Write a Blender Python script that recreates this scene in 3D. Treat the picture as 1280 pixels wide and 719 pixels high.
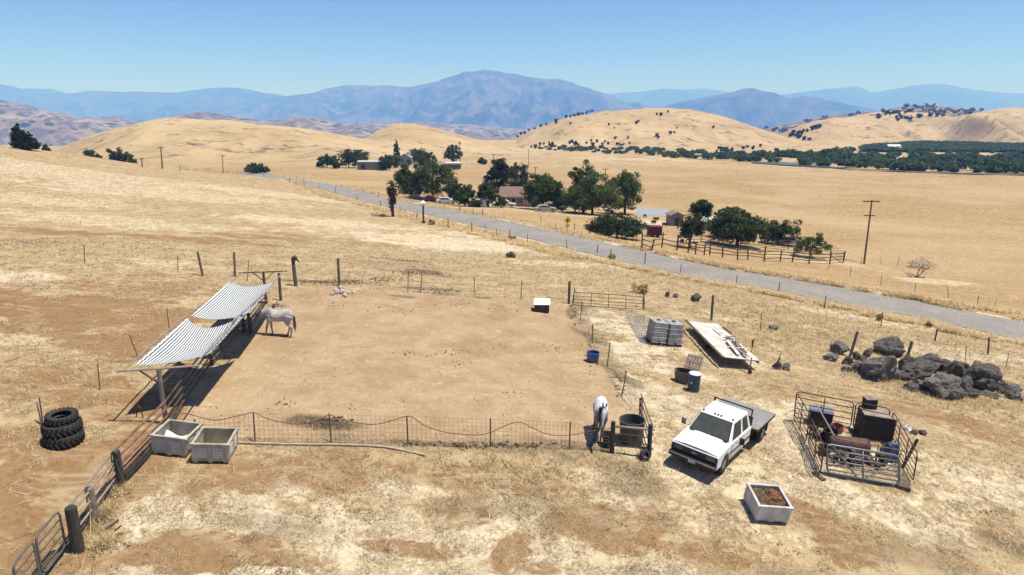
import bpy, bmesh, math, random
import numpy as np
from mathutils import Vector, Matrix, Euler
R = math.radians
rnd = random.Random(7)
scene = bpy.context.scene
for _o in list(bpy.data.objects):
    bpy.data.objects.remove(_o)
COL = scene.collection

# ------------------------------------------------------------ camera
CAMZ = 15.0
PITCH = math.atan(224.5/853.0)
cam_d = bpy.data.cameras.new('camera'); cam = bpy.data.objects.new('camera', cam_d); COL.objects.link(cam)
cam.location = (0, 0, CAMZ); cam.rotation_euler = (R(90)-PITCH, 0, 0)
cam_d.sensor_width = 36; cam_d.lens = 36*853/1280; cam_d.clip_start = .5; cam_d.clip_end = 60000
scene.camera = cam
# ------------------------------------------------------------ light
SUN_EL, SUN_AZ = R(72), R(93)          # azimuth measured from +Y towards +X
sunv = Vector((math.sin(SUN_AZ)*math.cos(SUN_EL), math.cos(SUN_AZ)*math.cos(SUN_EL), math.sin(SUN_EL)))
sd = bpy.data.lights.new('sun', 'SUN'); sd.energy = 5.0; sd.angle = R(.5); sd.color = (1, .95, .88)
so = bpy.data.objects.new('sun', sd); COL.objects.link(so); so.rotation_euler = sunv.to_track_quat('Z', 'Y').to_euler()
world = bpy.data.worlds.new('World'); scene.world = world; world.use_nodes = True
wn = world.node_tree; bg = wn.nodes['Background']; sky = wn.nodes.new('ShaderNodeTexSky')
sky.sky_type = 'NISHITA'; sky.sun_disc = False; sky.sun_elevation = SUN_EL; sky.sun_rotation = SUN_AZ
sky.altitude = 3000; sky.air_density = 1.0; sky.dust_density = 0; sky.ozone_density = 2.0
tn = wn.nodes.new('ShaderNodeMixRGB'); tn.blend_type = 'MULTIPLY'; tn.inputs[0].default_value = 1; tn.inputs[2].default_value = (.735, .865, 1.15, 1)
wn.links.new(sky.outputs[0], tn.inputs[1]); wn.links.new(tn.outputs[0], bg.inputs[0]); bg.inputs[1].default_value = .09
vs = scene.view_settings; vs.view_transform = 'Standard'; vs.look = 'None'; vs.exposure = 0.30; vs.gamma = 1
scene.cycles.volume_bounces = 3
scene.cycles.max_bounces = 7
scene.cycles.transparent_max_bounces = 6

# ------------------------------------------------------------ noise and terrain
def _h(ix, iy, s):
    n = (ix*374761393 + iy*668265263 + s*974634777) & 0xffffffff
    n = ((n ^ (n >> 13))*1274126177) & 0xffffffff
    n = n ^ (n >> 16)
    return (n & 0xffffff)/float(0xffffff)
def vnoise(x, y, s=0):
    x = np.asarray(x, float); y = np.asarray(y, float)
    ix = np.floor(x).astype(np.int64); iy = np.floor(y).astype(np.int64)
    fx = x-ix; fy = y-iy
    fx = fx*fx*fx*(fx*(fx*6-15)+10); fy = fy*fy*fy*(fy*(fy*6-15)+10)
    a = _h(ix, iy, s); b = _h(ix+1, iy, s); c = _h(ix, iy+1, s); d = _h(ix+1, iy+1, s)
    return (a*(1-fx)+b*fx)*(1-fy) + (c*(1-fx)+d*fx)*fy
def fbm(x, y, o=4, s=0, g=.5):
    t = 0; a = 1; n = 0; x = np.asarray(x, float); y = np.asarray(y, float)
    for i in range(o):
        t = t + a*vnoise(x, y, s+i*17); n += a; a *= g
        x, y = x*1.83*.8-y*1.83*.6+5.1, x*1.83*.6+y*1.83*.8+9.7
    return t/n
def ridged(x, y, o=4, s=0):
    t = 0; a = 1; n = 0
    for i in range(o):
        t = t + a*(1-abs(2*vnoise(x, y, s+i*13)-1)); n += a; a *= .5; x, y = x*2.03+3.3, y*2.03+7.7
    return t/n
def sstep(a, b, x):
    t = np.clip((x-a)/(b-a), 0, 1); return t*t*(3-2*t)
CP, SP = math.cos(PITCH), math.sin(PITCH)
def ray(u, v):
    a = (u-640)/853.; b = (v-359.5)/853.
    return a, CP-b*SP, -(b*CP+SP)          # X, Y, Z per unit depth
# control points of the near land: pixel of the photo and the camera's height over the land there
CTRL = [(0,719,11.56),(320,719,12.2),(640,719,12.98),(960,719,13.9),(1280,719,14.8),(0,600,10.85),(320,600,11.6),(640,600,12.46),(960,600,13.4),(1280,600,14.6),
 (0,540,10.5),(230,545,11.2),(440,540,11.7),(640,540,12.2),(860,540,13.2),(1060,540,14.0),(1280,540,15.3),(0,450,10.3),(200,450,11.0),(420,450,11.9),(640,450,12.7),(860,450,14.0),(1060,450,15.5),(1280,450,17.0),
 (0,400,10.5),(343,418,11.9),(105,329,11.0),(250,345,11.9),(424,358,12.3),(560,366,12.9),(711,380,13.6),(891,400,14.8),(1000,400,15.8),(1068,447,15.8),
 (490,271,16.6),(530,267,17),(440,246,17.6),(370,228,18.5),(620,283,16.6),(709,300,17),(850,330,17),(1000,363,18),(1140,387,18.3),(1280,412,18.6),
 (0,182,8),(100,196,10.4),(200,214,13.3),(320,224,15.2),(345,224,15.4),(0,300,11.2),(0,250,11.0),(0,215,10.0),(200,300,12.3),(150,250,12.2),(300,280,13.4),(450,265,16),(400,330,12.8),
 (560,310,15.2),(640,340,14.4),(760,340,15),(900,360,16),(1000,380,16.6),(1150,412,17.4),(1280,440,17.6),(400,250,16),
 (1083,330,22),(1270,372,21.6),(530,250,20.2),(630,258,20.6),(750,268,21.1),(915,305,20.3),(1000,325,21),(640,220,24),(900,230,25),(1200,260,26),(1200,217,29),(900,200,31.7),(680,187,33),
 (470,213,23.5),(560,210,24),(380,218,21.7),(300,212,23)]
_cx, _cy, _cz = [], [], []
for u, v, h in CTRL:
    a, fw, dz = ray(u, v); d = h/-dz
    _cx.append(a*d); _cy.append(fw*d); _cz.append(CAMZ-h)
for x, y, z in [(-40,0,5.5),(0,0,.6),(40,0,-5),(-90,40,8),(90,30,-8),(-60,-40,5),(60,-40,-7),(150,60,-10),(-150,90,10),(-230,150,6),(-180,220,-4),(-120,230,-7),(-140,330,-11),(-60,400,-14),(-300,300,-12),
                (200,150,-11.5),(350,220,-13),(300,400,-18),(500,500,-22),(0,480,-18),(250,560,-21),(-300,560,-20),(-500,300,-14),(-350,120,4),(0,700,-25),(600,200,-18),(-600,600,-24),(600,700,-25),(300,700,-25),(-300,750,-25)]:
    _cx.append(x); _cy.append(y); _cz.append(z)
_C = np.stack([np.array(_cx), np.array(_cy)], 1)/100.; _n = len(_C)
def _tps(r2): return np.where(r2 > 1e-12, .5*r2*np.log(np.maximum(r2, 1e-12)), 0)
_D = ((_C[:, None, :]-_C[None, :, :])**2).sum(-1)
_A = np.zeros((_n+3, _n+3)); _A[:_n, :_n] = _tps(_D)+np.eye(_n)*.00004
_A[:_n, _n] = 1; _A[:_n, _n+1:] = _C; _A[_n, :_n] = 1; _A[_n+1:, :_n] = _C.T
_W = np.linalg.solve(_A, np.concatenate([np.array(_cz), np.zeros(3)]))
def z_near(X, Y):
    x = X/100.; y = Y/100.; out = _W[_n]+_W[_n+1]*x+_W[_n+2]*y
    for i in range(_n):
        out = out + _W[i]*_tps((x-_C[i, 0])**2+(y-_C[i, 1])**2)
    return out
def prof(pts, D):
    t = np.array([(u-640)/853./ray(u, v)[1] for u, v in pts]); z = np.array([CAMZ+D/ray(u, v)[1]*ray(u, v)[2] for u, v in pts])
    return t, z
HILLS = [   # golden hills of the middle distance: crest line, distance, front and back run, relief
 (dict(p=[(-300,170),(0,196),(60,192),(90,180),(130,166),(165,157),(200,150),(215,148),(240,149),(290,152),(340,158),(400,165),(440,172),(480,177),(520,185),(560,194),(620,202)], D=520, wf=210, wb=260, n=8, sc=70)),
 (dict(p=[(400,198),(430,189),(450,178),(470,165),(490,157),(500,155),(520,156),(550,162),(590,173),(625,181),(640,185),(700,196)], D=680, wf=190, wb=200, n=4, sc=60)),
 (dict(p=[(600,196),(628,188),(640,179),(650,171),(665,162),(690,153),(720,145),(750,140),(790,137),(830,135),(860,137),(890,143),(920,151),(950,162),(975,171),(1000,180),(1040,192)], D=900, wf=250, wb=300, n=11, sc=80)),
 (dict(p=[(900,192),(940,184),(960,175),(990,162),(1010,155),(1040,150),(1080,143),(1110,139),(1150,142),(1190,147),(1220,141),(1250,135),(1265,134),(1300,137),(1400,130),(1700,130),(2200,160)], D=1200, wf=420, wb=400, n=36, sc=150)),
]
for H in HILLS:
    H['t'], H['z'] = prof(H['p'], H['D'])
def z_land(X, Y):
    X = np.asarray(X, float); Y = np.asarray(Y, float)
    zn = z_near(np.clip(X, -620, 620), np.clip(Y, -40, 720))
    rad = np.hypot(X, Y); far = sstep(520, 700, rad); z = zn*(1-far)-25*far-np.clip((rad-900)*.085, 0, 430)
    z = z + (fbm(X/9, Y/9, 3, 5)-.5)*.25*sstep(60, 100, Y) 
    z = z + (fbm(X/60, Y/60, 3, 9)-.5)*3*sstep(260, 500, Y)
    Ys = np.maximum(Y, 1)
    for k, H in enumerate(HILLS):
        hc = np.interp(X/Ys, H['t'], H['z'])
        s = Y-H['D']
        wig = (fbm(X/H['sc']/1.5, Y*0+k*7.7, 2, 31)-.5)*H['wf']*.35
        sh = np.where(s < 0, np.clip(1+s/(H['wf']+wig), 0, 1), np.clip(1-s/H['wb'], 0, 1))
        sh = sh*sh*(3-2*sh)
        up = np.maximum(hc-z, 0)
        nn = (ridged(X/H['sc'], Y/H['sc']*.6, 3, 40+k)-.62)*H['n']*2*np.clip(sh*(1-sh)*4, 0, 1)
        z = z+up*sh+nn*np.clip(up/20, 0, 1)
    z = z + (ridged(X/34, Y/34*.8, 4, 77)-.6)*3.6*sstep(330, 520, Y)*sstep(-16, 2, z)
    return z
def gz(x, y): return float(z_land(np.array([x]), np.array([y]))[0])
def W(u, v, h=0.0):
    """world point seen at pixel (u, v) of the photograph, h metres over the land"""
    a, fw, dz = ray(u, v)
    ds = np.geomspace(8, 2500, 260)
    g = z_land(a*ds, fw*ds)+h-(CAMZ+dz*ds)
    i = int(np.argmax(g > 0)) if (g > 0).any() else 259
    lo, hi = ds[max(i-1, 0)], ds[i]
    for _ in range(2):
        dd = np.linspace(lo, hi, 24); g = z_land(a*dd, fw*dd)+h-(CAMZ+dz*dd)
        j = int(np.argmax(g > 0)) if (g > 0).any() else 23
        lo, hi = dd[max(j-1, 0)], dd[j]
    d = (lo+hi)/2
    return Vector((a*d, fw*d, CAMZ+dz*d))
def G(x, y, h=0): return Vector((x, y, gz(x, y)+h))
def depth_of(p): return p.y*CP-(p.z-CAMZ)*SP

# ------------------------------------------------------------ mesh builder
class MB:
    def __init__(s): s.v = []; s.f = []; s.m = []; s.c = []; s.mi = 0; s.ci = None
    def add(s, vs, fs):
        o = len(s.v); s.v += [tuple(p) for p in vs]; s.f += [tuple(i+o for i in f) for f in fs]; s.m += [s.mi]*len(fs); return s
    def box(s, c, d, rz=0, M=None, taper=(1, 1)):
        x, y, z = d[0]/2, d[1]/2, d[2]/2; tx, ty = taper
        P = [(-x,-y,-z),(x,-y,-z),(x,y,-z),(-x,y,-z),(-x*tx,-y*ty,z),(x*tx,-y*ty,z),(x*tx,y*ty,z),(-x*tx,y*ty,z)]
        T = Matrix.Translation(c) @ (M if M is not None else Matrix.Rotation(rz, 4, 'Z'))
        return s.add([T @ Vector(p) for p in P], [(0,3,2,1),(4,5,6,7),(0,1,5,4),(1,2,6,5),(2,3,7,6),(3,0,4,7)])
    def _fr(s, d):
        d = d.normalized(); u = Vector((0, 0, 1)) if abs(d.z) < .95 else Vector((1, 0, 0))
        a = d.cross(u).normalized(); b = a.cross(d); return a, b
    def rod(s, p, q, r, r2=None, n=6, caps=True):
        p = Vector(p); q = Vector(q); r2 = r if r2 is None else r2
        if (q-p).length < 1e-5: return s
        a, b = s._fr(q-p); vs = []
        for c, rr in ((p, r), (q, r2)):
            for i in range(n):
                t = 2*math.pi*i/n; vs.append(c+a*math.cos(t)*rr+b*math.sin(t)*rr)
        fs = [(i, (i+1) % n, n+(i+1) % n, n+i) for i in range(n)]
        if caps: fs += [tuple(range(n-1, -1, -1)), tuple(range(n, 2*n))]
        return s.add(vs, fs)
    def plank(s, p, q, w, t):
        p = Vector(p); q = Vector(q); a, b = s._fr(q-p); vs = []
        for c in (p, q): vs += [c-a*w/2-b*t/2, c+a*w/2-b*t/2, c+a*w/2+b*t/2, c-a*w/2+b*t/2]
        return s.add(vs, [(0,3,2,1),(4,5,6,7),(0,1,5,4),(1,2,6,5),(2,3,7,6),(3,0,4,7)])
    def tube(s, pts, r, n=6):
        pts = [Vector(p) for p in pts]; vs = []
        rr = r if isinstance(r, (list, tuple)) else [r]*len(pts)
        for i, p in enumerate(pts):
            d = (pts[min(i+1, len(pts)-1)]-pts[max(i-1, 0)])
            a, b = s._fr(d)
            for k in range(n):
                t = 2*math.pi*k/n; vs.append(p+a*math.cos(t)*rr[i]+b*math.sin(t)*rr[i])
        fs = []
        for i in range(len(pts)-1):
            for k in range(n): fs.append((i*n+k, i*n+(k+1) % n, (i+1)*n+(k+1) % n, (i+1)*n+k))
        fs += [tuple(range(n-1, -1, -1)), tuple(range((len(pts)-1)*n, len(pts)*n))]
        return s.add(vs, fs)
    def lathe(s, prof_, c=(0, 0, 0), n=20, M=None, sx=1, sy=1):
        c = Vector(c); vs = []; m = len(prof_)
        for r, z in prof_:
            for k in range(n):
                t = 2*math.pi*k/n; p = Vector((r*math.cos(t)*sx, r*math.sin(t)*sy, z)); vs.append(c+(M @ p if M is not None else p))
        fs = [(i*n+k, i*n+(k+1) % n, (i+1)*n+(k+1) % n, (i+1)*n+k) for i in range(m-1) for k in range(n)]
        return s.add(vs, fs)
    def prism(s, poly, axis, a, b):
        """poly: 2-D outline; axis 'x' -> (y, z) outline swept from x=a to x=b; 'z' -> (x, y)"""
        n = len(poly); vs = []
        for t in (a, b):
            for p in poly: vs.append((t, p[0], p[1]) if axis == 'x' else (p[0], p[1], t) if axis == 'z' else (p[0], t, p[1]))
        fs = [(i, (i+1) % n, n+(i+1) % n, n+i) for i in range(n)] + [tuple(range(n-1, -1, -1)), tuple(range(n, 2*n))]
        return s.add(vs, fs)
    def sheet(s, fn, nu, nv, th=0.0):
        vs = [fn(i/nu, j/nv) for j in range(nv+1) for i in range(nu+1)]
        fs = [(j*(nu+1)+i, j*(nu+1)+i+1, (j+1)*(nu+1)+i+1, (j+1)*(nu+1)+i) for j in range(nv) for i in range(nu)]
        return s.add(vs, fs)
    def xf(s, M):
        s.v = [tuple(M @ Vector(p)) for p in s.v]; return s
    def join(s, o, M=None):
        s.add([(M @ Vector(p)) if M is not None else p for p in o.v], o.f); return s
def mesh_of(name, mb, mats, smooth=False, fix=True):
    me = bpy.data.meshes.new(name); me.from_pydata(mb.v, [], mb.f)
    for m in (mats if isinstance(mats, (list, tuple)) else [mats]): me.materials.append(m)
    if isinstance(mats, (list, tuple)): me.polygons.foreach_set('material_index', mb.m)
    if fix:
        bm = bmesh.new(); bm.from_mesh(me); bmesh.ops.recalc_face_normals(bm, faces=bm.faces); bm.to_mesh(me); bm.free()
    if smooth:
        me.polygons.foreach_set('use_smooth', [True]*len(me.polygons))
    me.update(); return me
def obj(name, mb, mat, parent=None, smooth=False, bevel=0, fix=True, label=None, kind=None):
    o = bpy.data.objects.new(name, mesh_of(name, mb, mat, smooth, fix)); COL.objects.link(o)
    if parent is not None: o.parent = parent
    if bevel:
        b = o.modifiers.new('bevel', 'BEVEL'); b.width = bevel; b.segments = 2; b.limit_method = 'ANGLE'; b.angle_limit = R(35)
    if label: o['label'] = label
    if kind: o['kind'] = kind
    return o
def tag(o, label, cat, group=None, kind=None):
    o['label'] = label; o['category'] = cat
    if group: o['group'] = group
    if kind: o['kind'] = kind
    return o
def thing(name, label, cat, loc=(0, 0, 0), rz=0, group=None, tilt=None):
    o = bpy.data.objects.new(name, None); COL.objects.link(o); o.location = loc
    q = Euler((0, 0, rz)).to_quaternion()
    if tilt:
        x, y = loc[0], loc[1]; e = tilt
        nx = Vector((2*e, 0, gz(x+e, y)-gz(x-e, y))); ny = Vector((0, 2*e, gz(x, y+e)-gz(x, y-e)))
        q = Vector((0, 0, 1)).rotation_difference(nx.cross(ny).normalized()) @ q
    o.rotation_mode = 'QUATERNION'; o.rotation_quaternion = q
    o.empty_display_size = .3
    return tag(o, label, cat, group)
def copy_tree(o, parent=None):
    c = o.copy(); COL.objects.link(c)
    if parent is not None: c.parent = parent
    for ch in [k for k in KIDS.get(o.name, [])]:
        copy_tree(ch, c)
    return c
KIDS = {}
def index_kids():
    KIDS.clear()
    for o in bpy.data.objects:
        if o.parent: KIDS.setdefault(o.parent.name, []).append(o)

# ------------------------------------------------------------ materials
def nd(nt, t, **kw):
    n = nt.nodes.new(t)
    for k, v in kw.items():
        if k.startswith('i_'): n.inputs[int(k[2:])].default_value = v
        else: setattr(n, k, v)
    return n
_mats = {}
def pmat(name, col, rough=.7, metal=0., var=.25, scale=4., col2=None, amt=.5, bump=.0, spec=.4, detail=5, attr=None, thresh=None):
    """a procedural surface: base colour broken up by noise, with a second colour (dust, rust, lichen) in patches"""
    if name in _mats: return _mats[name]
    m = bpy.data.materials.new(name); m.use_nodes = True; nt = m.node_tree; b = nt.nodes['Principled BSDF']
    tc = nd(nt, 'ShaderNodeTexCoord'); n1 = nd(nt, 'ShaderNodeTexNoise'); n1.inputs['Scale'].default_value = scale; n1.inputs['Detail'].default_value = detail
    nt.links.new(tc.outputs['Object'], n1.inputs['Vector'])
    c2 = col2 if col2 else tuple(c*(1-var) for c in col)
    rp = nd(nt, 'ShaderNodeValToRGB'); e = rp.color_ramp.elements
    lo, hi = thresh if thresh else (.5-amt*.35, .5+amt*.35)
    e[0].position = lo; e[1].position = hi; e[0].color = (*c2, 1); e[1].color = (*col, 1)
    nt.links.new(n1.outputs[0], rp.inputs[0])
    out = rp.outputs[0]
    n2 = nd(nt, 'ShaderNodeTexNoise'); n2.inputs['Scale'].default_value = scale*7; n2.inputs['Detail'].default_value = 3
    nt.links.new(tc.outputs['Object'], n2.inputs['Vector'])
    mx = nd(nt, 'ShaderNodeMixRGB', blend_type='MULTIPLY'); mx.inputs[0].default_value = .5
    r2 = nd(nt, 'ShaderNodeMapRange'); r2.inputs[1].default_value = .3; r2.inputs[2].default_value = .7; r2.inputs[3].default_value = 1-var*1.2; r2.inputs[4].default_value = 1.1
    nt.links.new(n2.outputs[0], r2.inputs[0]); nt.links.new(out, mx.inputs[1]); nt.links.new(r2.outputs[0], mx.inputs[2]); out = mx.outputs[0]
    if attr:
        at = nd(nt, 'ShaderNodeAttribute'); at.attribute_name = attr
        m3 = nd(nt, 'ShaderNodeMixRGB', blend_type='MULTIPLY'); m3.inputs[0].default_value = 1
        nt.links.new(out, m3.inputs[1]); nt.links.new(at.outputs[0], m3.inputs[2]); out = m3.outputs[0]
    nt.links.new(out, b.inputs['Base Color'])
    b.inputs['Roughness'].default_value = rough; b.inputs['Metallic'].default_value = metal; b.inputs['Specular IOR Level'].default_value = spec
    if bump:
        bp = nd(nt, 'ShaderNodeBump'); bp.inputs['Strength'].default_value = bump; bp.inputs['Distance'].default_value = .05
        nt.links.new(n2.outputs[0], bp.inputs['Height']); nt.links.new(bp.outputs[0], b.inputs['Normal'])
    _mats[name] = m; return m
def M_(k):
    return _mats[k] if k in _mats else None
wood = pmat('weathered_wood', (.16,.115,.08), .9, var=.4, scale=6, col2=(.07,.05,.038), bump=.5)
greywood = pmat('grey_wood', (.30,.26,.21), .9, var=.3, scale=5, col2=(.17,.14,.11), bump=.4)
rust = pmat('rusty_steel', (.15,.07,.04), .8, .2, var=.4, scale=5, col2=(.07,.04,.03), bump=.2)
darksteel = pmat('dark_steel', (.055,.05,.048), .6, .4, var=.3, scale=6, col2=(.10,.055,.035))
galv = pmat('galvanised_steel', (.26,.26,.26), .55, .5, var=.3, scale=6)
wiremat = pmat('fence_wire', (.16,.13,.11), .7, .3, var=.2)
tpost = pmat('steel_post', (.06,.055,.045), .7, .3, var=.3, scale=8, col2=(.13,.07,.04))
rubber = pmat('black_rubber', (.022,.021,.021), .75, var=.3, scale=5, col2=(.05,.043,.036), bump=.2)
blackplastic = pmat('black_plastic', (.02,.02,.022), .5, var=.3, scale=4, col2=(.05,.042,.035))
whiteplastic = pmat('dusty_white_plastic', (.55,.52,.46), .6, var=.25, scale=4, col2=(.38,.33,.26))
whitemat = pmat('white_sheet', (.78,.77,.74), .5, var=.1, scale=3)
# ------------------------------------------------------------ land mesh
def grid_mesh(name, X, Y, Z, mat, attrs=None, smooth=True):
    nr, nc = X.shape; me = bpy.data.meshes.new(name)
    me.vertices.add(nr*nc); me.vertices.foreach_set('co', np.stack([X, Y, Z], -1).reshape(-1).astype(np.float32))
    i = np.arange(nr*nc).reshape(nr, nc); q = np.stack([i[:-1, :-1], i[:-1, 1:], i[1:, 1:], i[1:, :-1]], -1).reshape(-1, 4)
    n = len(q); me.loops.add(n*4); me.loops.foreach_set('vertex_index', q.reshape(-1).astype(np.int32))
    me.polygons.add(n); me.polygons.foreach_set('loop_start', np.arange(0, n*4, 4, dtype=np.int32))
    me.polygons.foreach_set('use_smooth', np.ones(n, bool)); me.update(calc_edges=True)
    for k, a in (attrs or {}).items():
        at = me.attributes.new(k, 'FLOAT_COLOR', 'POINT'); at.data.foreach_set('color', a.reshape(-1).astype(np.float32))
    me.materials.append(mat); o = bpy.data.objects.new(name, me); COL.objects.link(o); return o
def inpoly(X, Y, P):
    ins = np.zeros(X.shape, bool); n = len(P)
    for i in range(n):
        x1, y1 = P[i][:2]; x2, y2 = P[(i+1) % n][:2]
        c = ((y1 > Y) != (y2 > Y)) & (X < (x2-x1)*(Y-y1)/(y2-y1+1e-12)+x1); ins ^= c
    return ins
def segd(X, Y, pts):
    d = np.full(X.shape, 1e9)
    for i in range(len(pts)-1):
        ax, ay = pts[i][:2]; bx, by = pts[i+1][:2]; L = (bx-ax)**2+(by-ay)**2
        t = np.clip(((X-ax)*(bx-ax)+(Y-ay)*(by-ay))/L, 0, 1); d = np.minimum(d, np.hypot(X-ax-t*(bx-ax), Y-ay-t*(by-ay)))
    return d
PEN = [W(204,540), W(330,381), W(366,358), W(424,358), W(510,366), W(592,369), W(652,374), W(711,380), W(727,400), W(746,428), W(762,459), W(783,495), W(801,520), W(812,566), W(765,564), W(712,561), W(613,558), W(510,555), W(413,552), W(317,552)]
# the road's middle line
RD = [W(362,224.5), W(440,241), W(530,262), W(709,303-2), W(850,332), W(1000,361), W(1140,385), W(1280,408)]
e0 = (RD[0]-RD[1]); RD = [RD[0]+e0.normalized()*70] + RD
e1 = (RD[-1]-RD[-3]).normalized(); RD.append(RD[-1]+e1*60); RD.append(RD[-1]+e1*60)
def catmull(P, n=14):
    o = []
    for i in range(len(P)-1):
        p0 = P[max(i-1, 0)]; p1 = P[i]; p2 = P[i+1]; p3 = P[min(i+2, len(P)-1)]
        for k in range(n):
            t = k/n; o.append(((2*p1)+(p2-p0)*t+(2*p0-5*p1+4*p2-p3)*t*t+(3*p1-p0-3*p2+p3)*t**3)*.5)
    o.append(P[-1]); return o
ROADL = catmull(RD, 12)
for _k in range(6):   # even out
    ROADL = [ROADL[0]]+[(ROADL[i-1]+ROADL[i]*2+ROADL[i+1])/4 for i in range(1, len(ROADL)-1)]+[ROADL[-1]]
ROADW = 3.2
def road_z(p): return gz(p.x, p.y)
# smooth road-bed heights
RZ = np.array([road_z(p) for p in ROADL])
for _k in range(40): RZ[1:-1] = (RZ[:-2]+2*RZ[1:-1]+RZ[2:])/4
def road_near(X, Y):
    d = np.full(X.shape, 1e9); z = np.zeros(X.shape)
    for i in range(len(ROADL)-1):
        ax, ay = ROADL[i].x, ROADL[i].y; bx, by = ROADL[i+1].x, ROADL[i+1].y; L = (bx-ax)**2+(by-ay)**2+1e-9
        t = np.clip(((X-ax)*(bx-ax)+(Y-ay)*(by-ay))/L, 0, 1); dd = np.hypot(X-ax-t*(bx-ax), Y-ay-t*(by-ay))
        m = dd < d; d = np.where(m, dd, d); z = np.where(m, RZ[i]+(RZ[i+1]-RZ[i])*t, z)
    return d, z
_zl0 = z_land
def z_land(X, Y):
    X = np.asarray(X, float); Y = np.asarray(Y, float); z = _zl0(X, Y)
    m = (Y > 40) & (Y < 380)
    if m.any():
        d, rz = road_near(X[m], Y[m]); k = sstep(9, 3.9, d); z = z.copy(); z[m] = z[m]*(1-k)+rz*k
    return z

# patches laid out on the land: centre pixel, half length across / along the view in metres, turn, strength
def patch(X, Y, L, wob=1.0, seed=3):
    o = np.zeros(X.shape)
    for u, v, a, b, r, s in L:
        p = W(u, v); c, n = math.cos(R(r)), math.sin(R(r))
        m = (abs(X-p.x) < (a+b)*2) & (abs(Y-p.y) < (a+b)*2)
        if not m.any(): continue
        dx = X[m]-p.x; dy = Y[m]-p.y
        q = np.sqrt(((dx*c+dy*n)/a)**2+((-dx*n+dy*c)/b)**2)+(fbm(X[m]/1.6, Y[m]/1.6, 3, seed)-.5)*wob
        o[m] = np.maximum(o[m], s*sstep(1.25, .55, q))
    return o
RED = [(60,290,7,2,0,.8),(240,300,9,2.2,0,.8),(330,297,8,2,0,.7),(60,385,9,3.8,0,.95),(110,400,8,3.4,0,.8),(160,430,5,3.2,0,.8),(280,330,6,2,0,.45),(180,360,8,3,10,.55),(60,465,3,3,0,.4),(200,395,5,2,20,.7),(210,345,5,2,10,.45),(170,560,1.8,5.5,-25,1),(120,610,1.8,3.5,-28,.9),(150,500,3,2.5,0,.8),(30,620,2.6,2.2,0,.8),(20,700,2.2,2,0,.85),(30,560,2.6,1.2,0,.7),(90,480,4,2,0,.7),(250,300,12,2.2,0,.7),(560,345,6,1.6,0,.5),(420,300,9,2.5,-6,.55),(480,330,9,2.2,0,.5),(600,335,4,1.5,0,.35),
       (1180,520,5.5,1.3,-24,.9),(1240,545,3,.9,-24,.6),(290,600,2.2,1.0,0,.75),(250,690,2.6,.9,8,.85),(430,600,1.6,1.6,30,.7),(410,590,2,1.4,0,.7),(640,690,1.4,.8,70,.8),(500,685,1.6,.4,0,.7),(730,650,2.2,.9,20,.9),(780,665,2.4,1.3,30,.75),(870,690,2.2,.9,0,.6),(1020,650,2.2,1.0,-40,.8),(1060,690,1.4,1.2,0,.7),(640,600,3.0,1.2,0,.55),(560,640,2.2,.8,0,.5),(890,440,1.6,3,20,.4),(840,450,2.5,1.2,0,.5),(985,490,2,1,0,.45),(300,240,8,3,0,.0),
       (560,590,3,.8,0,.45),(340,575,2.5,.6,0,.4),(1200,690,1.8,1,0,.4),(350,700,1.6,.5,0,.7),(680,712,1.4,.4,0,.6)]
PALE = [(790,415,2.2,5,35,1),(815,450,2.4,4,20,1),(820,500,2.4,4.5,5,1),(820,560,2.0,3,0,.8),(560,690,9,1.5,0,1),(420,712,6,1,0,.9),(620,655,4,.7,10,.7),(500,610,2.5,.5,0,.7),(180,690,2,.8,-30,.5),(300,650,5,1.6,0,.7),(330,610,3.5,.9,0,.6),(570,625,5,.6,0,.5),(930,600,1.4,3,30,.8),(980,520,2.4,3,20,.75),(990,560,1.6,3,10,.8),(910,455,3,2,0,.6),(720,330,9,3,0,.7),(560,310,14,3.5,0,.7),(650,300,12,4,0,.7),(1100,400,9,2.2,0,.6),(1180,440,8,2,-8,.8),(960,400,5,2.5,0,.5),(440,290,10,3.5,0,.45),(800,640,3,1,0,.5),(1100,640,3.5,1.5,-20,.6),(1180,600,3,2.5,0,.55),(60,250,14,6,0,.45),(200,240,24,12,0,.5),(80,215,30,14,0,.48),(320,240,22,9,0,.5),(420,280,16,6,0,.55),(120,275,18,5,0,.5),(540,300,16,5,0,.6),(210,330,5,1.6,0,.5),(80,430,4,2,0,.5),(30,345,5,2,0,.6),(700,600,5,.8,10,.5),(1000,610,2.5,1.2,-20,.6),(1230,600,4,2,-20,.6),(590,310,14,4,0,.6),(10,200,30,20,0,.45),(950,650,1.6,1,0,.4)]
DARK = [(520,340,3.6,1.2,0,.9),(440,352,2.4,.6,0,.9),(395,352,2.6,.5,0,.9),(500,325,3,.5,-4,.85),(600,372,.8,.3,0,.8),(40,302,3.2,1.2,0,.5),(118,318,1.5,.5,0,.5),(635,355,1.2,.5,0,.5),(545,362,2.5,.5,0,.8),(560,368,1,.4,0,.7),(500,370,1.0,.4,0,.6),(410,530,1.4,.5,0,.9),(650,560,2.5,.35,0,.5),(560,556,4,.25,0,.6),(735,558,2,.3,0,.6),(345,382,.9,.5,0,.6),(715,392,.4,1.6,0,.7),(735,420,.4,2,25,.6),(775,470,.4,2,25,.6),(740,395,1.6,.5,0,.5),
        (640,640,2.6,.8,0,.35),(1270,685,1.2,.5,-30,.7),(1255,510,1,.4,0,.5),(1160,690,2,1,0,.3),(120,655,.7,.7,0,.5),(340,655,1.2,.35,0,.4),(795,600,.9,1.4,0,.55)]
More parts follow.
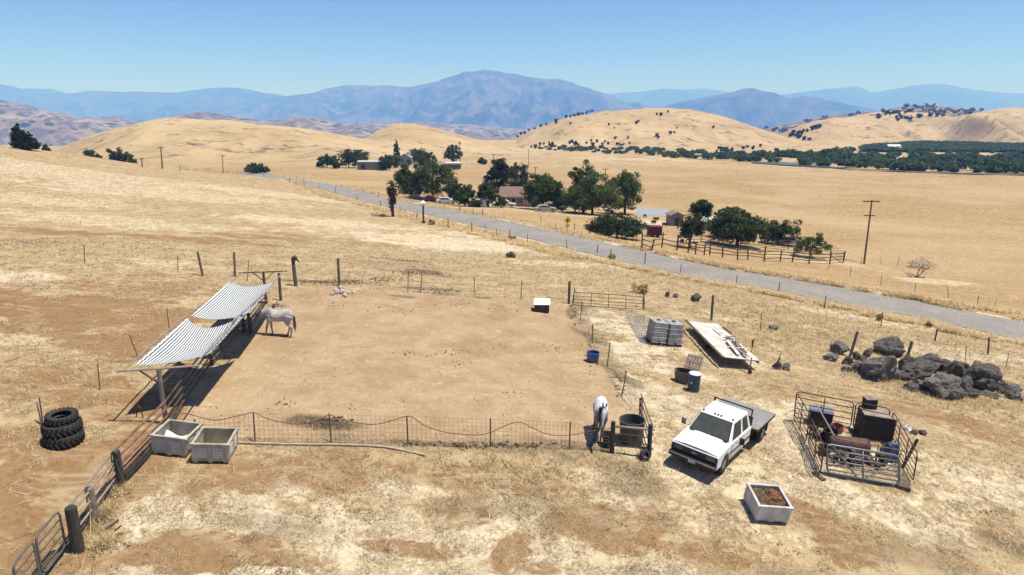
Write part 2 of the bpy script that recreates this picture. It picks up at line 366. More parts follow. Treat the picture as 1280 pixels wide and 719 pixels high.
def masks(X, Y):
    n = X.shape; near = (Y < 130) & (abs(X) < 130)
    pen = np.zeros(n); red = np.zeros(n); pale = np.zeros(n); dark = np.zeros(n); gold = np.zeros(n)
    x = X[near]; y = Y[near]
    w1 = (fbm(x/1.2, y/1.2, 3, 71)-.5)*1.6; 
    ins = inpoly(x+w1*.6, y+w1*.6, PEN)
    dd = segd(x, y, PEN+PEN[:1]); pen[near] = np.where(ins, sstep(0, .9, dd+.1)*(1-.55*sstep(38, 50, y)*sstep(.4, .62, fbm(x/3, y/3, 4, 72))), sstep(.35, 0, dd)*.5)
    # bare strip left of the shelter
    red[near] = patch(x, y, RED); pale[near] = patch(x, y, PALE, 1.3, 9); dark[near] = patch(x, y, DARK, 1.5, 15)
    rd, _ = road_near(X, Y); sidefar = np.zeros(n)
    # standing gold grass: verges and the valley beyond the road
    lx = np.interp(Y, [p.y for p in ROADL[::-1]] if ROADL[0].y > ROADL[-1].y else [p.y for p in ROADL], [p.x for p in ROADL[::-1]] if ROADL[0].y > ROADL[-1].y else [p.x for p in ROADL])
    beyond = X > lx
    gold = np.where(beyond, .9, 0)*sstep(3.4, 6, rd)
    gold = np.maximum(gold, sstep(11, 5, rd)*sstep(3.4, 4.4, rd)*.85)
    gold = np.where((Y > 200), np.maximum(gold, .9*sstep(200, 240, Y)), gold)
    shoulder = sstep(4.4, 3.4, rd)
    pale = np.maximum(pale, shoulder)
    # farm yards: trodden pale ground
    yard = patch(X, Y, [(530,256,14,5,0,.7),(640,262,18,4,-4,.6),(760,272,16,5,0,.6),(830,280,13,7,0,.8),(900,305,14,5,-15,.6),(1000,322,12,4,-15,.6),(1170,352,7,3,0,.7),(520,212,40,8,0,.5),(800,264,16,4,0,.7)], .8, 21)
    pale = np.maximum(pale, yard)
    gold *= (1-.8*yard)
    brown = patch(X, Y, [(270,212,60,14,0,.9),(380,224,30,7,0,.4)], .8, 22)
    hill = sstep(230, 420, Y)
    m1 = np.stack([pen, np.maximum(red, brown), pale, np.ones(n)], -1); m2 = np.stack([gold, dark, hill, np.ones(n)], -1)
    return m1, m2

def land_material():
    m = bpy.data.materials.new('dry_land'); m.use_nodes = True; nt = m.node_tree; b = nt.nodes['Principled BSDF']; L = nt.links.new
    b.inputs['Roughness'].default_value = .95; b.inputs['Specular IOR Level'].default_value = .1
    tc = nd(nt, 'ShaderNodeTexCoord'); P = tc.outputs['Object']
    def noise(s, d=4, dist=0, stretch=None, rough=.5):
        n = nd(nt, 'ShaderNodeTexNoise'); n.inputs['Scale'].default_value = s; n.inputs['Detail'].default_value = d; n.inputs['Distortion'].default_value = dist; n.inputs['Roughness'].default_value = rough
        if stretch:
            mp = nd(nt, 'ShaderNodeMapping'); mp.inputs['Scale'].default_value = stretch[0]; mp.inputs['Rotation'].default_value = (0, 0, stretch[1]); L(P, mp.inputs[0]); L(mp.outputs[0], n.inputs['Vector'])
        else: L(P, n.inputs['Vector'])
        return n.outputs[0]
    def rng(x, a, b_, c=0, d=1):
        r = nd(nt, 'ShaderNodeMapRange'); r.inputs[1].default_value = a; r.inputs[2].default_value = b_; r.inputs[3].default_value = c; r.inputs[4].default_value = d; L(x, r.inputs[0]); return r.outputs[0]
    def mix(f, a, c, t='MIX'):
        x = nd(nt, 'ShaderNodeMixRGB', blend_type=t)
        for i, q in ((0, f), (1, a), (2, c)):
            if isinstance(q, (int, float)): x.inputs[i].default_value = q
            elif isinstance(q, tuple): x.inputs[i].default_value = (*q, 1)
            else: L(q, x.inputs[i])
        return x.outputs[0]
    def mth(op, a, c):
        x = nd(nt, 'ShaderNodeMath', operation=op, use_clamp=True)
        for i, q in ((0, a), (1, c)):
            if isinstance(q, (int, float)): x.inputs[i].default_value = q
            else: L(q, x.inputs[i])
        return x.outputs[0]
    a1 = nd(nt, 'ShaderNodeAttribute'); a1.attribute_name = 'm1'; s1 = nd(nt, 'ShaderNodeSeparateColor'); L(a1.outputs[0], s1.inputs[0])
    a2 = nd(nt, 'ShaderNodeAttribute'); a2.attribute_name = 'm2'; s2 = nd(nt, 'ShaderNodeSeparateColor'); L(a2.outputs[0], s2.inputs[0])
    pen, red, pale = s1.outputs; gold, dark, hill = s2.outputs
    nbig = noise(.13, 4); nmid = noise(.7, 5, .4); nf = noise(4.5, 6, .6, rough=.65); nff = noise(19, 4, .3, rough=.7)
    nstr = noise(1.2, 4, .3, ((1, .25, 1), R(20))); nclump = noise(2.2, 3, .8, rough=.6)
    grass = mix(rng(nf, .36, .64), (.27,.19,.10), (.54,.415,.24))
    grass = mix(rng(nmid, .38, .66), grass, mix(rng(nff, .4, .6), (.47,.36,.21), (.64,.52,.33)))
    dirtc = mix(rng(nf, .35, .65), (.32,.19,.09), (.45,.295,.155))
    holes = mth('MULTIPLY', rng(nclump, .53, .60), rng(nbig, .42, .58, .25, 1))
    col = mix(mth('MULTIPLY', holes, .75), grass, dirtc)
    penc = mix(rng(nmid, .35, .65), (.43,.30,.175), (.53,.39,.245))
    penc = mix(rng(nf, .5, .68, 0, .55), penc, (.62,.49,.31))
    penc = mix(rng(noise(.28, 5, .7), .48, .66, 0, .6), penc, (.37,.245,.135))
    penc = mix(rng(noise(1.6, 6, 1.0, rough=.7), .56, .66, 0, .6), penc, (.66,.54,.35))
    penc = mix(mth('MULTIPLY', rng(nff, .54, .66), .8), penc, (.22,.14,.08))
    redc = mix(rng(nf, .35, .65), (.24,.14,.068), (.35,.22,.11))
    redc = mix(rng(nmid, .52, .7, 0, .35), redc, (.44,.30,.155))
    palec = mix(rng(nf, .35, .65), (.60,.51,.355), (.82,.73,.55))
    palec = mix(rng(nff, .55, .7, 0, .45), palec, (.46,.355,.235))
    wob = rng(nclump, .35, .65, -.28, .28)
    wob2 = rng(nf, .3, .7, -.15, .15)
    def edge(a, lo=.35, hi=.6):
        x = nd(nt, 'ShaderNodeMath', operation='ADD'); L(a, x.inputs[0]); L(wob, x.inputs[1])
        y = nd(nt, 'ShaderNodeMath', operation='ADD'); L(x.outputs[0], y.inputs[0]); L(wob2, y.inputs[1]); return rng(y.outputs[0], lo, hi)
    col = mix(mth('MULTIPLY', edge(pale, .3, .62), .92), col, palec)
    col = mix(mth('MULTIPLY', edge(red, .30, .62), .95), col, redc)
    mot = mix(rng(noise(1.3, 5, .8, rough=.7), .50, .64, 0, .5), col, (.34,.25,.13))
    mot = mix(rng(noise(.42, 5, .8, ((1, 2, 1), 0), .7), .52, .68, 0, .45), mot, (.70,.60,.40))
    mot = mix(rng(noise(.5, 4, 1.2, ((1, 2.2, 1), .2), .7), .55, .68, 0, .4), mot, (.33,.22,.12))
    penc = mix(1., penc, (.93,.95,.96), 'MULTIPLY')
    col = mix(rng(pen, .3, .7), mot, penc)
    # standing gold grass, valley
    nrow = noise(.05, 5, .6, ((1, 3.5, 1), R(12))); nsp = noise(.9, 5, .5, rough=.7)
    goldc = mix(rng(nrow, .35, .65), (.46,.31,.15), (.56,.395,.21))
    goldc = mix(rng(nsp, .44, .62, 0, .75), goldc, (.34,.225,.11))
    goldc = mix(rng(noise(.35, 5, .6, ((1, 4.5, 1), R(12)), .7), .5, .66, 0, .55), goldc, (.38,.265,.14))
    goldc = mix(rng(noise(.8, 4, .6, ((1, 3.5, 1), R(12)), .7), .54, .7, 0, .5), goldc, (.68,.54,.33))
    goldc = mix(rng(noise(.02, 4, .8), .45, .65, 0, .55), goldc, (.60,.47,.29))
    goldc = mix(1., goldc, (.91,.92,.92), 'MULTIPLY')
    col = mix(edge(gold, .35, .6), col, goldc)
    # hills: paler folds and dark rock and scrub specks
    nh = noise(.012, 5, .5); nhr = noise(.03, 5, 1.2, ((1, 2.2, 1), R(-15)), .65)
    hc = mix(rng(nh, .35, .65), (.47,.35,.19), (.60,.475,.28))
    hc = mix(mth('MULTIPLY', rng(nhr, .53, .61), rng(noise(.15, 4, rough=.7), .45, .56)), hc, (.15,.11,.08))
    hc = mix(rng(noise(.22, 6, .4, rough=.75), .5, .66, 0, .45), hc, (.34,.235,.13))
    hc = mix(rng(noise(.05, 5, .3), .5, .75, 0, .5), hc, (.40,.28,.16))
    col = mix(hill, col, hc)
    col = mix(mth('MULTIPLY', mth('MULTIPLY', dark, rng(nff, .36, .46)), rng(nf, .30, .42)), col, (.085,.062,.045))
    col = mix(1., col, (.84,.81,.775), 'MULTIPLY')
    L(col, b.inputs['Base Color'])
    h = mth('ADD', mth('MULTIPLY', nf, .7), mth('MULTIPLY', nff, .3))
    bp = nd(nt, 'ShaderNodeBump'); bp.inputs['Distance'].default_value = .09; L(rng(pen, 0, 1, .75, .35), bp.inputs['Strength']); L(h, bp.inputs['Height']); L(bp.outputs[0], b.inputs['Normal'])
    return m
LANDM = land_material()
th = np.concatenate([np.linspace(-120, -46, 60), np.linspace(-45, 45, 860), np.linspace(46, 120, 60)])*math.pi/180
rr = np.concatenate([np.linspace(.5, 12, 12), np.geomspace(12.3, 1700, 880), np.geomspace(1800, 26000, 40)])
RR, TT = np.meshgrid(rr, th, indexing='ij'); GX = RR*np.sin(TT); GY = RR*np.cos(TT)
GZ = z_land(GX, GY)
near = (RR < 60)
GZ[near] += (fbm(GX[near]/.8, GY[near]/.8, 3, 61)-.5)*.09
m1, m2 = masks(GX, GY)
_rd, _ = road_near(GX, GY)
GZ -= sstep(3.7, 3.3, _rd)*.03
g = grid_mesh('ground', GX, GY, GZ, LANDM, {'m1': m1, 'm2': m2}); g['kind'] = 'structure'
bpy.context.view_layer.update()
_W0, _gz0 = W, gz
def W(u, v, h=0.0):
    a, fw, dz = ray(u, v); ok, loc, nrm, idx = g.ray_cast(Vector((0, 0, CAMZ-h)), Vector((a, fw, dz)).normalized())
    return loc+Vector((0, 0, h)) if ok else _W0(u, v, h)
def gz(x, y):
    ok, loc, nrm, idx = g.ray_cast(Vector((x, y, 2000)), Vector((0, 0, -1))); return loc.z if ok else _gz0(x, y)
# road
asph = pmat('asphalt', (.31,.28,.24), .9, var=.3, scale=.35, col2=(.22,.205,.18), bump=.3, amt=.7)
def strip(name, line, zs, off0, off1, lift, mat, nseg=1):
    mb = MB(); vs = []
    for i, p in enumerate(line):
        d = (line[min(i+1, len(line)-1)]-line[max(i-1, 0)]); n = Vector((d.y, -d.x, 0)).normalized()
        for k in range(nseg+1):
            o = off0+(off1-off0)*k/nseg+((float(fbm(p.x/1.3, p.y/1.3, 3, 7+k))-.5)*.9 if k in (0, nseg) else 0); vs.append((p.x+n.x*o, p.y+n.y*o, zs[i]+lift+.05*(1-(abs(o)/ROADW)**2)))
    w = nseg+1; mb.add(vs, [(i*w+k, i*w+k+1, (i+1)*w+k+1, (i+1)*w+k) for i in range(len(line)-1) for k in range(nseg)])
    o = obj(name, mb, mat, smooth=True); o['kind'] = 'structure'; return o
RL2, RZ2 = [], []
for i in range(len(ROADL)-1):
    for k in range(6): RL2.append(ROADL[i].lerp(ROADL[i+1], k/6)); RZ2.append(RZ[i]+(RZ[i+1]-RZ[i])*k/6)
strip('road', RL2, RZ2, -ROADW, ROADW, .03, asph, 8)

# ------------------------------------------------------------ far hills and mountains
def far_mat(name, a, b_, c, s, dots=None):
    m = bpy.data.materials.new(name); m.use_nodes = True; nt = m.node_tree; bs = nt.nodes['Principled BSDF']; L = nt.links.new
    bs.inputs['Roughness'].default_value = 1; bs.inputs['Specular IOR Level'].default_value = 0
    tc = nd(nt, 'ShaderNodeTexCoord')
    def nz(sc, d=6, r=.6):
        n = nd(nt, 'ShaderNodeTexNoise'); n.inputs['Scale'].default_value = sc; n.inputs['Detail'].default_value = d; n.inputs['Roughness'].default_value = r; L(tc.outputs['Object'], n.inputs['Vector']); return n.outputs[0]
    def ramp(x, p, q, c0, c1):
        r = nd(nt, 'ShaderNodeValToRGB'); r.color_ramp.elements[0].position = p; r.color_ramp.elements[1].position = q; r.color_ramp.elements[0].color = (*c0, 1); r.color_ramp.elements[1].color = (*c1, 1); L(x, r.inputs[0]); return r.outputs[0]
    base = ramp(nz(1/s), .42, .6, a, b_)
    mk = ramp(nz(5/s, 7, .7), .46, .56, (0, 0, 0), (1, 1, 1))
    x = nd(nt, 'ShaderNodeMixRGB'); L(mk, x.inputs[0]); L(base, x.inputs[1]); x.inputs[2].default_value = (*c, 1)
    o = x.outputs[0]
    if dots:
        v = nd(nt, 'ShaderNodeTexVoronoi'); v.inputs['Scale'].default_value = dots; L(tc.outputs['Object'], v.inputs['Vector'])
        dk = ramp(v.outputs['Distance'], .28, .42, (1, 1, 1), (0, 0, 0))
        y = nd(nt, 'ShaderNodeMixRGB'); mm = nd(nt, 'ShaderNodeMath', operation='MULTIPLY'); L(dk, mm.inputs[0]); L(ramp(nz(2.2/s), .40, .56, (.1, .1, .1), (1, 1, 1)), mm.inputs[1])
        L(mm.outputs[0], y.inputs[0]); L(o, y.inputs[1]); y.inputs[2].default_value = (.035, .042, .022, 1); o = y.outputs[0]
    L(o, bs.inputs['Base Color']); return m
def ridge(name, p, D, wf, wb, n, sc, mat, base=-25, cols=420, rows=130, seed=1, edge=.0, front=.55):
    t, z = prof(p, D); tt = np.linspace(t[0], t[-1], cols)
    s = np.concatenate([np.linspace(-1, 0, int(rows*.75)), np.linspace(0, 1, int(rows*.25)+1)[1:]])
    Yv = np.where(s < 0, D+s*wf, D+s*wb); YY, T_ = np.meshgrid(Yv, tt, indexing='ij'); S, _ = np.meshgrid(s, tt, indexing='ij')
    X = T_*YY; hc = np.interp(T_, t, z)
    wig = 1+(fbm(X/sc/1.7, YY*0, 3, seed+5)-.5)*.9*(S < 0)
    sh = np.clip(1-abs(S)*wig, 0, 1)
    sh = np.where(S < 0, sh**.9*(1-front)+sh*sh*(3-2*sh)*front, sh)
    rel = (ridged(X/sc, YY/sc*.55, 5, seed)-.62)*n
    rel = rel+(ridged(X/sc*2.7, YY/sc*1.6, 4, seed+2)-.62)*n*.5; crest = (fbm(X/sc*3.5, YY/sc*3, 4, seed+9)-.5)*n*.16
    amp = np.clip(sh*(1-sh)*4, 0, 1)*np.clip((hc-base)/np.max(hc-base)*1.6, 0, 1)
    Z = base+(hc-base)*sh+rel*amp+crest*sh-12*(sh <= .001)
    Z[0, :] = base-40; Z[-1, :] = base-40
    o = grid_mesh(name, X, YY, Z, mat); o['kind'] = 'structure'; return o
scrubM = far_mat('scrub_hills', (.25,.19,.14), (.34,.27,.20), (.13,.11,.08), 300, dots=.022)
scrub2 = far_mat('oak_hills', (.25,.18,.11), (.35,.26,.16), (.17,.13,.08), 300, dots=.04)
mtnM = far_mat('mountain_scrub', (.04,.05,.035), (.075,.075,.05), (.15,.13,.10), 1500)
mtnD = far_mat('mountain_forest', (.035,.045,.03), (.06,.065,.04), (.11,.095,.065), 1500)
ridge('hills', [(880,178),(920,168),(960,160),(1000,153),(1040,145),(1070,141),(1100,139),(1130,133),(1160,130),(1200,135),(1240,141),(1290,148),(1400,150),(1700,150),(1900,185)], 2000, 700, 500, 34, 300, scrub2, seed=3, base=-101)
ridge('hills', [(-500,120),(-200,108),(-50,116),(0,124),(30,130),(60,138),(95,147),(110,145),(150,147),(165,152),(200,152),(220,144),(250,139),(280,143),(300,148),(330,150),(370,147),(400,149),(450,155),(500,160),(560,166),(640,172),(720,180)], 3200, 1100, 900, 120, 420, scrubM, seed=8, cols=700, base=-193)
ridge('hills', [(360,172),(430,160),(480,153),(540,152),(600,158),(660,163),(720,165),(800,172),(900,176)], 4600, 900, 900, 120, 500, scrubM, seed=12, base=-300)
ridge('mountains', [(330,158),(380,150),(430,143),(480,126),(520,110),(560,96),(580,90),(605,87.5),(630,91),(660,97),(700,101),(730,110),(760,121),(800,131),(850,142),(900,155),(960,168)], 10500, 4200, 2500, 580, 1250, mtnM, seed=21, cols=520, base=-455)
ridge('mountains', [(760,160),(800,142),(830,134),(860,127),(900,119),(925,113),(940,111),(965,115),(985,123),(1005,120),(1040,126),(1065,132),(1110,140),(1180,150),(1300,160)], 9000, 3000, 2000, 460, 1100, mtnD, seed=27, base=-455)
ridge('mountains', [(200,150),(260,140),(310,130),(340,121),(380,119),(400,114),(440,107),(480,107),(515,108),(560,118),(620,135),(700,150)], 12500, 3500, 2500, 520, 1300, mtnM, seed=33, base=-455)
ridge('mountains', [(-700,100),(-200,92),(0,106),(40,111),(80,116),(110,114),(140,116),(180,115),(210,116),(250,111),(275,109.5),(300,111),(340,118),(380,128),(440,140),(520,150)], 14500, 5000, 2500, 640, 1500, mtnD, seed=38, cols=520, base=-455)
ridge('mountains', [(640,140),(700,125),(730,113),(760,118),(790,116),(830,111),(850,112),(880,111),(920,116),(960,126),(1000,135),(1080,150)], 19500, 4000, 2500, 400, 2200, mtnD, seed=44, base=-455)
ridge('mountains', [(900,140),(950,122),(975,119),(1010,114),(1045,110),(1070,108),(1090,116),(1110,112),(1150,106),(1180,105.5),(1210,111),(1250,116),(1280,117),(1400,110),(1800,112),(2200,120)], 18000, 5500, 2500, 450, 2200, mtnD, seed=47, cols=520, base=-455)
# haze: even pale air round the whole scene
hb = MB(); hb.box((0, 10500, 100), (60000, 27000, 1250))
hz = bpy.data.materials.new('haze_air'); hz.use_nodes = True; nt = hz.node_tree; nt.nodes.remove(nt.nodes['Principled BSDF'])
pv = nt.nodes.new('ShaderNodeVolumePrincipled'); pv.inputs['Color'].default_value = (.145,.365,1,1); pv.inputs['Density'].default_value = 1.75e-4; pv.inputs['Absorption Color'].default_value = (.82,.91,1,1); pv.inputs['Anisotropy'].default_value = 0
nt.links.new(pv.outputs[0], nt.nodes['Material Output'].inputs['Volume'])
obj('haze', hb, hz, kind='stuff')
# ------------------------------------------------------------ dry grass: matted straw, tufts, standing stalks
def np_mesh(name, V, F, mat, tint=None, per=3):
    me = bpy.data.meshes.new(name); nv = len(V); nf = len(F)
    me.vertices.add(nv); me.vertices.foreach_set('co', V.reshape(-1).astype(np.float32))
    me.loops.add(nf*per); me.loops.foreach_set('vertex_index', F.reshape(-1).astype(np.int32))
    me.polygons.add(nf); me.polygons.foreach_set('loop_start', np.arange(0, nf*per, per, dtype=np.int32)); me.update(calc_edges=True)
    if tint is not None:
        at = me.attributes.new('tint', 'FLOAT_COLOR', 'POINT'); at.data.foreach_set('color', np.concatenate([tint, np.ones((nv, 1))], 1).reshape(-1).astype(np.float32))
    me.materials.append(mat); o = bpy.data.objects.new(name, me); COL.objects.link(o); return o
def tint_mat(name, rough=.8, trans=0.):
    m = bpy.data.materials.new(name); m.use_nodes = True; nt = m.node_tree; b = nt.nodes['Principled BSDF']
    at = nd(nt, 'ShaderNodeAttribute'); at.attribute_name = 'tint'
    tc = nd(nt, 'ShaderNodeTexCoord'); n = nd(nt, 'ShaderNodeTexNoise'); n.inputs['Scale'].default_value = 3; nt.links.new(tc.outputs['Object'], n.inputs['Vector'])
    r = nd(nt, 'ShaderNodeMapRange'); r.inputs[1].default_value = .3; r.inputs[2].default_value = .7; r.inputs[3].default_value = .75; r.inputs[4].default_value = 1.2; nt.links.new(n.outputs[0], r.inputs[0])
    x = nd(nt, 'ShaderNodeMixRGB', blend_type='MULTIPLY'); x.inputs[0].default_value = 1; nt.links.new(at.outputs[0], x.inputs[1]); nt.links.new(r.outputs[0], x.inputs[2])
    nt.links.new(x.outputs[0], b.inputs['Base Color']); b.inputs['Roughness'].default_value = rough; b.inputs['Specular IOR Level'].default_value = .15
    if trans: b.inputs['Subsurface Weight'].default_value = 0
    return m
STRAWM = tint_mat('straw_blades')
def blades(name, x, y, L, upr, wid, col0, col1, rs, sink=.0, kind='stuff'):
    n = len(x); ang = rs.uniform(0, 2*np.pi, n); z = z_land(x, y)+(fbm(x/.8, y/.8, 3, 61)-.5)*.09*(np.hypot(x, y) < 60)
    el = rs.uniform(upr[0], upr[1], n); l = L*rs.uniform(.6, 1.3, n)
    dx = np.cos(ang)*np.cos(el); dy = np.sin(ang)*np.cos(el); dz = np.sin(el)
    px = -np.sin(ang)*wid/2; py = np.cos(ang)*wid/2
    b = np.stack([x, y, z-sink], -1)
    V = np.stack([b+np.stack([px, py, px*0], -1), b-np.stack([px, py, px*0], -1), b+np.stack([dx*l, dy*l, dz*l+.01], -1)], 1)
    t = rs.uniform(0, 1, n)[:, None]; c = np.array(col0)*(1-t)+np.array(col1)*t
    c = c*rs.uniform(.62, 1.05, n)[:, None]
    return V.reshape(-1, 3), np.repeat(c, 3, 0)
rs = np.random.RandomState(4)
def scatter(n, r0, r1, ang=41):
    r = np.exp(rs.uniform(np.log(r0), np.log(r1), n)); t = rs.uniform(-R(ang), R(ang), n)
    return r*np.sin(t), r*np.cos(t)
Vs, Cs = [], []
# matted straw near the camera, in clumps, keeping off the bare ground
x, y = scatter(64000, 15, 75)
mm1, mm2 = masks(x, y); bare = np.maximum(mm1[:, 0]*1.1, mm1[:, 1]*.95); cl = fbm(x/.9, y/.9, 3, 88)
rdn, _ = road_near(x, y)
keep = (rs.uniform(0, 1, len(x)) > bare) & (cl > .40) & (rdn > 3.9)
x, y = x[keep], y[keep]; cl = cl[keep]
k = 7; x = np.repeat(x, k)+rs.normal(0, .11, len(x)*k); y = np.repeat(y, k)+rs.normal(0, .11, len(y)*k)
rr_ = np.hypot(x, y)
v, c = blades('g', x, y, .20*(rr_/28)**.3, (R(3), R(42)), .012*(rr_/20)**.9, (.30,.205,.10), (.80,.66,.42), rs); Vs.append(v); Cs.append(c)
# long pale stalks lying loose
x, y = scatter(380, 15, 40); q1, q2 = masks(x, y); kp = q1[:, 0] < .3; x, y = x[kp], y[kp]
v, c = blades('g', x, y, .5, (R(0), R(7)), .02, (.62,.50,.31), (.85,.72,.50), rs); v[:, 2] += .03; Vs.append(v); Cs.append(c)
# dark trampled stalks and litter
x, y = scatter(5200, 15, 60); q1, q2 = masks(x, y); cl = fbm(x/2.2, y/2.2, 3, 91)
keep = (cl > .56) & (q1[:, 0] < .3) | (q2[:, 1] > .5); x, y = x[keep], y[keep]
x = np.repeat(x, 6)+rs.normal(0, .09, len(x)*6); y = np.repeat(y, 6)+rs.normal(0, .09, len(y)*6)
v, c = blades('g', x, y, .16, (R(3), R(40)), .02, (.10,.07,.04), (.24,.17,.10), rs); Vs.append(v); Cs.append(c)
# golden standing grass on the verges and between the boulders
def along(pts, n, spread, off=0):
    ax = np.array([p.x for p in pts]); ay = np.array([p.y for p in pts]); t = rs.uniform(0, len(pts)-1.001, n); i = t.astype(int); f = t-i
    dxx = np.diff(ax)[i]; dyy = np.diff(ay)[i]; l = np.hypot(dxx, dyy); o = rs.uniform(-spread, spread, n)+off
    return ax[i]+dxx*f+dyy/l*o, ay[i]+dyy*f-dxx/l*o
for off, n in ((7.0, 15000), (-6.2, 15000)):
    x, y = along(ROADL, int(n*1.8), 3.2, off); cl = fbm(x/1.5, y/1.5, 3, 93); q = (cl > .43) & (y > 20) & (y < 170); x, y = x[q], y[q]
    x = np.repeat(x, 5)+rs.normal(0, .15, len(x)*5); y = np.repeat(y, 5)+rs.normal(0, .15, len(y)*5)
    v, c = blades('g', x, y, .55, (R(12), R(50)), .05, (.52,.37,.17), (.82,.64,.36), rs); Vs.append(v); Cs.append(c)
for u, v_, a, n in [(120,645,.35,160),(145,612,.3,110),(128,680,.3,70),(1100,470,2.6,500),(1180,495,3,600),(1000,420,5,700),(890,420,4,500),(870,350,9,900),(960,385,7,800),(1090,415,7,700),(800,345,8,600),(700,325,8,600),(1220,445,6,700),(950,400,3,400),(745,575,2.5,180),(640,575,5,220),(1255,490,3,300)]:
    p = W(u, v_); x = p.x+rs.normal(0, a*.6, n); y = p.y+rs.normal(0, a*.5, n)
    q1, _ = masks(x, y); kp = q1[:, 0] < .3; x, y = x[kp], y[kp]
    x = np.repeat(x, 7)+rs.normal(0, .08, len(x)*7); y = np.repeat(y, 7)+rs.normal(0, .08, len(y)*7)
    v, c = blades('g', x, y, .28, (R(10), R(65)), .02, (.44,.32,.15), (.72,.57,.33), rs); Vs.append(v); Cs.append(c)
# coarse stalks of the valley field and the far slope
x, y = scatter(190000, 62, 420); q1, q2 = masks(x, y); cl = fbm(x/7, y/3, 4, 97); rdn, _ = road_near(x, y)
keep = (rdn > 4) & (cl > .42) & (q1[:, 2] < .55) & (q1[:, 0] < .3) & (q1[:, 1] < .5); x, y = x[keep], y[keep]; rr_ = np.hypot(x, y)
v, c = blades('g', x, y, .30*(rr_/110)**.55, (R(2), R(20)), .0008*rr_, (.40,.28,.14), (.72,.57,.34), rs); Vs.append(v); Cs.append(c)
V = np.concatenate(Vs); C = np.concatenate(Cs); F = np.arange(len(V)).reshape(-1, 3)
go = np_mesh('dry_grass', V, F, STRAWM, C); tag(go, 'dry straw coloured grass growing in tufts across the slope and verges', 'grass', kind='stuff')

# ------------------------------------------------------------ trees
LEAFM = tint_mat('leaves', .55)
_nt = LEAFM.node_tree; _b = _nt.nodes['Principled BSDF']; _t = _nt.nodes.new('ShaderNodeBsdfTranslucent'); _m = _nt.nodes.new('ShaderNodeMixShader'); _m.inputs[0].default_value = .42
_nt.links.new(_b.inputs['Base Color'].links[0].from_socket, _t.inputs[0]); _nt.links.new(_b.outputs[0], _m.inputs[1]); _nt.links.new(_t.outputs[0], _m.inputs[2]); _nt.links.new(_m.outputs[0], _nt.nodes['Material Output'].inputs[0])
LEAFM = LEAFM; barkM = pmat('bark', (.10,.08,.06), .95, var=.4, scale=6, bump=.4)
def crown_mesh(name, blobs, n, leaf, col=(.055,.085,.030), seed=1, clumps=60, flat=.0, droop=0, nohole=.0):
    r = np.random.RandomState(seed); B = np.array(blobs, float); vol = B[:, 3]*B[:, 4]*B[:, 5]; pb = vol**.75; pb /= pb.sum()
    ci = r.choice(len(B), clumps, p=pb); d = r.normal(0, 1, (clumps, 3)); d /= np.linalg.norm(d, axis=1)[:, None]; rad = r.uniform(.35, 1.0, clumps)**.45
    cc = B[ci, :3]+d*B[ci, 3:]*rad[:, None]; cr = (B[ci, 3:].mean(1))*r.uniform(.30, .60, clumps)
    k = r.randint(0, clumps, n); e = r.normal(0, 1, (n, 3)); e /= np.linalg.norm(e, axis=1)[:, None]
    P = cc[k]+e*(cr[k]*r.uniform(.3, 1, n)**.5)[:, None]*np.array([1, 1, .75]); P[:, 2] -= droop*r.uniform(0, 1, n)
    nn = e+r.normal(0, .55, (n, 3)); nn /= np.linalg.norm(nn, axis=1)[:, None]
    a = np.cross(nn, r.normal(0, 1, (n, 3))); a /= np.linalg.norm(a, axis=1)[:, None]+1e-9; b = np.cross(nn, a)
    s = leaf*r.uniform(.6, 1.35, n)[:, None]
    V = np.stack([P-a*s-b*s*.6, P+a*s-b*s*.5, P+a*s*.8+b*s*.7, P-a*s*.7+b*s*.6], 1).reshape(-1, 3)
    t = (.75+.5*r.uniform(0, 1, clumps))[k]*r.uniform(.8, 1.25, n)
    yv = r.uniform(0, 1, clumps)[k][:, None]
    C = (np.array(col)*(1-yv*.35)+np.array([.075,.10,.03])*yv*.35)*t[:, None]
    return V, np.arange(len(V)).reshape(-1, 4), np.repeat(C, 4, 0)
def crown_obj(name, V, F, C, parent=None): 
    o = np_mesh(name, V, F, LEAFM, C, 4)
    if parent is not None: o.parent = parent
    return o
def trunk_mb(h, r, limbs, seed=0, lean=0):
    q = random.Random(seed); mb = MB(); k = 5; pts = []
    for i in range(k+1):
        t = i/k; pts.append(Vector((lean*t+q.uniform(-.05, .05)*h*.3, q.uniform(-.05, .05)*h*.3, h*t-.15)))
    mb.tube(pts, [r*(1.25-.75*i/k) for i in range(k+1)], 7)
    for L in limbs:
        b = pts[q.choice([2, 3, 4])]; e = Vector(L); m = (b+e)/2+Vector((0, 0, .12*h)); mb.tube([b, m, e], [r*.5, r*.33, r*.12], 5)
    return mb
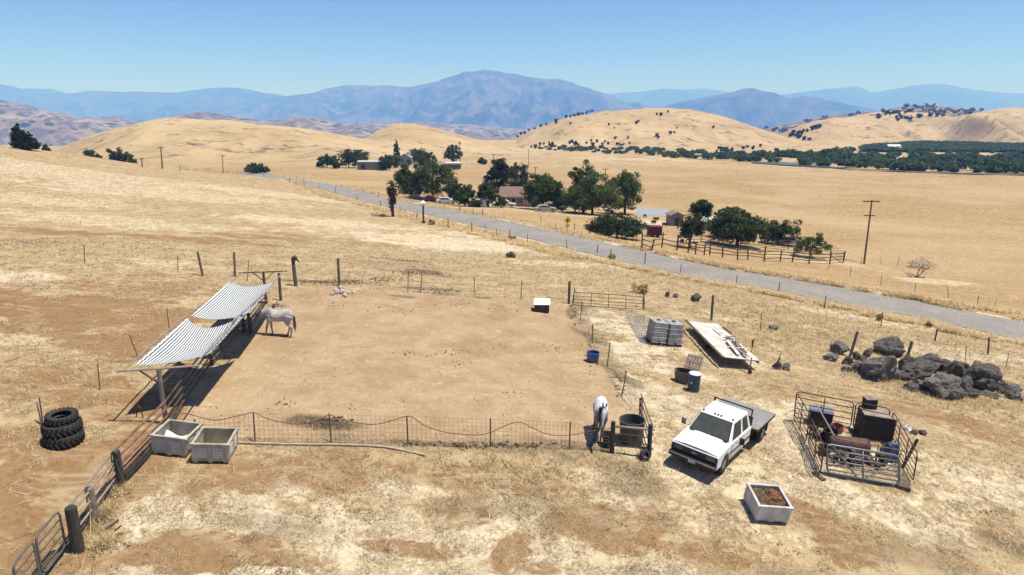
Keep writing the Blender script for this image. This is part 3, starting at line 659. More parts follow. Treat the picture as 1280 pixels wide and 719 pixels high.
def tree(name, u, v, hpx, wpx, label, blobs=None, group='trees', n=5200, leaf=.14, col=(.055,.085,.030), seed=1, trunk=.25, clumps=None, cat='tree', ldep=.8, base=None, droop=0, baseh=.12):
    p = base if base is not None else W(u, v); d = depth_of(p); H = hpx*d/853*1.02; Wd = wpx*d/853*1.13; H *= 1.04
    t = thing(name, label, cat, p, 0, group)
    q = random.Random(seed); rx = Wd/2
    if blobs is None:
        blobs = [(0, 0, H*.52, rx*.84, rx*.8*ldep, H*.40), (-rx*.45, 0, H*.42, rx*.5, rx*.5*ldep, H*.3), (rx*.45, 0, H*.42, rx*.5, rx*.5*ldep, H*.3)]
        for i in range(7):
            a = q.uniform(0, 6.28); rr = q.uniform(.35, .62)*rx; s = q.uniform(.34, .52)
            blobs.append((math.cos(a)*rr, math.sin(a)*rr*ldep, H*q.uniform(baseh+.25, .78), rx*s, rx*s*ldep, H*s*.5))
        blobs.append((q.uniform(-.2, .2)*rx, 0, H*.8, rx*.42, rx*.4, H*.2))
    else: blobs = [(a*rx, b*rx, c*H, e*rx, f*rx, g_*H) for a, b, c, e, f, g_ in blobs]
    V, F, C = crown_mesh(name, blobs, int(n*1.5), leaf, col, seed, int((clumps or 70)*1.25), droop=droop)
    V[:, 2] = np.maximum(V[:, 2], H*baseh*.4); 
    # fit to the measured size
    zmax = np.percentile(V[:, 2], 99); V[:, 2] *= H/zmax; xm = np.percentile(abs(V[:, 0]), 98.5); V[:, 0] *= rx/xm
    crown_obj('crown', V, F, C, t)
    limbs = [(b_[0]*.6, b_[1]*.6, b_[2]*.95) for b_ in blobs[1:6]]
    obj('trunk', trunk_mb(H*.5, trunk, limbs, seed), barkM, t, smooth=True)
    return t
DK = (.080,.112,.036); LT = (.118,.155,.046); OL = (.09,.105,.052)
GB = 'trees by the bend of the road'; GM = 'trees round the brown roofed house'; GR = 'trees by the roadside corral'; GF = 'trees round the distant farm'
tree('shade_tree', 515, 249, 42, 40, 'dark spreading tree just behind the palm, left of its big neighbour', seed=11, col=DK, group=GB, n=5200)
tree('shade_tree', 541, 249, 43, 50, 'widest dark tree by the road bend, above the parked vehicles', seed=12, col=LT, group=GB, n=6500, clumps=90)
tree('shade_tree', 569, 251, 22, 18, 'small grey green tree right of the widest tree by the road bend', seed=13, col=OL, group=GB, n=2200, leaf=.12, trunk=.13)
tree('bushy_tree', 581, 258, 24, 24, 'low round bushy tree at the fence left of the brown roofed house', seed=14, col=DK, group=GB, n=2800, baseh=.03, trunk=.13)
tree('bushy_tree', 594, 259, 10, 14, 'low dark shrub between the round bushy tree and the brown roofed house', seed=15, col=DK, group=GB, n=1000, baseh=.03, trunk=.08, cat='shrub')
tree('tall_tree', 625, 254, 50, 36, 'tallest tree left of the brown roofed house, with ragged grey green crown', seed=16, col=(.05,.068,.035), group=GM, n=7000, clumps=95)
tree('tall_tree', 650, 244, 36, 20, 'upright dark tree standing behind the brown roof', seed=17, col=DK, group=GM, n=3400)
tree('bushy_tree', 610, 259, 28, 24, 'bushy tree at the left edge of the brown house garden', seed=18, col=DK, group=GM, n=2800, baseh=.03)
tree('shrub', 626, 260, 13, 12, 'small dark shrub in front of the brown house porch', seed=19, col=DK, group=GM, n=900, baseh=.02, trunk=.07, cat='shrub')
tree('garden_tree', 679, 263, 41, 41, 'broad leafy tree right of the brown roof, hiding part of the house', seed=20, col=LT, group=GM, n=7500, clumps=95, baseh=.05)
tree('bushy_tree', 703, 262, 20, 18, 'low tree in the gap between the garden tree and the tall clump', seed=21, col=DK, group=GM, n=1800, baseh=.03, trunk=.12)
tree('tall_tree', 729, 266, 57, 30, 'tallest narrow topped tree of the big clump right of the house', seed=22, col=DK, group=GM, n=5200)
tree('tall_tree', 740, 268, 47, 58, 'massive dark tree in the middle of the big clump', seed=23, col=LT, group=GM, n=9000, clumps=120, baseh=.04)
tree('tall_tree', 781, 268, 48, 42, 'right hand tree of the big clump, its forked trunk showing below', seed=24, col=LT, group=GM, n=6500, clumps=90, baseh=.25)
tree('roadside_bush', 771, 298, 27, 62, 'wide loose grey green bush beside the road, below the big clump', seed=25, col=(.075,.10,.045), group=GR, n=6500, leaf=.10, clumps=110, baseh=.02, trunk=.12, cat='bush', ldep=.5)
tree('corral_tree', 862, 310, 35, 27, 'round crowned tree on a bare trunk beside the red trailer', seed=26, col=(.06,.085,.04), group=GR, n=3400, leaf=.10, baseh=.42, trunk=.16)
tree('corral_tree', 872, 293, 40, 27, 'taller tree just behind the round crowned one by the red trailer', seed=27, col=DK, group=GR, n=3200, leaf=.11, baseh=.40, trunk=.16)
tree('corral_tree', 906, 298, 36, 30, 'far tree behind the largest tree of the roadside corral', seed=28, col=LT, group=GR, n=3000, leaf=.11, baseh=.2)
tree('corral_tree', 921, 308, 44, 62, 'largest tree of the roadside corral with low spreading branches', seed=29, col=DK, group=GR, n=8500, leaf=.12, clumps=120, baseh=.06)
tree('corral_tree', 972, 306, 28, 42, 'flat topped tree right of the largest corral tree', seed=30, col=(.055,.085,.035), group=GR, n=4200, leaf=.11, baseh=.2)
tree('corral_tree', 1013, 322, 28, 38, 'small open crowned tree at the right end of the corral', seed=31, col=LT, group=GR, n=2000, leaf=.10, clumps=34, baseh=.45, trunk=.10)
# palms
def palm(u, v, hpx, label, H=None, skirt=True, group='fan palms'):
    p = W(u, v); H = hpx*depth_of(p)/853; t = thing('fan_palm', label, 'palm tree', p, 0, group)
    mb = MB()
    if skirt: mb.tube([(0, 0, -.1), (0, 0, H*.3), (0, 0, H*.62)], [.20, .26, .30], 8)
    else: mb.tube([(0, 0, -.2), (.1, 0, H*.5), (.05, 0, H*.95)], [.22, .16, .14], 7)
    obj('trunk', mb, barkM, t, smooth=True)
    r = np.random.RandomState(int(u)); 
    def fronds(name, n, el0, el1, L, z, col):
        V = []; C = []
        for i in range(n):
            a = r.uniform(0, 6.28); el = r.uniform(el0, el1); base_ = np.array([0, 0, z+r.uniform(-.25, .25)])
            d = np.array([math.cos(a)*math.cos(el), math.sin(a)*math.cos(el), math.sin(el)]); s = np.array([-math.sin(a), math.cos(a), 0]); c0 = base_+d*L*.45
            for j in range(9):
                th_ = (j-4)/4*1.1; dd = d*math.cos(th_)+s*math.sin(th_); tip = c0+dd*L*.6+np.array([0, 0, -.18*L]); w = np.cross(dd, [0, 0, 1]); w = w/(np.linalg.norm(w)+1e-6)*.05*L
                V += [c0-w, c0+w, tip+w*.3, tip-w*.3]; C += [np.array(col)*r.uniform(.7, 1.3)]*4
            w = s*.03; V += [base_-w, base_+w, c0+w, c0-w]; C += [np.array(col)]*4
        V = np.array(V); return crown_obj(name, V, np.arange(len(V)).reshape(-1, 4), np.array(C), t)
    L = H*.17 if skirt else H*.09
    fronds('crown', 34, R(-15), R(75), L, H*.84 if skirt else H*.93, (.09,.12,.05))
    if skirt:
        V, F, C = crown_mesh('s', [(0, 0, H*.66, H*.13, H*.13, H*.12), (0, 0, H*.52, H*.095, H*.095, H*.16), (0, 0, H*.34, H*.07, H*.07, H*.14)], 1500, .10, (.13,.10,.065), 5, 60, droop=.2)
        o = crown_obj('dead_frond_skirt', V, F, C*np.array([1.2, .85, .8]), t)
    return t
palm(491, 271, 47, 'shaggy fan palm with brown skirt of dead fronds at the road edge')
palm(575, 207, 29, 'tall thin fan palm beside the white carport of the distant farm', skirt=False)
# farm trees further off
for i, (u, v, h, w, lab, c) in enumerate([(409,210,15,18,'round dark tree at the left end of the distant farm',DK),(421,211,10,9,'smaller dark tree beside the round one at the farm\'s left end',DK),(436,210,21,32,'broad dark tree left of the long grey barn',DK),(449,205,16,20,'green tree rising behind the long grey barn',LT),(482,213,17,17,'dark bushy tree at the right end of the long grey barn',DK),(493,210,14,20,'green tree between the barn and the blue gabled house',LT),(522,205,17,26,'green tree behind the right side of the blue gabled house',LT),(532,210,18,22,'dark round tree right of the blue gabled house',DK),(566,203,20,20,'round tree standing over the white carport',DK),(603,206,8,10,'small lone tree in the stubble right of the carport',DK),(399,209,6,6,'tiny shrub left of the farm trees',DK)]):
    tree('farm_tree', u, v, h, w, lab, seed=60+i, col=c, group=GF, n=1300, leaf=.30, clumps=45, baseh=.04, trunk=.2)
tree('cypress', 496, 203, 25, 8, 'slim dark cypress left of the blue gabled house', blobs=[(0,0,.3,.8,.8,.28),(0,0,.55,.75,.75,.25),(0,0,.8,.45,.45,.2)], seed=75, col=(.035,.055,.025), group=GF, n=1200, leaf=.22, clumps=40, trunk=.2)
def on_crest(u, v, d, n=0):
    a, fw, dz = ray(u, v); return Vector((a*d, fw*d, gz(a*d, fw*d)))
for i, (u, d, h, w, lab, c, nm) in enumerate([(26,150,27,17,'dark conical evergreen on the left skyline, the taller of two','D','evergreen'),(38,151,20,18,'shorter dark evergreen touching the taller one on the left skyline','D','evergreen')]):
    p = W(u, 186 + (2 if i else 0)); tree('evergreen', u, 0, h, w, lab, blobs=[(0,0,.25,.95,.95,.22),(0,0,.5,.75,.75,.22),(0,0,.75,.45,.45,.2),(0,0,.9,.2,.2,.12)], base=p, seed=80+i, col=(.032,.045,.025), group='evergreens on the left skyline', n=3000, leaf=.13, clumps=60, trunk=.2)
for i, (u, d, h, w, vt, lab) in enumerate([(57,175,9,8,182,'tiny shrub right of the skyline evergreens'),(114,215,10,22,190,'small low tree showing over the left crest'),(146,215,16,20,188,'round green tree showing over the left crest'),(160,216,12,20,192,'lower right half of the green clump over the left crest'),(315,230,12,16,205,'low rounded bush beside the road, left one of a touching pair'),(325,231,11,18,206,'low rounded bush beside the road, right one of a touching pair'),(235,620,6,10,208,'x')]):
    if lab == 'x': continue
    a, fw, dz = ray(u, vt); p = Vector((a*d, fw*d, 0)); p.z = gz(p.x, p.y); top = CAMZ+dz*d; H = max(top-p.z, 1.5)
    tree('crest_tree', u, 0, H*853/depth_of(p), w, lab, base=p, seed=90+i, col=DK, group='trees showing over the left crest', n=1800, leaf=.2, clumps=45, baseh=.03)

# far oaks and riverside trees: shared meshes, one object each
def far_variants(name, k, n, leaf, col, W_=1., H_=1., bush=False, clumps=22):
    out = []
    for i in range(k):
        q = random.Random(200+i+len(name)*7); bl = [(0, 0, .55, .62, .6, .35)]+[(q.uniform(-.5, .5), q.uniform(-.5, .5), q.uniform(.35, .72), q.uniform(.3, .45), .4, q.uniform(.18, .3)) for _ in range(4)]
        V, F, C = crown_mesh(name, bl, n, leaf, col, 300+i, clumps); V[:, 2] = np.maximum(V[:, 2], .03)
        o = np_mesh(name, V, F, LEAFM, C, 4); bpy.data.objects.remove(o); out.append(bpy.data.meshes['%s' % name if i == 0 else '%s.%03d' % (name, i)])
    return out
oakv = far_variants('oak_tree', 4, 420, .12, (.05,.058,.035)); rivv = far_variants('riverside_tree', 5, 800, .085, (.10,.155,.04), clumps=34)
q = random.Random(5)
def put(name, mesh, p, w, h, label, cat, group):
    o = bpy.data.objects.new(name, mesh); COL.objects.link(o); o.location = (p.x, p.y, p.z-.1*h); o.scale = (w/2, w/2, h*1.15); o.rotation_euler = (0, 0, q.uniform(0, 6.28)); return tag(o, label, cat, group)
OAKP = [(675,182,5),(680,181,4),(689,184,9),(699,187,6),(706,184,4),(712,180,5),(715,178,5),(719,182,8),(722,183,6),(725,186,5),(733,180,4),(739,177,4),(741,183,7),(746,178,5),(753,182,5),(756,178,4),(760,181,5),(769,174,5),(772,182,6),(776,183,5),(779,182,4),(785,173,4),(787,180,4),(664,185,4),(669,186,5),
 (647,172,4),(651,169,5),(656,168,5),(661,164,4),(668,162,4),(676,159,5),(683,157,4),(695,153,6),(707,148,5),(713,147,4),(718,146,5),(723,145,6),(728,144,5),(733,143,6),(738,141,5),(741,140,4),(695,155,5),(713,156,4),(821,144,4),(826,145,6),(835,141,4),(798,153,4),(795,155,5),(761,157,4),(821,171,6),(823,173,5),(838,168,6),(843,167,4),(892,160,4),(768,161,3),(846,161,3),
 (899,187,6),(908,188,6),(915,189,6),(929,187,6),(934,185,5),(941,187,6),(950,184,5),(896,190,4)]
for u, v, s in OAKP:
    p = W(u, v); d = depth_of(p); put('oak_tree', q.choice(oakv), p, s*d/853*1.0, s*d/853*.78, 'small dark oak dotted on the rounded golden hill', 'oak tree', 'oaks on the rounded golden hill')
# creases of the right hand hills
for (u0, v0, u1, v1, n_, sp) in [(985,171,1030,158,26,2.0),(985,168,1012,176,12,2.0),(1105,145,1135,148,12,5),(1090,148,1130,139,10,3),(1145,146,1215,141,26,3),(1210,140,1222,140,5,1),(1100,143,1145,140,12,2)]:
    for _ in range(n_):
        t = q.random(); p = W(u0+(u1-u0)*t+q.gauss(0, sp), v0+(v1-v0)*t+q.gauss(0, sp*.4)); d = depth_of(p)
        if d > 1700: continue
        s = q.uniform(3, 5.5); put('oak_tree', q.choice(oakv), p, s*d/853*1.2, s*d/853*.8, 'dark oak in the creases of the golden hills on the right', 'oak tree', 'oaks in the creases of the right hills')
# riverside belt
belt = [(664,186.5,5),(700,190,8),(760,193,10),(820,197,11),(880,200,13),(950,204,15),(1000,208,17),(1060,212,21),(1120,215,23),(1200,217,24),(1290,219,25)]
bu = [b_[0] for b_ in belt]; bv = [b_[1] for b_ in belt]; bh = [b_[2] for b_ in belt]
nb = 0
for i in range(232):
    t = (i+q.random())/232; u = 664+(1292-664)*t**.85; row = q.random()**1.4
    vb = np.interp(u, bu, bv); hh = np.interp(u, bu, bh); v = vb-row*hh*.72-1.0
    if 972 < u < 1001 and v > 199: v = 198-q.random()*3; 
    p = W(u, v); d = depth_of(p); s = hh*.52*q.uniform(.6, 1.2)*(.8 if u < 900 else 1)
    put('riverside_tree', q.choice(rivv), p, s*d/853*(2.5 if u > 900 else 3.4), s*d/853, 'green tree in the dense belt along the river', 'tree', 'trees along the river')
for u, v, s in [(1012,197,10),(1045,190,7),(1062,192,9),(1028,196,8),(1085,189,5),(1000,195,6),(985,192,6),(970,190,5),(1205,190,6),(1240,192,6)]:
    p = W(u, v); d = depth_of(p); put('riverside_tree', q.choice(rivv), p, s*d/853*1.6, s*d/853, 'green tree in the dense belt along the river', 'tree', 'trees along the river')
# orchard strip in front of the right hills, and the wood on the ridge behind
def mass(name, pts, mesh_list, label, cat, hw):
    Vs, Fs, Cs = [], [], []; off = 0
    for p, w, h in pts:
        me = q.choice(mesh_list); nv = len(me.vertices); co = np.empty(nv*3, np.float32); me.vertices.foreach_get('co', co); co = co.reshape(-1, 3)[:nv]
        st = max(1, hw); k = (nv//4)//st*4; co = co[:k].copy(); cl_ = np.empty(nv*4, np.float32); me.attributes['tint'].data.foreach_get('color', cl_); cl_ = cl_.reshape(-1, 4)[:k, :3]
        co = co*np.array([w/2, w/2, h])*1.1+np.array(p); Vs.append(co); Fs.append(np.arange(k).reshape(-1, 4)+off); Cs.append(cl_); off += k
    o = np_mesh(name, np.concatenate(Vs), np.concatenate(Fs), LEAFM, np.concatenate(Cs), 4); return tag(o, label, cat, kind='stuff')
orch = []
for _ in range(620):
    u = q.uniform(1082, 1290); top = np.interp(u, [1082, 1110, 1160, 1200, 1290], [186, 182.5, 180, 181, 182]); bot = np.interp(u, [1082, 1110, 1200, 1290], [189.5, 189.5, 189.5, 189.5])
    p = W(u, q.uniform(top, bot)+1.0); 
    if depth_of(p) < 1500: orch.append(((p.x, p.y, p.z), 16, 5))
mass('orchard', orch, rivv, 'dark green orchard strip below the golden hills on the right', 'orchard', 3)
RID = [o for o in bpy.data.objects if o.name == 'hills'][0]
dg = bpy.context.evaluated_depsgraph_get()
wood_pts = []
def ridge_hit(o, u, v):
    a, fw, dz = ray(u, v); dr = Vector((a, fw, dz)).normalized()
    ok, loc, nrm, idx = o.ray_cast(Vector((0, 0, CAMZ)), dr); return loc if ok else None
bpy.context.view_layer.update()
for _ in range(900):
    u = q.uniform(930, 1250); v = q.uniform(130, 165); c = fbm(np.array([u/14]), np.array([v/5]), 3, 3)[0]
    if c < .47: continue
    h = ridge_hit(RID, u, v)
    if h: wood_pts.append(((h.x, h.y, h.z-1), q.uniform(9, 17), q.uniform(7, 10)))
if wood_pts: mass('oak_wood', wood_pts, oakv, 'scattered dark oak wood covering the ridge behind the right hills', 'wood', 4)
# river
watM = pmat('river_water', (.09,.105,.085), .45, var=.1, scale=.05); 
mb = MB(); pts = []
for u, va, vb in [(940,203,204.5),(975,203.5,207),(1000,205,208.5),(1060,211.5,212.3),(1120,214.5,215.3),(1200,217,218.2),(1300,219,220.2),(1500,223,224.5)]:
    a = W(u, va); b_ = W(u, vb); pts += [(a.x, a.y, a.z+.5), (b_.x, b_.y, b_.z+.5)]
mb.add(pts, [(i*2, i*2+2, i*2+3, i*2+1) for i in range(len(pts)//2-1)]); o = obj('river', mb, watM); o['kind'] = 'structure'
# ------------------------------------------------------------ posts and fences
def lean_to(u0, v0, u1, v1, H):
    """foot and head of a post from its two pixels and its height"""
    p = W(u0, v0); a, fw, dz = ray(u1, v1); d = depth_of(p); 
    # keep the head at the same depth as the foot
    q_ = Vector((a*d, fw*d, CAMZ+dz*d)); return p, q_
def post_thing(u0, v0, u1, v1, r, mat, label, name='fence_post', cat='post', group=None, foot=.15, n=7):
    p, h = lean_to(u0, v0, u1, v1, 0); t = thing(name, label, cat, p, 0, group) if False else None
    mb = MB(); d = h-p; mb.rod(-d.normalized()*foot, d, r, r*.93, n)
    o = obj(name, mb, mat, smooth=False); o.location = p; return tag(o, label, cat, group)
post_thing(106,329,105,306,.03,rust,'thin leaning iron stake alone high on the left slope',name='iron_stake',cat='stake')
post_thing(222.5,341,222,320,.025,rust,'thin iron stake just left of the leaning wooden post on the slope',name='iron_stake',cat='stake')
post_thing(253.5,345,247,315,.085,wood,'wooden post leaning left on the open slope beyond the shelter')
post_thing(294,346,292.5,315,.08,wood,'straight wooden post on the slope just behind the striped shelter')
post_thing(309,351,311,325,.025,rust,'thin iron stake behind the far end of the striped shelter',name='iron_stake',cat='stake')
post_thing(172.5,447.5,162,418.5,.022,rust,'thin iron stake tilting left beside the near end of the shelter',name='iron_stake',cat='stake')
post_thing(212,415,208.5,385,.022,rust,'thin bent iron stake beside the middle of the shelter',name='iron_stake',cat='stake')
post_thing(125,487,122,456,.022,rust,'thin iron stake alone left of the shelter\'s near corner',name='iron_stake',cat='stake')
post_thing(54,533,49,497,.025,rust,'taller of two thin stakes behind the tractor tyres',name='iron_stake',cat='stake')
post_thing(52,530,46,504,.02,rust,'shorter of two thin stakes behind the tractor tyres',name='iron_stake',cat='stake')
def fence(label, group, posts, mesh=None, wires=(), name='wire_fence', post_mat=tpost, wr=.004, cat='fence', sag=0.02):
    """posts: (u_foot, v_foot, u_top, v_top, radius, material)"""
    P = [lean_to(a, b, c, d, 0) for a, b, c, d, r, m in posts]; t = thing(name, label, cat, P[0][0], 0, group); o0 = P[0][0]
    for (p, h), (a, b, c, d, r, m) in zip(P, posts):
        mb = MB(); mb.rod(p-o0-Vector((0, 0, .15)), h-o0, r, r*.95, 6 if r > .04 else 4); obj('post', mb, m, t)
    mb = MB()
    for f in wires:
        for i in range(len(P)-1):
            a = P[i][0].lerp(P[i][1], f)-o0; b = P[i+1][0].lerp(P[i+1][1], f)-o0; mb.tube([a, (a+b)/2-Vector((0, 0, sag)), b], wr, 3)
    if mesh:
        lo, hi, step, nh = mesh
        for i in range(len(P)-1):
            a0 = P[i][0].lerp(P[i][1], lo)-o0; a1 = P[i][0].lerp(P[i][1], hi)-o0; b0 = P[i+1][0].lerp(P[i+1][1], lo)-o0; b1 = P[i+1][0].lerp(P[i+1][1], hi)-o0
            nseg = max(2, int((b0-a0).length/step)); rw = random.Random(i)
            for k in range(nseg+1):
                f = k/nseg; j = Vector((rw.uniform(-.012, .012), rw.uniform(-.012, .012), 0)); mb.rod(a0.lerp(b0, f)+j, a1.lerp(b1, f)-j, wr*.85, n=3, caps=False)
            for k in range(nh+1):
                f = k/nh; mb.rod(a0.lerp(a1, f), b0.lerp(b1, f), wr*.85, n=3, caps=False)
    if mb.v: obj('wire_mesh' if mesh else 'wire', mb, wiremat, t, fix=False)
    return t, P
T_ = lambda a, b, c, d: (a, b, c, d, .028, tpost)
frontF, FP = fence('sagging wire mesh fence along the near side of the horse pen', None, [T_(246,551,243,524), T_(319,554,316.5,515), T_(414,554,411.5,517), T_(510,557,508.5,520), T_(613,559.5,613,523), T_(711.5,562,713,527), (765,565,765.5,540,.03,tpost)], mesh=(.02,.97,.16,7), name='pen_fence', wr=.0055)
# hose strung along the front fence
def curve_thing(name, pts, r, mat, label, cat, n=5):
    o = obj(name, MB().tube(catmull([Vector(p) for p in pts], 8), r, n), mat, smooth=True); return tag(o, label, cat)
hosem = pmat('faded_red_hose', (.20,.09,.055), .7, var=.25)
hp = []
tops = [W(u, v, h) for u, v, h in [(208,513,.95),(238,509,1.0),(270,520,.75),(297,519,.95),(318,515.5,1.08),(335,522,.95),(372,529.5,.78),(400,525,.95),(412,518,1.12),(430,525,.95),(465,529.5,.82),(490,526,.95),(512,519.5,1.12),(530,530,.85),(553,538,.62),(590,543.5,.52),(612,541,.62),(632,532,.85),(650,527.5,1.02),(665,534,.8),(688,542.5,.58),(712,540,.62),(735,534,.8),(764,528,1.0)]]
def on_fence(p):
    # bring the point onto the fence's plane, keeping its height
    best = None
    for i in range(len(FP)-1):
        a = FP[i][0]; b = FP[i+1][0]; ab = b-a; k = ((p.x-a.x)*ab.x+(p.y-a.y)*ab.y)/(ab.x**2+ab.y**2)
        if 0 <= k <= 1 or i in (0, len(FP)-2): 
            q_ = a+ab*k; d = (Vector((p.x, p.y, 0))-Vector((q_.x, q_.y, 0))).length
            if best is None or d < best[0]: best = (d, q_)
    return Vector((best[1].x, best[1].y-.035, p.z))
curve_thing('hose', [on_fence(p) for p in tops], .016, hosem, 'long red brown hose looped along the top of the near pen fence', 'hose')
pl = [W(u, v, .06) for u, v in [(297,553),(340,554.5),(400,555.5),(455,556.5),(490,560),(532,569)]]
curve_thing('pipe', pl, .035, pmat('pale_pipe', (.55,.45,.33), .7, var=.3), 'pale pole lying on the ground along the near pen fence', 'pipe', 6)
pl = [W(u, v, .04) for u, v in [(546,540),(549,556),(552,575),(556,590)]]
curve_thing('rope', pl, .012, pmat('straw_rope', (.62,.52,.34), .9, var=.2), 'thin pale cord trailing under the middle of the near pen fence', 'rope', 4)
# back fence
backF, BP = fence('low wire fence of thin posts along the far side of the horse pen', None, [(370,358,366,323,.13,wood),(424,358,422.5,323,.10,wood), T_(509.5,366,510.5,339), T_(525.5,367,527.5,341), T_(592.5,369,592.8,347), T_(651,374,652.5,350.5), (711,380,712,352,.11,wood)], wires=(.2,.55,.9), name='pen_fence', wr=.006)
mb = MB(); a = BP[1][0].lerp(BP[1][1], .62); b = W(475,339,.9); c = BP[2][1]
o = obj('fence_tape', mb.plank(a, b, .05, .012).plank(b, c, .02, .01), whitemat); tag(o, 'white tape stretched right of the second wooden post of the far pen fence', 'tape')
mb = MB(); rk = random.Random(3)
t_ = BP[0][1]; mb.lathe([(0,-.16),(.14,-.10),(.19,.0),(.16,.12),(.07,.2),(0,.21)], (0,0,0), 9, M=Matrix.Rotation(.6,4,'X')); mb.tube([(-.1,0,.1),(.18,.02,-.12),(.3,0,-.3)], [.05,.06,.02], 6)
o = obj('float_valve', mb, darksteel, smooth=True); o.location = t_+Vector((.14,-.05,.02)); tag(o, 'dark grey lump hung on top of the thick post at the pen\'s far left corner', 'fitting')
# right side fence with bent wire mesh
sideF, SIDEP = fence('wire mesh fence leaning along the right side of the horse pen', None, [T_(714.5,384,718.5,360), T_(725,400,728,377), T_(740,430,741,405), T_(758.5,459,762.5,428), T_(777,495,783,464), (801,524,801.5,497.5,.09,wood)], mesh=(.0,.95,.2,6), name='pen_fence', wr=.005)
fence('rusty wire fence line of old wooden and thin posts above the boulders', None, [(805,388,805,367,.05,rust),(889,401,891.5,369,.09,wood),(950.5,413.5,952,391,.025,rust),(1061.5,447,1072,415,.10,wood),(1130,458,1140,427,.10,wood),(1206.5,453,1208,433,.025,rust),(1257,461,1261,441,.025,rust),(1330,470,1334,448,.025,rust)], wires=(.5,.9), name='wire_fence', wr=.006)
# pipe gate at the far right corner of the pen
def pipe_panel(a, b, H, nr, r, mat, name='rail', parent=None, origin=Vector((0,0,0)), verts=(0, .5, 1), lift=.25, upa=None, upb=None, skew=0, round_=True):
    """rails between ground points a and b"""
    upa = upa or Vector((0, 0, 1)); upb = upb or upa; out = []
    mb = MB()
    z0 = lift; hh = H
    P0 = a+upa*z0; P1 = a+upa*hh; Q0 = b+upb*z0; Q1 = b+upb*hh; d = (Q1-P1).normalized()
    c = min(.15, hh*.12) if round_ else 0
    if round_: mb.tube([P0+d*c, P0+upa*c*.3+d*c*.3, P0+upa*c, P1-upa*c, P1-upa*c*.3+d*c*.3, P1+d*c, Q1-d*c, Q1-upb*c*.3-d*c*.3, Q1-upb*c, Q0+upb*c, Q0+upb*c*.3-d*c*.3, Q0-d*c, P0+d*c], r*1.15, 6)
    else: mb.rod(P0, P1, r, n=6).rod(Q0, Q1, r, n=6).rod(P1, Q1, r, n=6).rod(P0, Q0, r, n=6)
    for f in verts:
        if 0 < f < 1: mb.rod(P0.lerp(Q0, f), P1.lerp(Q1, f), r, n=5)
    mb.v = [tuple(Vector(v)-origin) for v in mb.v]; obj('frame', mb, mat, parent, smooth=True)
    for k in range(1, nr-1):
        f = (k/(nr-1))**1.15; m2 = MB().rod(P0.lerp(P1, f)-origin, Q0.lerp(Q1, f)-origin, r*.85, n=5); obj('rail', m2, mat, parent, smooth=True)
a = W(717,384); b = W(803,389.5); t = thing('pipe_gate', 'long low rusty pipe gate closing the far right corner of the pen', 'gate', a)
pipe_panel(a, b, 1.1, 5, .022, rust, parent=t, origin=a, verts=(.25,.5,.75), lift=.15)

# ------------------------------------------------------------ shade shelter
L0 = W(153,464,2.0); R0 = W(243.5,467,2.0); LB = W(302.6,341,2.0); RB = W(355.5,342,2.0)
org = Vector(((L0.x+R0.x)/2, (L0.y+R0.y)/2, 0)); org.z = gz(org.x, org.y)
sh = thing('shade_shelter', 'open pole shelter roofed with sagging blue and white striped cloth', 'shade shelter', org)
def sl(p): return p-org
N = 3
Lp = [L0.lerp(LB, i/3) for i in range(4)]; Rp = [R0.lerp(RB, i/3) for i in range(4)]
for i in range(4):
    Lp[i].z = Rp[i].z = max(gz(Lp[i].x, Lp[i].y), gz(Rp[i].x, Rp[i].y))+2.0
pipeM = pmat('sun_bleached_pipe', (.33,.275,.23), .7, .0, var=.25, scale=4)
for i in range(4):
    mb = MB(); a, b = Lp[i], Rp[i]; e = (b-a).normalized()*.18; dz_ = Vector((0,0,-.5 if i in (1,2) else 0)); mb.rod(sl(a-e+dz_), sl(b+e+dz_), .04, n=6); obj('crossbeam', mb, pipeM if i == 0 else wood, sh)
    m = (a+b)/2; f = Vector((m.x, m.y, gz(m.x, m.y)-.2)); mb = MB(); mb.rod(sl(f), sl(m+dz_), .085 if i == 0 else .10, .08, 8); obj('post', mb, greywood if i == 0 else wood, sh)
    mb = MB(); 
    for s in (-1, 1): mb.plank(sl(m+dz_-Vector((0,0,.6))), sl(m+dz_+(b-a).normalized()*s*.62-Vector((0,0,.03))), .05, .05)
    obj('brace', mb, greywood if i in (0, 3) else wood, sh)
for u0, v0, u1, v1 in [(314,417,310,398), (351,376,349.5,352)]:
    p = W(u0, v0); h = lean_to(u0, v0, u1, v1, 0)[1]; h.z = p.z+1.75; obj('post', MB().rod(sl(p-Vector((0,0,.2))), sl(h), .10, .09, 8), wood, sh)
obj('side_rail', MB().tube([sl(p) for p in Lp], .032, 6), pipeM, sh); obj('side_rail', MB().tube([sl(p+Vector((0,0,.0))) for p in Rp], .032, 6), pipeM, sh)
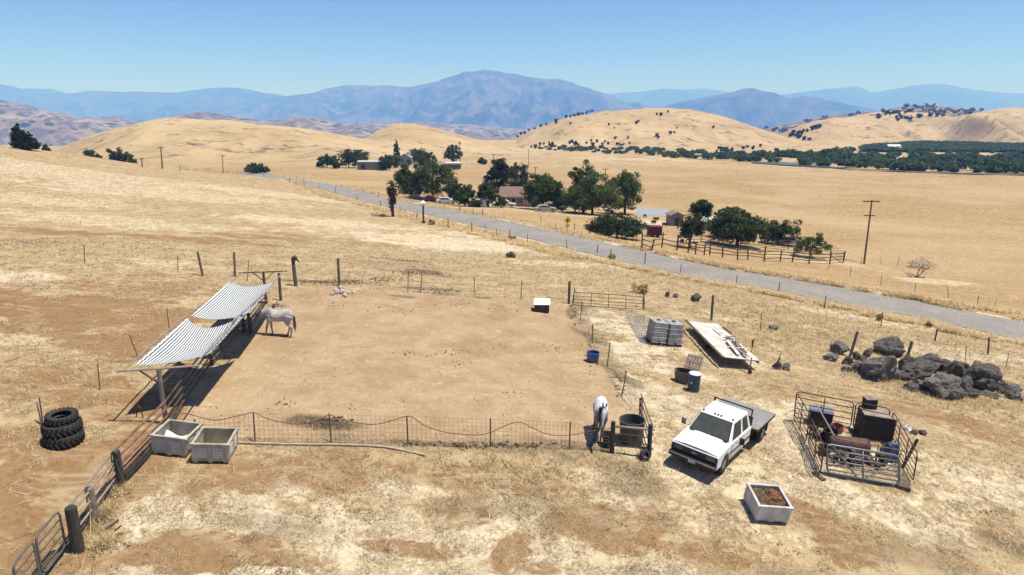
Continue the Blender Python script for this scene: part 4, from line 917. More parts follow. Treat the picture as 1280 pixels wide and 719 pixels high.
# cloth with woven stripes
def stripe_mat():
    m = bpy.data.materials.new('striped_shade_cloth'); m.use_nodes = True; nt = m.node_tree; b = nt.nodes['Principled BSDF']
    at = nd(nt, 'ShaderNodeUVMap'); at.uv_map = 'UVMap'; sp = nd(nt, 'ShaderNodeSeparateXYZ'); nt.links.new(at.outputs[0], sp.inputs[0])
    mu = nd(nt, 'ShaderNodeMath', operation='FRACT'); mx = nd(nt, 'ShaderNodeMath', operation='MULTIPLY'); mx.inputs[1].default_value = 25; nt.links.new(sp.outputs[0], mx.inputs[0]); nt.links.new(mx.outputs[0], mu.inputs[0])
    gt = nd(nt, 'ShaderNodeMath', operation='GREATER_THAN'); gt.inputs[1].default_value = .56; nt.links.new(mu.outputs[0], gt.inputs[0])
    n = nd(nt, 'ShaderNodeTexNoise'); n.inputs['Scale'].default_value = 3; tc = nd(nt, 'ShaderNodeTexCoord'); nt.links.new(tc.outputs['Object'], n.inputs[0])
    x = nd(nt, 'ShaderNodeMixRGB'); nt.links.new(gt.outputs[0], x.inputs[0]); x.inputs[1].default_value = (.66,.66,.63,1); x.inputs[2].default_value = (.045,.08,.11,1)
    r = nd(nt, 'ShaderNodeMapRange'); r.inputs[3].default_value = .82; r.inputs[4].default_value = 1.05; nt.links.new(n.outputs[0], r.inputs[0])
    y = nd(nt, 'ShaderNodeMixRGB', blend_type='MULTIPLY'); y.inputs[0].default_value = 1; nt.links.new(x.outputs[0], y.inputs[1]); nt.links.new(r.outputs[0], y.inputs[2])
    nt.links.new(y.outputs[0], b.inputs['Base Color']); b.inputs['Roughness'].default_value = .9; b.inputs['Specular IOR Level'].default_value = .1; return m
STR = stripe_mat()
def cloth(c00, c10, c11, c01, sag, bow0, bow1, seams=(), name='shade_cloth', wave=.008, uv=(0, 1)):
    """corners: near left, near right, far right, far left; bow = how far the near and far hems curve inwards"""
    nu, nv = 46, 36; mb = MB(); UV = []
    for j in range(nv+1):
        for i in range(nu+1):
            u, v = i/nu, j/nv
            a = c00.lerp(c10, u); b = c01.lerp(c11, u); along_ = (b-a)
            vv = v; p = a.lerp(b, vv); k = 4*u*(1-u)
            p = p+along_.normalized()*(bow0*k*(1-v)-bow1*k*v)
            s = sag*(k**.8)*(.45+.55*(4*v*(1-v)))
            s -= sum(.05*math.exp(-((v-z_)/.03)**2) for z_ in seams)*k
            p.z -= s; p.z += wave*math.sin(u*23*2*math.pi*.5+v*3)*(.3+1.2*abs(v-.5))
            e = (u-.5)*2; p.z -= .05*abs(e)**8*math.sin(v*40)**2
            mb.v.append(tuple(sl(p))); UV.append((uv[0]+u*(uv[1]-uv[0]), v))
    mb.f = [(j*(nu+1)+i, j*(nu+1)+i+1, (j+1)*(nu+1)+i+1, (j+1)*(nu+1)+i) for j in range(nv) for i in range(nu)]; mb.m = [0]*len(mb.f)
    o = obj(name, mb, STR, sh, smooth=True, fix=False); ul = o.data.uv_layers.new(name='UVMap')
    for lp in o.data.loops: ul.data[lp.index].uv = UV[lp.vertex_index]
    s_ = o.modifiers.new('thick', 'SOLIDIFY'); s_.thickness = .008; return o
def LR(f): return L0.lerp(LB, f)+Vector((0,0,0)), R0.lerp(RB, f)
def pz(p, dz=0):
    q_ = p.copy(); q_.z = 0
    f = max(0, min(1, ((p-L0).dot(LB-L0))/((LB-L0).length_squared))); i = min(2, int(f*3)); t = f*3-i; q_.z = Lp[i].z*(1-t)+Lp[i+1].z*t+.05+dz; return q_
A = lambda u, v, dz=0: pz(W(u, v, 2.02), dz)
cloth(A(168,458), A(263,450,-.02), A(308,401,0), A(235,399,.03), .46, .3, 1.3, seams=(.52,))
cloth(A(239,396), A(312,399,-.02), A(346,355,0), A(288,352,.02), .42, -.25, 1.0, seams=(.42,))
# ------------------------------------------------------------ stock fence of wood posts and pipe rails on the left
cp = [W(209,541), W(152,607), W(118,648), W(98,688)]
o0 = cp[0]; lf = thing('corral_fence', 'pipe and wood rail fence running from the shelter to the near left gate', 'fence', o0)
ptops = [1.25, 1.2, 1.0, 1.35]
bark2 = pmat('dark_post_wood', (.085,.075,.062), .95, var=.4, scale=8, col2=(.04,.036,.03), bump=.6)
for i, (p, h, r) in enumerate(zip(cp[1:], ptops[1:], (.12, .13, .16))):
    obj('post', MB().lathe([(r*.9,-.2),(r,.0),(r*.93,h*.6),(r*.9,h*.97),(r*.6,h),(0,h)], p-o0, 10), bark2 if i != 1 else greywood, lf)
railA = pmat('rusty_pink_pipe', (.30,.17,.13), .7, .2, var=.3, scale=4, col2=(.16,.08,.05))
spine = [(Lp[i]+Rp[i])/2 for i in range(4)]; sg = [Vector((p.x, p.y, gz(p.x, p.y))) for p in spine]
for k, hz_ in enumerate((.35,.62,.9,1.18)):
    obj('rail', MB().rod(cp[1]+Vector((-.05,.0,hz_))-o0, cp[0]+Vector((.05,.1,hz_))-o0, .04, n=6), railA, lf, smooth=True)
    obj('rail', MB().tube([cp[0]+Vector((.05,.1,hz_))-o0]+[s+Vector((.1,0,hz_))-o0 for s in sg[1:]], .035, 6), wood, lf, smooth=True)
for k, hz_ in enumerate((.3,.58,.86,1.12)):
    obj('rail', MB().rod(cp[1]+Vector((-.12,.05,hz_))-o0, cp[3]+Vector((-.14,.05,hz_+.12))-o0, .034, n=6), pipeM, lf, smooth=True)
obj('rail', MB().plank(cp[1]+Vector((.1,.1,.25))-o0, cp[0]+Vector((.15,-.1,.12))-o0, .05, .22), bark2, lf)
# the pipe gate below
gateM = pmat('dull_gate_steel', (.15,.135,.12), .7, .1, var=.3)
ga = cp[3]+Vector((-.25,-.1,0)); gb = W(28,765); gt_ = thing('pipe_gate', 'grey pipe gate hung on the thick post at the near left corner', 'gate', ga)
dd_ = (gb-ga); g1 = ga+dd_*.53; g1.z = gz(g1.x, g1.y); pipe_panel(ga, g1, 1.3, 6, .028, gateM, parent=gt_, origin=ga, verts=(), lift=.2)
g2 = ga+dd_*.58; g2.z = gz(g2.x, g2.y); gb.z = gz(gb.x, gb.y); t = thing('pipe_gate', 'second grey pipe gate cut off by the near left corner of the picture', 'gate', g2); pipe_panel(g2, gb, 1.3, 6, .028, gateM, parent=t, origin=g2, verts=(), lift=.2)
# hoses on the posts
gh = pmat('green_hose', (.045,.11,.075), .5, var=.2); yh = pmat('yellow_rope', (.50,.36,.16), .8, var=.2)
p = cp[1]; pts = [p+Vector(v) for v in [(.0,-.14,1.15),(.08,-.16,.7),(.12,-.15,.3),(.0,-.3,.08),(-.25,-.5,.05),(-.4,-.4,.12),(-.2,-.2,.5),(.02,-.15,.9),(.1,-.15,1.18),(-.05,-.14,1.2),(-.1,-.15,.8)]]
curve_thing('hose', pts, .02, gh, 'green hose coiled over the post where the rails change', 'hose')
p = cp[2]; pts = [p+Vector(v) for v in [(-.05,-.1,1.0),(.05,-.18,.6),(.08,-.3,.1)]]+[W(u, v, .04) for u, v in [(112,672),(105,700),(96,730)]]
curve_thing('rope', pts, .018, yh, 'yellow rope hanging from the grey post down to the near edge', 'rope')
for i, (u, v, u2, v2, r, l) in enumerate([(133,661,148,650,.03,'short dark iron bar lying by the grey gate post'),(143,664,151,657,.02,'thin rod lying beside the short iron bar')]):
    a, b = W(u, v, .03), W(u2, v2, .03); tag(obj('iron_bar', MB().rod(a, b, r, n=6), rust), l, 'bar')
a = W(175,522); mb = MB(); mb.tube([Vector((-.12,0,-.05)), Vector((-.1,.02,.35)), Vector((-.02,.03,.5)), Vector((.06,.02,.35)), Vector((.12,0,-.05))], .02, 5); o = obj('wire_hoop', mb, rust, smooth=True); o.location = a; tag(o, 'small bent wire hoop stuck in the dirt left of the corral fence', 'hoop')

# ------------------------------------------------------------ tractor tyres
def tyre(z, R_, w, hole, loc, label, seed, tilt=(0, 0), shift=(0, 0), rot=0):
    T = thing('tractor_tyre', label, 'tyre', loc+Vector((shift[0], shift[1], z+w/2)), rot, 'stacked tractor tyres'); T.rotation_quaternion = Euler((tilt[0], tilt[1], rot)).to_quaternion()
    h = w/2; pr = [(hole, -h*.62), (hole*1.06, -h*.85), (R_*.84, -h), (R_*.95, -h*.8), (R_*.965, 0), (R_*.95, h*.8), (R_*.84, h), (hole*1.06, h*.85), (hole, h*.62), (hole*1.12, h*.3), (R_*.86, 0), (hole*1.12, -h*.3), (hole, -h*.62)]
    obj('casing', MB().lathe(pr, (0, 0, 0), 40), rubber, T, smooth=True)
    mb = MB(); nl = 22
    for k in range(nl):
        for s in (-1, 1):
            a0 = 2*math.pi*(k+(.5 if s > 0 else 0))/nl; pts = []
            for j in range(5):
                t = j/4; a = a0+t*.17; zz = s*h*(.05+.93*t); rr_ = R_*(.985 if t < .8 else .95); pts.append((math.cos(a)*rr_, math.sin(a)*rr_, zz))
            pts.append((math.cos(a0+.19)*R_*.86, math.sin(a0+.19)*R_*.86, s*h*1.04))
            mb.tube(pts, .03, 4)
    obj('tread', mb, rubber, T); return T
tl = W(81,552); tl.z = gz(tl.x, tl.y)
tyre(0, .58, .35, .31, tl, 'bottom tyre of the stack of black tractor tyres', 1)
tyre(.36, .575, .34, .31, tl, 'middle tyre of the stack of black tractor tyres', 2, shift=(-.03,.04), rot=.2)
tyre(.71, .47, .26, .28, tl, 'smaller top tyre of the stack of black tractor tyres', 3, tilt=(.05,.03), shift=(-.03,.1), rot=.5)

# ------------------------------------------------------------ plastic harvest bins
binM = pmat('dusty_bin_plastic', (.50,.46,.39), .65, var=.25, scale=3, col2=(.33,.28,.21)); bin2 = pmat('dirty_bin_plastic', (.50,.45,.35), .65, var=.25, scale=3, col2=(.30,.25,.17)); binW = pmat('white_bin_plastic', (.60,.60,.60), .55, var=.2, scale=3, col2=(.42,.38,.33))
def harvest_bin(name, corners, H, label, mat, group=None, vents=True):
    """corners: far left, far right, near right, near left pixels of the rim"""
    C_ = [W(u, v, H) for u, v in corners]; c = sum(C_, Vector())/4; ex = ((C_[1]-C_[0])+(C_[2]-C_[3]))/2; ang = math.atan2(ex.y, ex.x)
    ey = ((C_[0]-C_[3])+(C_[1]-C_[2]))/2; ang2 = math.atan2(-ey.x, ey.y); ang = (ang+ang2)/2
    w = 1.16; l = 1.16; p = Vector((c.x, c.y, gz(c.x, c.y))); t = thing(name, label, 'bin', p, ang, group, tilt=.5)
    th_ = .05; z0 = .12
    for nm, cx, cy, sx, sy in (('side_wall', 0, -l/2+th_/2, w, th_), ('side_wall', 0, l/2-th_/2, w, th_), ('side_wall', -w/2+th_/2, 0, th_, l-2*th_-.004), ('side_wall', w/2-th_/2, 0, th_, l-2*th_-.004)):
        mb = MB(); mb.box((cx, cy, (z0+H-.06)/2), (sx, sy, H-.06-z0)); 
        alx = sx > sy
        for k in (-1, 0, 1):     # ribs
            o_ = .028*(1 if (cy > 0 if alx else cx > 0) else -1)
            if alx: mb.box((k*(w/2-.06), cy+o_, (z0+H-.06)/2), (.09, .03, H-.08-z0))
            else: mb.box((cx+o_, k*(l/2-.06), (z0+H-.06)/2), (.03, .09, H-.08-z0))
        obj(nm, mb, mat, t, bevel=.008)
        if vents:
            for bl in (-1, 1):
                mb = MB()
                for r_ in range(6):
                    zz = z0+.13+r_*.06
                    for cidx in range(1):
                        off = bl*.25; oo = .0285*(1 if (cy > 0 if alx else cx > 0) else -1)
                        if alx: mb.box((off, cy+oo, zz), (.34, .03, .034))
                        else: mb.box((cx+oo, off, zz), (.03, .34, .034))
                mb.box((off, cy+oo*.72, z0+.28) if alx else (cx+oo*.72, off, z0+.28), (.36, .006, .40) if alx else (.006, .36, .40)); obj('louvre', mb, ventM, t)
    mb = MB()
    for cx, cy, sx, sy in ((0, -l/2+.02, w+.09, .09), (0, l/2-.02, w+.09, .09), (-w/2+.02, 0, .09, l-.052), (w/2-.02, 0, .09, l-.052)): mb.box((cx, cy, H-.03), (sx, sy, .07))
    obj('rim', mb, mat, t, bevel=.015)
    obj('floor', MB().box((0, 0, z0-.02), (w-.02, l-.02, .04)), mat, t)
    mb = MB()
    for k in (-1, 0, 1): mb.box((k*(w/2-.1), 0, .05), (.14, l-.06, .10))
    obj('skid', mb, mat, t, bevel=.01); return t
ventM = pmat('pale_vent_plastic', (.62,.58,.50), .7, var=.1)  # vent slots, paler than the bin walls
b1 = harvest_bin('harvest_bin', [(208,521.3),(248,528),(230,551),(187,543)], .72, 'left hand grey plastic bin at the fence, with white sheets inside', binM, 'empty harvest bins by the pen fence')
b2 = harvest_bin('harvest_bin', [(255,531),(293,532.5),(282,560),(235,557.5)], .72, 'right hand yellowed plastic bin at the fence, with dust on its floor', bin2, 'empty harvest bins by the pen fence')
b3 = harvest_bin('harvest_bin', [(931.9,603.3),(971.6,605.2),(985,630.3),(943.8,628.3)], .70, 'pale plastic bin full of brown debris in front of the truck', binW, vents=False)
# contents
def local_at(t, v): return t.matrix_basis @ Vector(v)
wr = random.Random(9)
mb = MB(); mb.sheet(lambda u, v: (-.42+u*.8, -.38+v*.55, .42+.09*math.sin(u*5+v*2)+.06*math.sin(v*9)), 12, 10); o = obj('plastic_sheet', mb, whitemat, smooth=True); o.modifiers.new('s', 'SOLIDIFY').thickness = .012
o.rotation_mode = 'QUATERNION'; o.rotation_quaternion = b1.rotation_quaternion; o.location = b1.location; tag(o, 'crumpled white sheet lying inside the left hand grey bin', 'sheet')
mb = MB(); mb.sheet(lambda u, v: (-.40+u*.7, -.40+v*.5, .30+.05*math.sin(u*6+v*3)), 12, 8); o = obj('plastic_sheet', mb, pmat('dusty_sheet', (.62,.57,.48), .8, var=.2), smooth=True); o.modifiers.new('s', 'SOLIDIFY').thickness = .012
o.rotation_mode = 'QUATERNION'; o.rotation_quaternion = b2.rotation_quaternion; o.location = b2.location; tag(o, 'dusty pale sheet on the floor of the right hand yellowed bin', 'sheet')
mb = MB(); mb.sheet(lambda u, v: (-.52+u*1.04, -.52+v*1.04, .48+.10*vnoise(u*6, v*6, 3)+.08*vnoise(u*14, v*14, 4)), 34, 34); o = obj('debris_heap', mb, pmat('debris_soil', (.20,.14,.08), .95, var=.4, scale=6, col2=(.09,.07,.045), bump=.6), b3)
mb = MB()
for _ in range(170):
    a = wr.uniform(0, 6.28); x, y = wr.uniform(-.48, .48), wr.uniform(-.48, .48); L = wr.uniform(.06, .22); mb.rod((x, y, .6+wr.uniform(-.04, .04)), (x+math.cos(a)*L, y+math.sin(a)*L, .62+wr.uniform(-.02, .07)), .006, n=3)
obj('dry_twigs', mb, pmat('dry_twigs', (.34,.22,.10), .9, var=.3), b3)
mb = MB()
for _ in range(60):
    a = wr.uniform(0, 6.28); x, y = .2+wr.gauss(0, .1), .12+wr.gauss(0, .1); L = wr.uniform(.05, .14); mb.rod((x, y, .62), (x+math.cos(a)*L, y+math.sin(a)*L, .66+wr.uniform(0, .05)), .012, n=3)
obj('orange_leaves', mb, pmat('orange_leaves', (.55,.22,.09), .8, var=.3), b3)
# ------------------------------------------------------------ corner stall with tubs by the dark faced horse
c1 = W(765,566); c2 = W(811,571); c3 = W(801,524)
cs = thing('corner_rail_fence', 'small corner of rusty rails and posts round the feed tubs', 'fence', c1)
for p, h, r in ((c1, 1.3, .09), (c2, 1.35, .09)): obj('post', MB().lathe([(r,-.2),(r*.95,h),(0,h)], p-c1, 8), bark2, cs)
for hz_, r in ((1.12, .05), (.33, .045)): obj('rail', MB().rod(c1+Vector((0,-.02,hz_))-c1, c2+Vector((.15,-.02,hz_+.02))-c1, r, n=7), pipeM if hz_ > 1 else greywood, cs, smooth=True)
for k in range(4):
    hz_ = .25+k*.31; obj('rail', MB().rod(c2+Vector((.12,.1,hz_))-c1, c3+Vector((-.05,-.02,hz_))-c1, .032, n=6), railA, cs, smooth=True)
for k in range(2): obj('rail', MB().plank(c1+Vector((.1,.05,.5+k*.3))-c1, c2+Vector((-.05,.05,.48+k*.3))-c1, .02, .025), wiremat, cs)
def tub(name, p, r0, r1, H, mat, label, rz=0, sx=1, sy=1, th_=.02, cat='tub', fill=None, n=28):
    t = thing(name, label, cat, p, rz); e = r1/max(r0, .01)
    obj('shell', MB().lathe([(0,.01),(r0,.01),(r0*1.0,.03),(r1,H-.02),(r1+.025,H-.02),(r1+.025,H+.015),(r1-th_,H+.01),(r0-th_,.05),(0,.05)], (0,0,0), n, sx=sx, sy=sy), mat, t, smooth=True).modifiers.new('e', 'EDGE_SPLIT')
    if fill:
        fz, fm = fill; rr_ = r0+(r1-r0)*fz/H-th_*1.2; obj('contents', MB().lathe([(rr_, fz), (0, fz+.004)], (0,0,0), n, sx=sx, sy=sy), fm, t)
    return t
waterM = pmat('trough_water', (.02,.03,.035), .08, var=.1)
feedM = pmat('dark_feed', (.05,.04,.03), .9, var=.4)
gp = W(760,557); tub('feed_tub', gp, .20, .25, .5, blackplastic, 'low round black tub between the dark faced horse and the stall', fill=(.3, feedM))
gp = W(789,552); tub('water_tank', gp, .44, .50, .95, pmat('grey_black_tank', (.075,.073,.07), .6, var=.3, col2=(.13,.11,.09)), 'large dark grey tub inside the rusty rail corner', fill=(.62, waterM))
p = c2+Vector((-.2,-.35,0)); p.z = gz(p.x, p.y)
T = thing('small_wheel', 'small black wheel lying against the near right post of the stall', 'wheel', p+Vector((0,.1,.22)), .5); T.rotation_quaternion = Euler((1.2,.2,.3)).to_quaternion()
obj('tyre', MB().lathe([(.11,-.07),(.2,-.08),(.235,0),(.2,.08),(.11,.07)], (0,0,0), 20), rubber, T, smooth=True); obj('rim', MB().lathe([(.11,-.05),(.06,-.02),(0,-.02)], (0,0,0), 16), galv, T, smooth=True)
# ------------------------------------------------------------ rocks
rockM = pmat('dark_field_stone', (.20,.175,.15), .95, var=.45, scale=7, col2=(.05,.045,.04), bump=1., amt=.6); rock2 = pmat('grey_lichen_stone', (.32,.285,.25), .95, var=.45, scale=8, col2=(.075,.068,.06), bump=1., amt=.7); rockB = pmat('brown_stone', (.13,.10,.08), .9, var=.35, scale=2, col2=(.06,.045,.04), bump=.8)
def rock_mb(w, d, h, seed, sub=4, rough_=.6):
    bm = bmesh.new(); bmesh.ops.create_icosphere(bm, subdivisions=sub, radius=1); q_ = random.Random(seed)
    planes = [(Vector((q_.gauss(0,1), q_.gauss(0,1), q_.gauss(0,.8))).normalized(), q_.uniform(.50, .86)) for _ in range(15)]
    for v in bm.verts:
        n = v.co.normalized(); r = 1.0
        for pn, pd in planes:
            k = n.dot(pn)
            if k > .05: r = min(r, pd/k)
        r *= 1+(float(fbm(n.x*2.1+seed, n.y*2.1+n.z*2.7, 5, seed, .6))-.5)*rough_
        v.co = Vector((n.x*r*w/2*1.15, n.y*r*d/2*1.15, n.z*r*h/2*1.2))
    mb = MB(); bm.verts.ensure_lookup_table(); mb.add([v.co[:] for v in bm.verts], [tuple(x.index for x in f.verts) for f in bm.faces]); bm.free(); return mb
def rock(u, v, wpx, hpx, label, seed, mat, group=None, dscale=.9, name='boulder', sink=.28, cat='boulder', dv=0):
    base = W(u, v+hpx*.42+dv); d = depth_of(base); w = wpx*d/853*(1.12 if name == 'boulder' else 1.05); h = hpx*d/853*(.95 if name == 'boulder' else 1); dp = w*dscale
    o = obj(name, rock_mb(w*1.02, dp, h*1.3, seed), mat, smooth=False); o.location = base+Vector((0, dp*.35, h*(.5-sink*.4))); o.rotation_euler = (0, 0, 0)
    for p in o.data.polygons: p.use_smooth = False
    return tag(o, label, cat, group)
RK = [(1051,437,21,16,'pale grey boulder at the left end of the stone pile, beside the first post',2),(1042,449,17,9,'flat stone at the far left tip of the pile',1),(1061,453,13,10,'dark stone at the foot of the first wooden post',0),(1072,447,10,9,'upper stone of the small rubble right of the first post',0),(1080,451,10,8,'lower stone of the small rubble right of the first post',1),(1086,443,13,9,'brownish stone showing behind the small rubble',3),(1075,461,20,14,'rounded pale stone left of the biggest boulder',2),
 (1117,439,37,19,'long dark slab behind the pile with the second post at its right',0),(1109,464,50,33,'biggest boulder of the pile, dark grey and rounded',2),(1136,457,17,20,'dark stone wedged right of the biggest boulder',0),(1152,470,38,22,'dark humped boulder right of the biggest one',0),(1167,457,38,20,'dark boulder at the top middle of the pile',0),(1168,449,17,8,'small stone capping the top of the pile',1),(1155,484,23,14,'grey rounded stone at the near foot of the pile\'s middle',1),(1140,485,18,10,'low brown stone at the near foot beside the biggest boulder',3),
 (1185,461,20,15,'brown stone left of the flat topped boulder',3),(1203,466,29,22,'flat topped dark boulder in the upper right of the pile',0),(1223,467,17,21,'pointed grey slab standing between two right hand boulders',1),(1233,479,41,29,'big dark boulder at the right of the pile',0),(1188,488,39,31,'large split grey boulder at the near edge of the pile',1),(1206,485,24,27,'ridged grey boulder leaning on the split one',1),(1217,494,13,12,'small dark stone at the foot of the ridged boulder',0),
 (1256,487,17,15,'rounded dark stone just right of the pile',0),(1267,494,15,13,'grey stone at the far right end of the row',1),(1272,487,14,8,'flat stone behind the last ones at the right end',1),(1181,472,14,8,'light stone lying in the middle of the pile',2),(1236,494,13,6,'little half buried stone below the big right boulder',1),(1165,493,17,6,'thin flat stone half buried at the near edge of the pile',1),(1202,458,15,8,'small dark stone on top of the flat topped boulder',0),(1128,472,18,12,'dark stone tucked under the biggest boulder\'s right side',0),(1096,475,12,7,'small grey stone at the near foot of the biggest boulder',2),(1146,462,12,8,'small stone between the two dark humped boulders',1),(1171,481,12,8,'small dark stone in the cleft left of the split boulder',0),(1193,474,13,9,'rough stone in the hollow under the flat topped boulder',2),(1214,480,12,8,'grey stone below the pointed slab',1),(1246,497,11,6,'low stone before the rounded dark stone at the right',3),(1158,476,11,7,'small brown stone left of the cleft',3),(1059,463,11,7,'small stone on the near side of the first post',1),(1276,499,11,6,'last small stone at the right edge of the picture',1)]
for i, (u, v, w, h, lab, m) in enumerate(RK): rock(u, v, w, h, lab, 40+i, [rockM, rock2, rock2, rockB][m], 'boulders of the stone pile')
for i, (u, v, w, h, lab, m) in enumerate([(638,319,13,8,'round brown boulder alone in the dry grass beyond the pen',3),(870,374,12,9,'brown stone in the grass beyond the white crates',3),(834,369,7,6,'smaller left stone in the grass beyond the pipe gate',3),(845,370,8,6,'smaller right stone in the grass beyond the pipe gate',1),(967,410,11,6,'dark flat stone right of the plank trailer',1),(973,459,9,8,'left stone of the small heap right of the plank trailer',3),(984,460,11,8,'right stone of the small heap right of the plank trailer',1),(1145,541,10,6,'rough stone in the grass right of the junk pen',3),(1154,542,9,5,'flatter stone beside the rough one right of the junk pen',3),(803,573,13,7,'pale grey stone at the foot of the stall\'s near right post',2),(836,370,4,3,'x',1),(1188,390,6,4,'x',1)]):
    if lab != 'x': rock(u, v, w, h, lab, 90+i, [rockM, rock2, rock2, rockB][m], name='stone', cat='stone')
a = W(972,462); o = obj('log', MB().tube([(-.3,0,.15),(0,.05,.42),(.1,.1,.75)], [.09,.08,.05], 7), wood, smooth=True); o.location = a; tag(o, 'short dark log standing in the little stone heap', 'log')
# white rubble
chalk = pmat('white_rubble', (.62,.57,.50), .9, var=.2, scale=4, col2=(.45,.38,.3)); rq = random.Random(17)
for i, (dx, dy, w, lab) in enumerate([(-9,4,6,'leftmost block of the white rubble heap in the pen'),(-3,2,8,'left middle block of the white rubble heap'),(3,1,9,'biggest block of the white rubble heap'),(9,2,8,'right middle block of the white rubble heap'),(1,-3,8,'top block of the white rubble heap'),(-5,-1.5,6,'upper left block of the white rubble heap'),(6,5,7,'nearest block of the white rubble heap'),(17,2,6,'loose block just right of the white rubble heap')]):
    rock(424+dx, 364+dy, w, w*.6, lab, 140+i, chalk, 'white rubble blocks in the pen', name='rubble_block', cat='rubble')
# small dung and clods scattered: nobody could count these
mb = MB(); 
def clod(u, v, s, seed):
    p = W(u, v); q_ = rock_mb(s, s, s*.5, seed, 1, .3); mb.join(q_, Matrix.Translation(p+Vector((0,0,.02))))
spots = [(511,442,6),(523,444,5),(638,490,5),(560,441,6),(572,438,4),(694,438,7),(680,433,5),(643,437,4),(613,435,4),(567,455,6),(420,382,7),(427,379,6),(473,386,4),(504,389,5),(458,367,4),(444,372,6),(516,384,4),(572,381,6),(634,381,5),(506,388,4),(616,389,5),(638,391,4),(541,331,4),(620,330,4),(590,347,3),(682,365,3),(497,326,10),(520,332,3),(22,303,6),(35,306,5),(55,303,5),(450,308,3),(512,318,4),(60,311,4),(360,505,4),(410,527,9),(395,535,6),(733,470,3),(550,380,4),(490,372,5),(468,356,9),(480,350,9),(500,352,6),(455,353,5),(400,352,8),(412,354,8),(390,353,5),(440,346,5),(1228,640,4),(1190,630,4),(1055,470,4)]
for u, v, su, sv, k in [(520,340,16,3,150),(478,349,10,2,60),(440,352,12,1.8,90),(395,353,12,1.5,60),(548,364,16,1.5,80),(500,326,16,1.2,50),(410,529,10,4,60),(345,383,5,2,25),(717,392,2,8,30),(740,440,4,10,40),(775,480,5,10,40),(640,558,40,2,60),(560,556,50,1.5,60)]:
    for _ in range(k): clod(u+rq.gauss(0, su), v+rq.gauss(0, sv), rq.uniform(.05, .2), rq.randint(0, 999))
for u, v, k in spots:
    for _ in range(k*3): clod(u+rq.gauss(0, 9), v+rq.gauss(0, 2.2), rq.uniform(.03, .05+.13*rq.random()**2), rq.randint(0, 999))
for _ in range(420): clod(rq.uniform(250, 790), rq.uniform(365, 550), rq.uniform(.03, .08), rq.randint(0, 999))
o = obj('dung_clods', mb, pmat('dung', (.10,.07,.045), .95, var=.3)); tag(o, 'dark dung and clods scattered over the pen floor and slope', 'clods', kind='stuff')
# ------------------------------------------------------------ pen things
p = W(741,452); tub('water_tub', p, .31, .34, .52, pmat('blue_tub', (.05,.085,.21), .5, var=.2, col2=(.07,.11,.22)), 'blue round water tub in the pen beside the side fence', fill=(.38, pmat('blue_inner', (.015,.04,.20), .3, var=.1)))
p = W(677.5,391); t = thing('shelter_box', 'black box with a sloping white lid standing in the far part of the pen', 'box', p+Vector((0,.45,0)), -.05)
mb = MB(); mb.box((0,0,.02+.02),(1.0,.9,.04)); mb.box((-.48,0,.30),(.04,.9,.48)); mb.box((.48,0,.30),(.04,.9,.48)); mb.box((0,.43,.30),(.92,.04,.48)); obj('body', mb, blackplastic, t)
obj('front_flap', MB().box((0,-.43,.27),(.92,.03,.42)), blackplastic, t)
obj('lid', MB().box((.02,.05,.62),(1.12,1.1,.05), M=Matrix.Rotation(.12,4,'X')), whitemat, t, bevel=.01)
mb = MB().box((0,-.46,.36),(.1,.03,.05)); obj('latch', mb, galv, t)
# ------------------------------------------------------------ white wrapped crates
cageM = pmat('cage_wire_steel', (.35,.35,.35), .5, .5)
tankM = pmat('clouded_white_plastic', (.46,.45,.44), .6, var=.3, scale=2, col2=(.26,.25,.24))
def ibc(p, ang, label, w=1.05, dp=1.25, H=1.5, dark=False):
    t = thing('tank_crate', label, 'tank', p, ang, 'white tanks beside the plank trailer', tilt=.5)
    obj('tank', MB().box((0,0,.14+(H-.2)/2),(w-.06,dp-.06,H-.2), taper=(.97,.97)), tankM, t, bevel=.06)
    obj('lid', MB().lathe([(0,0),(.13,0),(.13,.05),(0,.06)], (0,0,H-.06), 16), blackplastic, t)
    mb = MB()
    for k in range(5):
        z = .2+k*(H-.28)/4
        for s in (-1, 1):
            mb.rod((-w/2, s*dp/2, z), (w/2, s*dp/2, z), .011, n=4); mb.rod((s*w/2, -dp/2, z), (s*w/2, dp/2, z), .011, n=4)
    for k in range(6):
        f = -.5+k/5
        for s in (-1, 1):
            mb.rod((f*w, s*dp/2, .1), (f*w, s*dp/2, H-.08), .009, n=4); mb.rod((s*w/2, f*dp, .1), (s*w/2, f*dp, H-.08), .009, n=4)
    obj('cage', mb, cageM if dark else tankM, t)
    mb = MB(); mb.box((0,0,.1),(w,dp,.03)); [mb.box((x_,0,.04),(.1,dp,.08)) for x_ in (-w*.42,0,w*.42)]; obj('pallet', mb, darksteel, t)
    obj('valve', MB().rod((0,-dp/2-.08,.2),(0,-dp/2+.02,.2),.05,n=8), blackplastic, t)
    return t
a = W(813,432); b = W(851,434.5); ang = math.atan2(b.y-a.y, b.x-a.x); ux = Vector((math.cos(ang), math.sin(ang), 0)); uy = Vector((-ux.y, ux.x, 0)); wd = (b-a).length
for k, lab in ((.26, 'left white caged tank beside the plank trailer'), (.78, 'right white caged tank next to the plank trailer')):
    p = a+ux*wd*k+uy*.62; p.z = gz(p.x, p.y); ibc(p, ang+(.04 if k > .5 else 0), lab, w=wd*.48, dark=k < .5)
